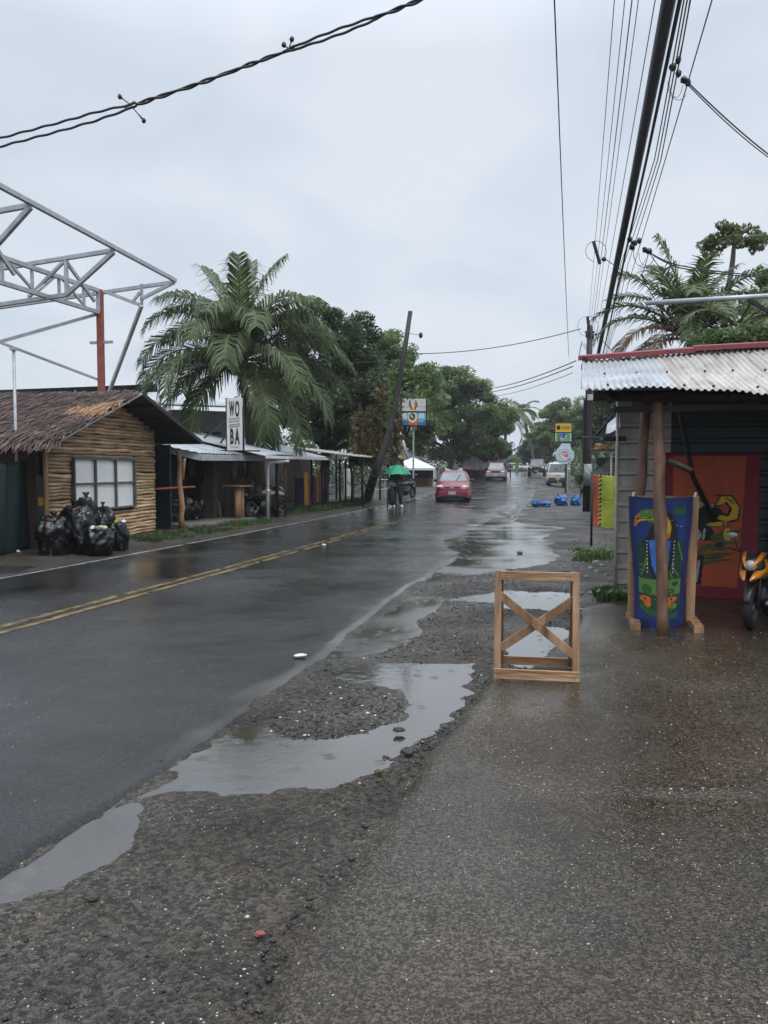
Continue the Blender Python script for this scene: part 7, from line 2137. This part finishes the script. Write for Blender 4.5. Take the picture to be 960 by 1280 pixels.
# skin: one body; local: -y towards the camera, walking away from us and slightly left
HEAD = 1.60
bj_ = {
    'pel': ((0, 0, .90), .135, .11), 'abd': ((0, .01, 1.05), .13, .10), 'che': ((0, .02, 1.25), .155, .11), 'nek0': ((0, .02, 1.40), .075, .065), 'nek': ((0, .01, 1.47), .052, .052), 'hd0': ((0, -.01, 1.55), .075, .088), 'hd1': ((0, -.01, 1.66), .078, .092), 'hd2': ((0, 0, 1.73), .05, .06),
    'shL': ((-.17, .02, 1.37), .062, .06), 'elL': ((-.24, .03, 1.10), .045, .045), 'wrL': ((-.20, -.14, .95), .032, .03), 'haL': ((-.185, -.20, .92), .036, .022),
    'shR': ((.17, .02, 1.37), .062, .06), 'elR': ((.25, -.08, 1.13), .045, .045), 'wrR': ((.14, -.22, 1.27), .032, .03), 'haR': ((.125, -.245, 1.33), .036, .026),
    'hiL': ((-.09, 0, .86), .10, .10), 'knL': ((-.10, -.03, .48), .062, .065), 'anL': ((-.10, .02, .09), .042, .045), 'toL': ((-.11, -.14, .035), .042, .030),
    'hiR': ((.09, 0, .86), .10, .10), 'knR': ((.15, -.14, .49), .062, .065), 'anR': ((.20, .0, .11), .042, .045), 'toR': ((.22, -.16, .04), .042, .030)}
bones = [('pel', 'abd'), ('abd', 'che'), ('che', 'nek0'), ('nek0', 'nek'), ('nek', 'hd0'), ('hd0', 'hd1'), ('hd1', 'hd2'), ('che', 'shL'), ('shL', 'elL'), ('elL', 'wrL'), ('wrL', 'haL'), ('che', 'shR'), ('shR', 'elR'), ('elR', 'wrR'), ('wrR', 'haR'),
         ('pel', 'hiL'), ('hiL', 'knL'), ('knL', 'anL'), ('anL', 'toL'), ('pel', 'hiR'), ('hiR', 'knR'), ('knR', 'anR'), ('anR', 'toR')]
skin_figure('body', bj_, bones, M['skin'], pr)
# clothing over it
cl_ = {k: bj_[k] for k in ('pel', 'abd', 'che', 'nek0', 'shL', 'elL', 'wrL', 'shR', 'elR', 'wrR')}
g = lambda d, a: {k: (p, r1 + a, r2 + a) for k, (p, r1, r2) in d.items()}
skin_figure('jacket', g(cl_, .026), [b for b in bones if b[0] in cl_ and b[1] in cl_], M['jacket'], pr)
tl_ = {k: bj_[k] for k in ('pel', 'hiL', 'knL', 'anL', 'hiR', 'knR', 'anR')}
skin_figure('trousers', g(tl_, .022), [b for b in bones if b[0] in tl_ and b[1] in tl_], M['trousers'], pr)
for k in ('L', 'R'):
    a_ = V(bj_['an' + k][0]); b_ = V(bj_['to' + k][0])
    MB().loft([[a_ + V((x * .05, .06, z)) for x, z in ((-1, -.09), (1, -.09), (.9, .02), (-.9, .02))], [a_ + V((x * .055, -.02, z)) for x, z in ((-1, -.09), (1, -.09), (.9, .0), (-.9, .0))], [b_ + V((x * .052, -.0, z)) for x, z in ((-1, -.035), (1, -.035), (.8, .04), (-.8, .04))], [b_ + V((x * .03, -.06, z)) for x, z in ((-1, -.03), (1, -.03), (.8, .01), (-.8, .01))]]).build('shoe', M['white'], pr, smooth=True)
# fingers
for (h_, dirv, s) in (('haL', V((.05, -.6, -.75)), 1), ('haR', V((-.5, .3, .35)), -1)):
    c = V(bj_[h_][0]); d = dirv.normalized(); sd = d.cross(V((0, 0, 1)) if h_ == 'haL' else V((0, 1, 0))).normalized()
    hb = MB()
    for i, ln in enumerate((.065, .075, .07, .055)):
        q = c + sd * (-.027 + .018 * i); hb.tube([q - d * .02, q + d * ln * .5, q + d * ln * .8 + V((.02 * s, .02, 0)), q + d * ln + V((.03 * s, .035, 0))], [.009, .0085, .008, .006], 7)
    hb.tube([c - sd * .03, c - sd * .045 + d * .03, c - sd * .035 + d * .06], [.011, .010, .008], 7)
    hb.build('fingers', M['skin'], pr, smooth=True)
MB().blob((0, .015, 1.665), (.092, .105, .105), 4, .1, 3, 18, 12, shape=lambda v, d: v if d.z > -.35 and d.y > -.75 or d.z > .35 else v * .8).build('hair', M['hair'], pr, smooth=True)
fc = MB()
fc.blob((0, -.105, 1.60), (.013, .02, .02), 1, 0, 1, 8, 6)
for s in (-1, 1): fc.blob((s * .078, 0, 1.60), (.012, .022, .032), 1, 0, 1, 8, 6)
fc.build('nose_and_ears', M['skin'], pr, smooth=True)
fe_ = MB()
for s in (-1, 1): fe_.blob((s * .032, -.09, 1.625), (.012, .008, .007), 1, 0, 1, 8, 6)
fe_.build('eye', M['plastic'], pr, smooth=True)
MB().blob((0, -.098, 1.555), (.024, .008, .006), 1, 0, 1, 8, 6).build('mouth', M['redpost'], pr)
# grey bundle and the dark long bag below it
XPz = XF[pr.name]
t = thing('grey_bundle', 'grey rolled cloth bundle carried at the left hip of the walking person', 'bundle', XPz @ V((-.20, -.22, .82)), .15)
MB().blob((0, 0, .11), (.17, .12, .11), 5, .25, 2, 20, 14).build('cloth', M['greycloth'], t, smooth=True)
MB().tube([(-.02, 0, .2), (.0, .05, .27), (.04, .08, .30)], .02, 6).build('strap', M['greycloth'], t)
t = thing('long_black_bag', 'long narrow black bag hanging beside the left leg of the walking person', 'bag', XPz @ V((-.22, -.2, .10)), .15)
MB().loft([[V((x * a, y * b, z)) for x, y in ((-1, -.8), (0, -1), (1, -.8), (1, .8), (0, 1), (-1, .8))] for a, b, z in ((.07, .05, 0), (.11, .075, .05), (.125, .08, .35), (.115, .08, .62), (.07, .05, .72))]).build('sack', M['black'], t, smooth=True)
MB().tube([(0, 0, .7), (.03, 0, .78)], .015, 6).build('handle', M['black'], t)
# umbrella
um = thing('umbrella', 'green umbrella held up over the walking person in dark clothes', 'umbrella', XPz @ V((.115, -.26, 1.20)), .15)
tipz = P(497, 581, pg.y).z - (.045 + 1.20); rimz = P(497, 593, pg.y).z - (.045 + 1.20); RU = 17.5 * pg.y / 1000
off_ = V((P(497.5, 590, pg.y).x, pg.y, 0)) - (XPz @ V((.115, -.26, 0))); off_.z = 0
tp_ = V((off_.x, .12, tipz))
MB().tube([(0, 0, -.02), (0, 0, .12)], .016, 8).build('handle', M['plastic'], um, smooth=True)
MB().tube([(0, 0, .1), tp_ + V((0, 0, .05))], .006, 6).build('shaft', M['galv'], um)
mb = MB(); ns = 8; nr = 7; vs = []
for i in range(nr + 1):
    f = i / nr
    for k in range(ns * 4):
        a = 2 * math.pi * k / (ns * 4) + .2; sc = 1 - .055 * (1 - abs(((k % 4) / 2) - 1)) * f
        vs.append((tp_.x + math.cos(a) * RU * f * sc, tp_.y + math.sin(a) * RU * f * sc, tipz - (tipz - rimz) * (f ** 1.9) + (.03 * (1 - abs(((k % 4) / 2) - 1)) * f if f > .8 else 0)))
n4 = ns * 4
for i in range(nr):
    for k in range(n4): mb.add([vs[i * n4 + k], vs[(i + 1) * n4 + k], vs[(i + 1) * n4 + (k + 1) % n4], vs[i * n4 + (k + 1) % n4]], [(0, 1, 2, 3)], a=((k // 4) * .37) % 1)
o = mb.build('canopy', M['umbrella'], um); s_ = o.modifiers.new('t', 'SOLIDIFY'); s_.thickness = .004
rb = MB()
for k in range(ns):
    a = 2 * math.pi * (k * 4) / n4 + .2
    rb.tube([(tp_.x + math.cos(a) * RU * f, tp_.y + math.sin(a) * RU * f, tipz - (tipz - rimz) * (f ** 1.9) - .012) for f in (0, .3, .6, .85, 1)], .005, 4)
rb.build('ribs', M['galv'], um)
MB().tube([tp_ + V((0, 0, .0)), tp_ + V((0, 0, .06))], .008, 6).build('tip', M['plastic'], um)

# ================================================================== overhead wires
def wire(label, pts, r, group=None, sag=0.0, n=24, name='overhead_wire', extend=True):
    """pts: list of world points; passes through them, hanging a little between"""
    out = []
    for a_, b_ in zip(pts[:-1], pts[1:]):
        for i in range(n):
            f = i / n; p = V(a_).lerp(V(b_), f); p.z -= sag * 4 * f * (1 - f); out.append(p)
    out.append(V(pts[-1]))
    if extend:
        d = (out[0] - out[1]).normalized(); out.insert(0, out[0] + d * 8)
    return MB().tube(out, r, 6).solo(name, label, 'wire', M['cable'], group, smooth=True)


WG = 'overhead wires running along the street'
far = 29.8
for (x0, y0, Y0, x1, y1, r, sag, lab) in [
    (693, 0, 7.5, 711, 446, .007, .10, 'thin single wire furthest left, hanging apart from the bundle'),
    (768, 0, 8.0, 736, 402, .0045, .04, 'first thin wire left of the thick black cable, counted from the left'),
    (781, 0, 8.0, 738, 408, .0045, .05, 'second thin wire from the left in the set beside the thick cable'),
    (790, 0, 7.8, 740, 414, .006, .05, 'third thin wire from the left, running just under its neighbour'),
    (798, 0, 7.8, 742, 418, .0045, .06, 'fourth thin wire from the left in the set beside the thick cable'),
    (819, 0, 7.4, 744, 425, .005, .05, 'thin wire running alone just left of the thick black cable'),
    (890, 0, 6.6, 757, 448, .006, .05, 'thin wire furthest right, crossing behind the drop cable')]:
    wire(lab, [P(x0, y0, Y0), P(x1, y1, far)], r, WG, sag)
wire('thick black cable bundle slanting down the right side of the sky', [P(836, 0, 7.4), P(794, 218, 12.2), P(748, 442, far)], .066, WG, 0, name='thick_cable')
wire('slim black cable lashed close along the right side of the thick bundle', [P(850, 0, 7.3), P(808, 200, 11.8), P(753, 446, far)], .020, WG, 0)
for i, (xa, xm, xb) in enumerate([(855, 818, 776), (859, 822, 780), (863, 826, 785)]):
    wire(['left one of the three wires that meet at the splice', 'middle one of the three wires that meet at the splice', 'right one of the three wires that meet at the splice'][i], [P(xa, 0, 7.1), P(xm, 200, 11), P(xb, 330, 18), P(756 + i, 446, far)], .007, WG, .02)


def clump(label, pts, r, extra):
    t = thing('cable_splice', label, 'cable splice', pts[0])
    mb = MB()
    for i, p in enumerate(pts): mb.blob(p, (r * (1 + .3 * (i % 2)), r, r * 1.25), i + 3, .35, 2, 12, 9)
    mb.build('clamps', M['plastic'], t, world=True, smooth=True)
    lp_ = MB()
    for q in extra: lp_.tube(q, r * .10, 5)
    lp_.build('loops', M['cable'], t, world=True, smooth=True)
    return t


def loop_px(cx, cy, rx, ry, Y, a0=0, a1=360, n=18): return [P(cx + rx * math.cos(R(a0 + (a1 - a0) * i / n)), cy + ry * math.sin(R(a0 + (a1 - a0) * i / n)), Y) for i in range(n + 1)]


Yq = 8.6
clump('upper black cable splice with hanging loops where a drop cable leaves to the right', [P(848, 75, Yq), P(841, 84, Yq), P(848, 92, Yq), P(855, 100, Yq), P(860, 103, Yq)], .030,
      [loop_px(848, 105, 13, 20, Yq, 40, 190), loop_px(845, 98, 9, 24, Yq, 20, 160), [P(848, 75, Yq), P(856, 40, 8), P(862, 0, 7.2)]])
wire('drop cable leaving the upper splice down to the right edge', [P(862, 105, Yq), P(975, 204, 9.6)], .008, 'drop cables', .03, extend=False)
wire('second strand of the drop cable leaving the upper splice', [P(860, 106, Yq), P(975, 207, 9.65)], .006, 'drop cables', .045, extend=False)
Yq = 15.5
clump('lower black cable splice with loops in front of the young palm', [P(787, 299, Yq), P(793, 304, Yq), P(799, 301, Yq), P(790, 309, Yq), P(806, 312, Yq), P(811, 314, Yq)], .045,
      [loop_px(805, 318, 13, 16, Yq, 0, 200), loop_px(800, 314, 8, 18, Yq, 30, 190), loop_px(808, 320, 9, 12, Yq, 10, 200)])
for i, (p1, p2, lab) in enumerate([((850, 332), (975, 346), 'upper of the two cables running right from the lower splice'), ((850, 335), (975, 348), 'lower of the two cables running right from the lower splice'), ((835, 345), (885, 400), 'cable dropping steeply from the lower splice into the palm'), ((802, 345), (835, 400), 'thin tail of wire hanging straight below the lower splice')]):
    wire(lab, [P(811, 315, Yq), P(*p1, Yq + .5), P(*p2, Yq + 1.5)], .012 if i < 2 else .008, 'drop cables', .03, extend=False)
for (cx, cy, Y, tilt, lab, a_, b_) in [(746, 316, 17, 8, 'upper black wire spacer bar with a wire loop around it', (754, 322), (862, 392)), (736, 410, 27, 3, 'lower black wire spacer bar with a wire loop near the pole top', (748, 420), (775, 448))]:
    t = thing('wire_spacer', lab, 'wire spacer', P(cx, cy, Y))
    MB().tube([P(cx - tilt * .5, cy - 14, Y), P(cx + tilt * .5, cy + 14, Y)], .035 if Y < 20 else .05, 7).build('bar', M['plastic'], t, world=True)
    lm = MB(); lm.tube(loop_px(cx - 1, cy - 2, 13, 13, Y, 100, 420), .006, 5); lm.build('loop', M['cable'], t, world=True, smooth=True)
    MB().blob(P(cx + 9, cy + 8, Y), (.05, .05, .05), 1, .1, 1, 8, 6).build('clamp', M['plastic'], t, world=True)
    wire('cable running down right from the ' + ('upper' if cy < 350 else 'lower') + ' wire spacer bar', [P(*a_, Y), P(*b_, Y + (-1 if cy < 350 else 1))], .010 if Y < 20 else .012, 'drop cables', .02, extend=False)
for (x0, y0, Y0, x1, y1, Y1, r, sag, lab) in [
    (726, 411, 29.5, 508, 442, 33, .016, .25, 'wire crossing the sky from the right pole to the leaning pole'),
    (720, 451, 29.5, 600, 487, 50, .020, .2, 'upper of the three wires running left from below the pole top'),
    (716, 458, 29.5, 596, 492, 50, .020, .2, 'middle of the three wires running left from below the pole top'),
    (716, 466, 29.5, 600, 497, 50, .012, .2, 'lowest of the three wires running left from below the pole top')]:
    wire(lab, [P(x0, y0, Y0), P(x1, y1, Y1)], r, 'wires crossing above the road', sag, extend=False)
wire('thin wire passing in front of the coconut palm on the left', [P(220, 455, 24), P(520, 449, 33)], .012, 'wires crossing above the road', .1, extend=False)

# twisted pair across the upper left
c3 = [(-60, 190), (0, 178), (80, 157), (160, 134), (250, 104), (360, 63), (450, 30), (525, 0), (600, -34)]
tw_ = thing('twisted_cable', 'pair of twisted cables with two clips slanting across the upper left sky', 'cable', P(-60, 190, 8.6))
for s in (-1, 1):
    xs_ = [c[0] for c in c3]; ys_ = [c[1] for c in c3]; pts = []
    for i in range(260):
        px = -60 + 660 * i / 259; py = np.interp(px, xs_, ys_)
        sep = 5.5 * (1 - min(1, max(0, (px - 120) / 60))) + 1.6
        if px > 360: sep = 1.6 + 3.2 * math.sin((min(px, 480) - 360) / 120 * math.pi)
        ph_ = px / 26 * math.pi
        pts.append(P(px, py + s * sep * (.75 if sep > 2.5 else math.cos(ph_)) + .6 * math.sin(px * .22 + s), 8.6 - 1.6 * (px + 60) / 660 + s * .008 * math.sin(ph_)))
    MB().tube(pts, .0115, 6).build('strand', M['cable'], tw_, world=True, smooth=True)
for (px, py, d1, d2) in [(162, 130, (-12, -9), (18, 21)), (361, 61, (4, -12), (-6, -5))]:
    Y = 8.6 - 1.6 * (px + 60) / 660
    k = MB()
    for d in (d1, d2):
        k.tube([P(px, py, Y), P(px + d[0] * .6, py + d[1] * .6, Y), P(px + d[0], py + d[1], Y)], [.005, .006, .013], 6)
        k.blob(P(px + d[0], py + d[1], Y), (.022, .02, .026), int(px), .3, 2, 8, 6)
    k.tube([P(px - 7, py + 4, Y), P(px, py + 1, Y), P(px + 7, py - 3, Y)], .012, 6)
    k.build('clip', M['plastic'], tw_, world=True, smooth=True)

# ================================================================== bits on the ground
for i, (px, py, r, m_, lab) in enumerate([(325, 1167, .014, 'redpost', 'crumpled red wrapper on the muddy gravel near the camera'), (499, 912, .026, 'trunk', 'dark wet lump lying in the near puddle'), (510, 940, .03, 'trunk', 'dark muddy lump at the edge of the forecourt'),
                                         (473, 965, .02, 'vine', 'small yellowish stone at the bottom edge of the near puddle'), (198, 951, .016, 'trunk', 'dark clod on the wet asphalt edge'), (116, 1122, .018, 'trunk', 'dark clod at the foot of the near puddle on the left'), (650, 605 + 85, .05, 'concrete', 'pale flat stone at the edge of the far puddle')]):
    g0 = G(px, py, .03)
    MB().blob(g0, (r * 1.3, r, r * .6), i + 11, .45, 2, 14, 10).solo('wrapper' if i == 0 else 'clod', lab, 'litter' if i == 0 else 'clod', M[m_], smooth=i > 0)
rs = np.random.RandomState(77)
for i in range(12):
    px, py = [(745, 704), (752, 708), (738, 712), (748, 738), (757, 733), (741, 743), (733, 722), (727, 744), (758, 720), (764, 738), (722, 706), (746, 716)][i]
    q_ = G(px, py)
    r = .02 + .035 * rs.rand()
    MB().blob((q_.x, q_.y, .015), (r * 1.2, r, r * .7), i + 30, .4, 1.5, 12, 9).solo('rubble_stone', 'rough grey stone among the rubble between lime banner and wooden frame', 'stone', M['concrete'], 'rubble stones by the stall corner')
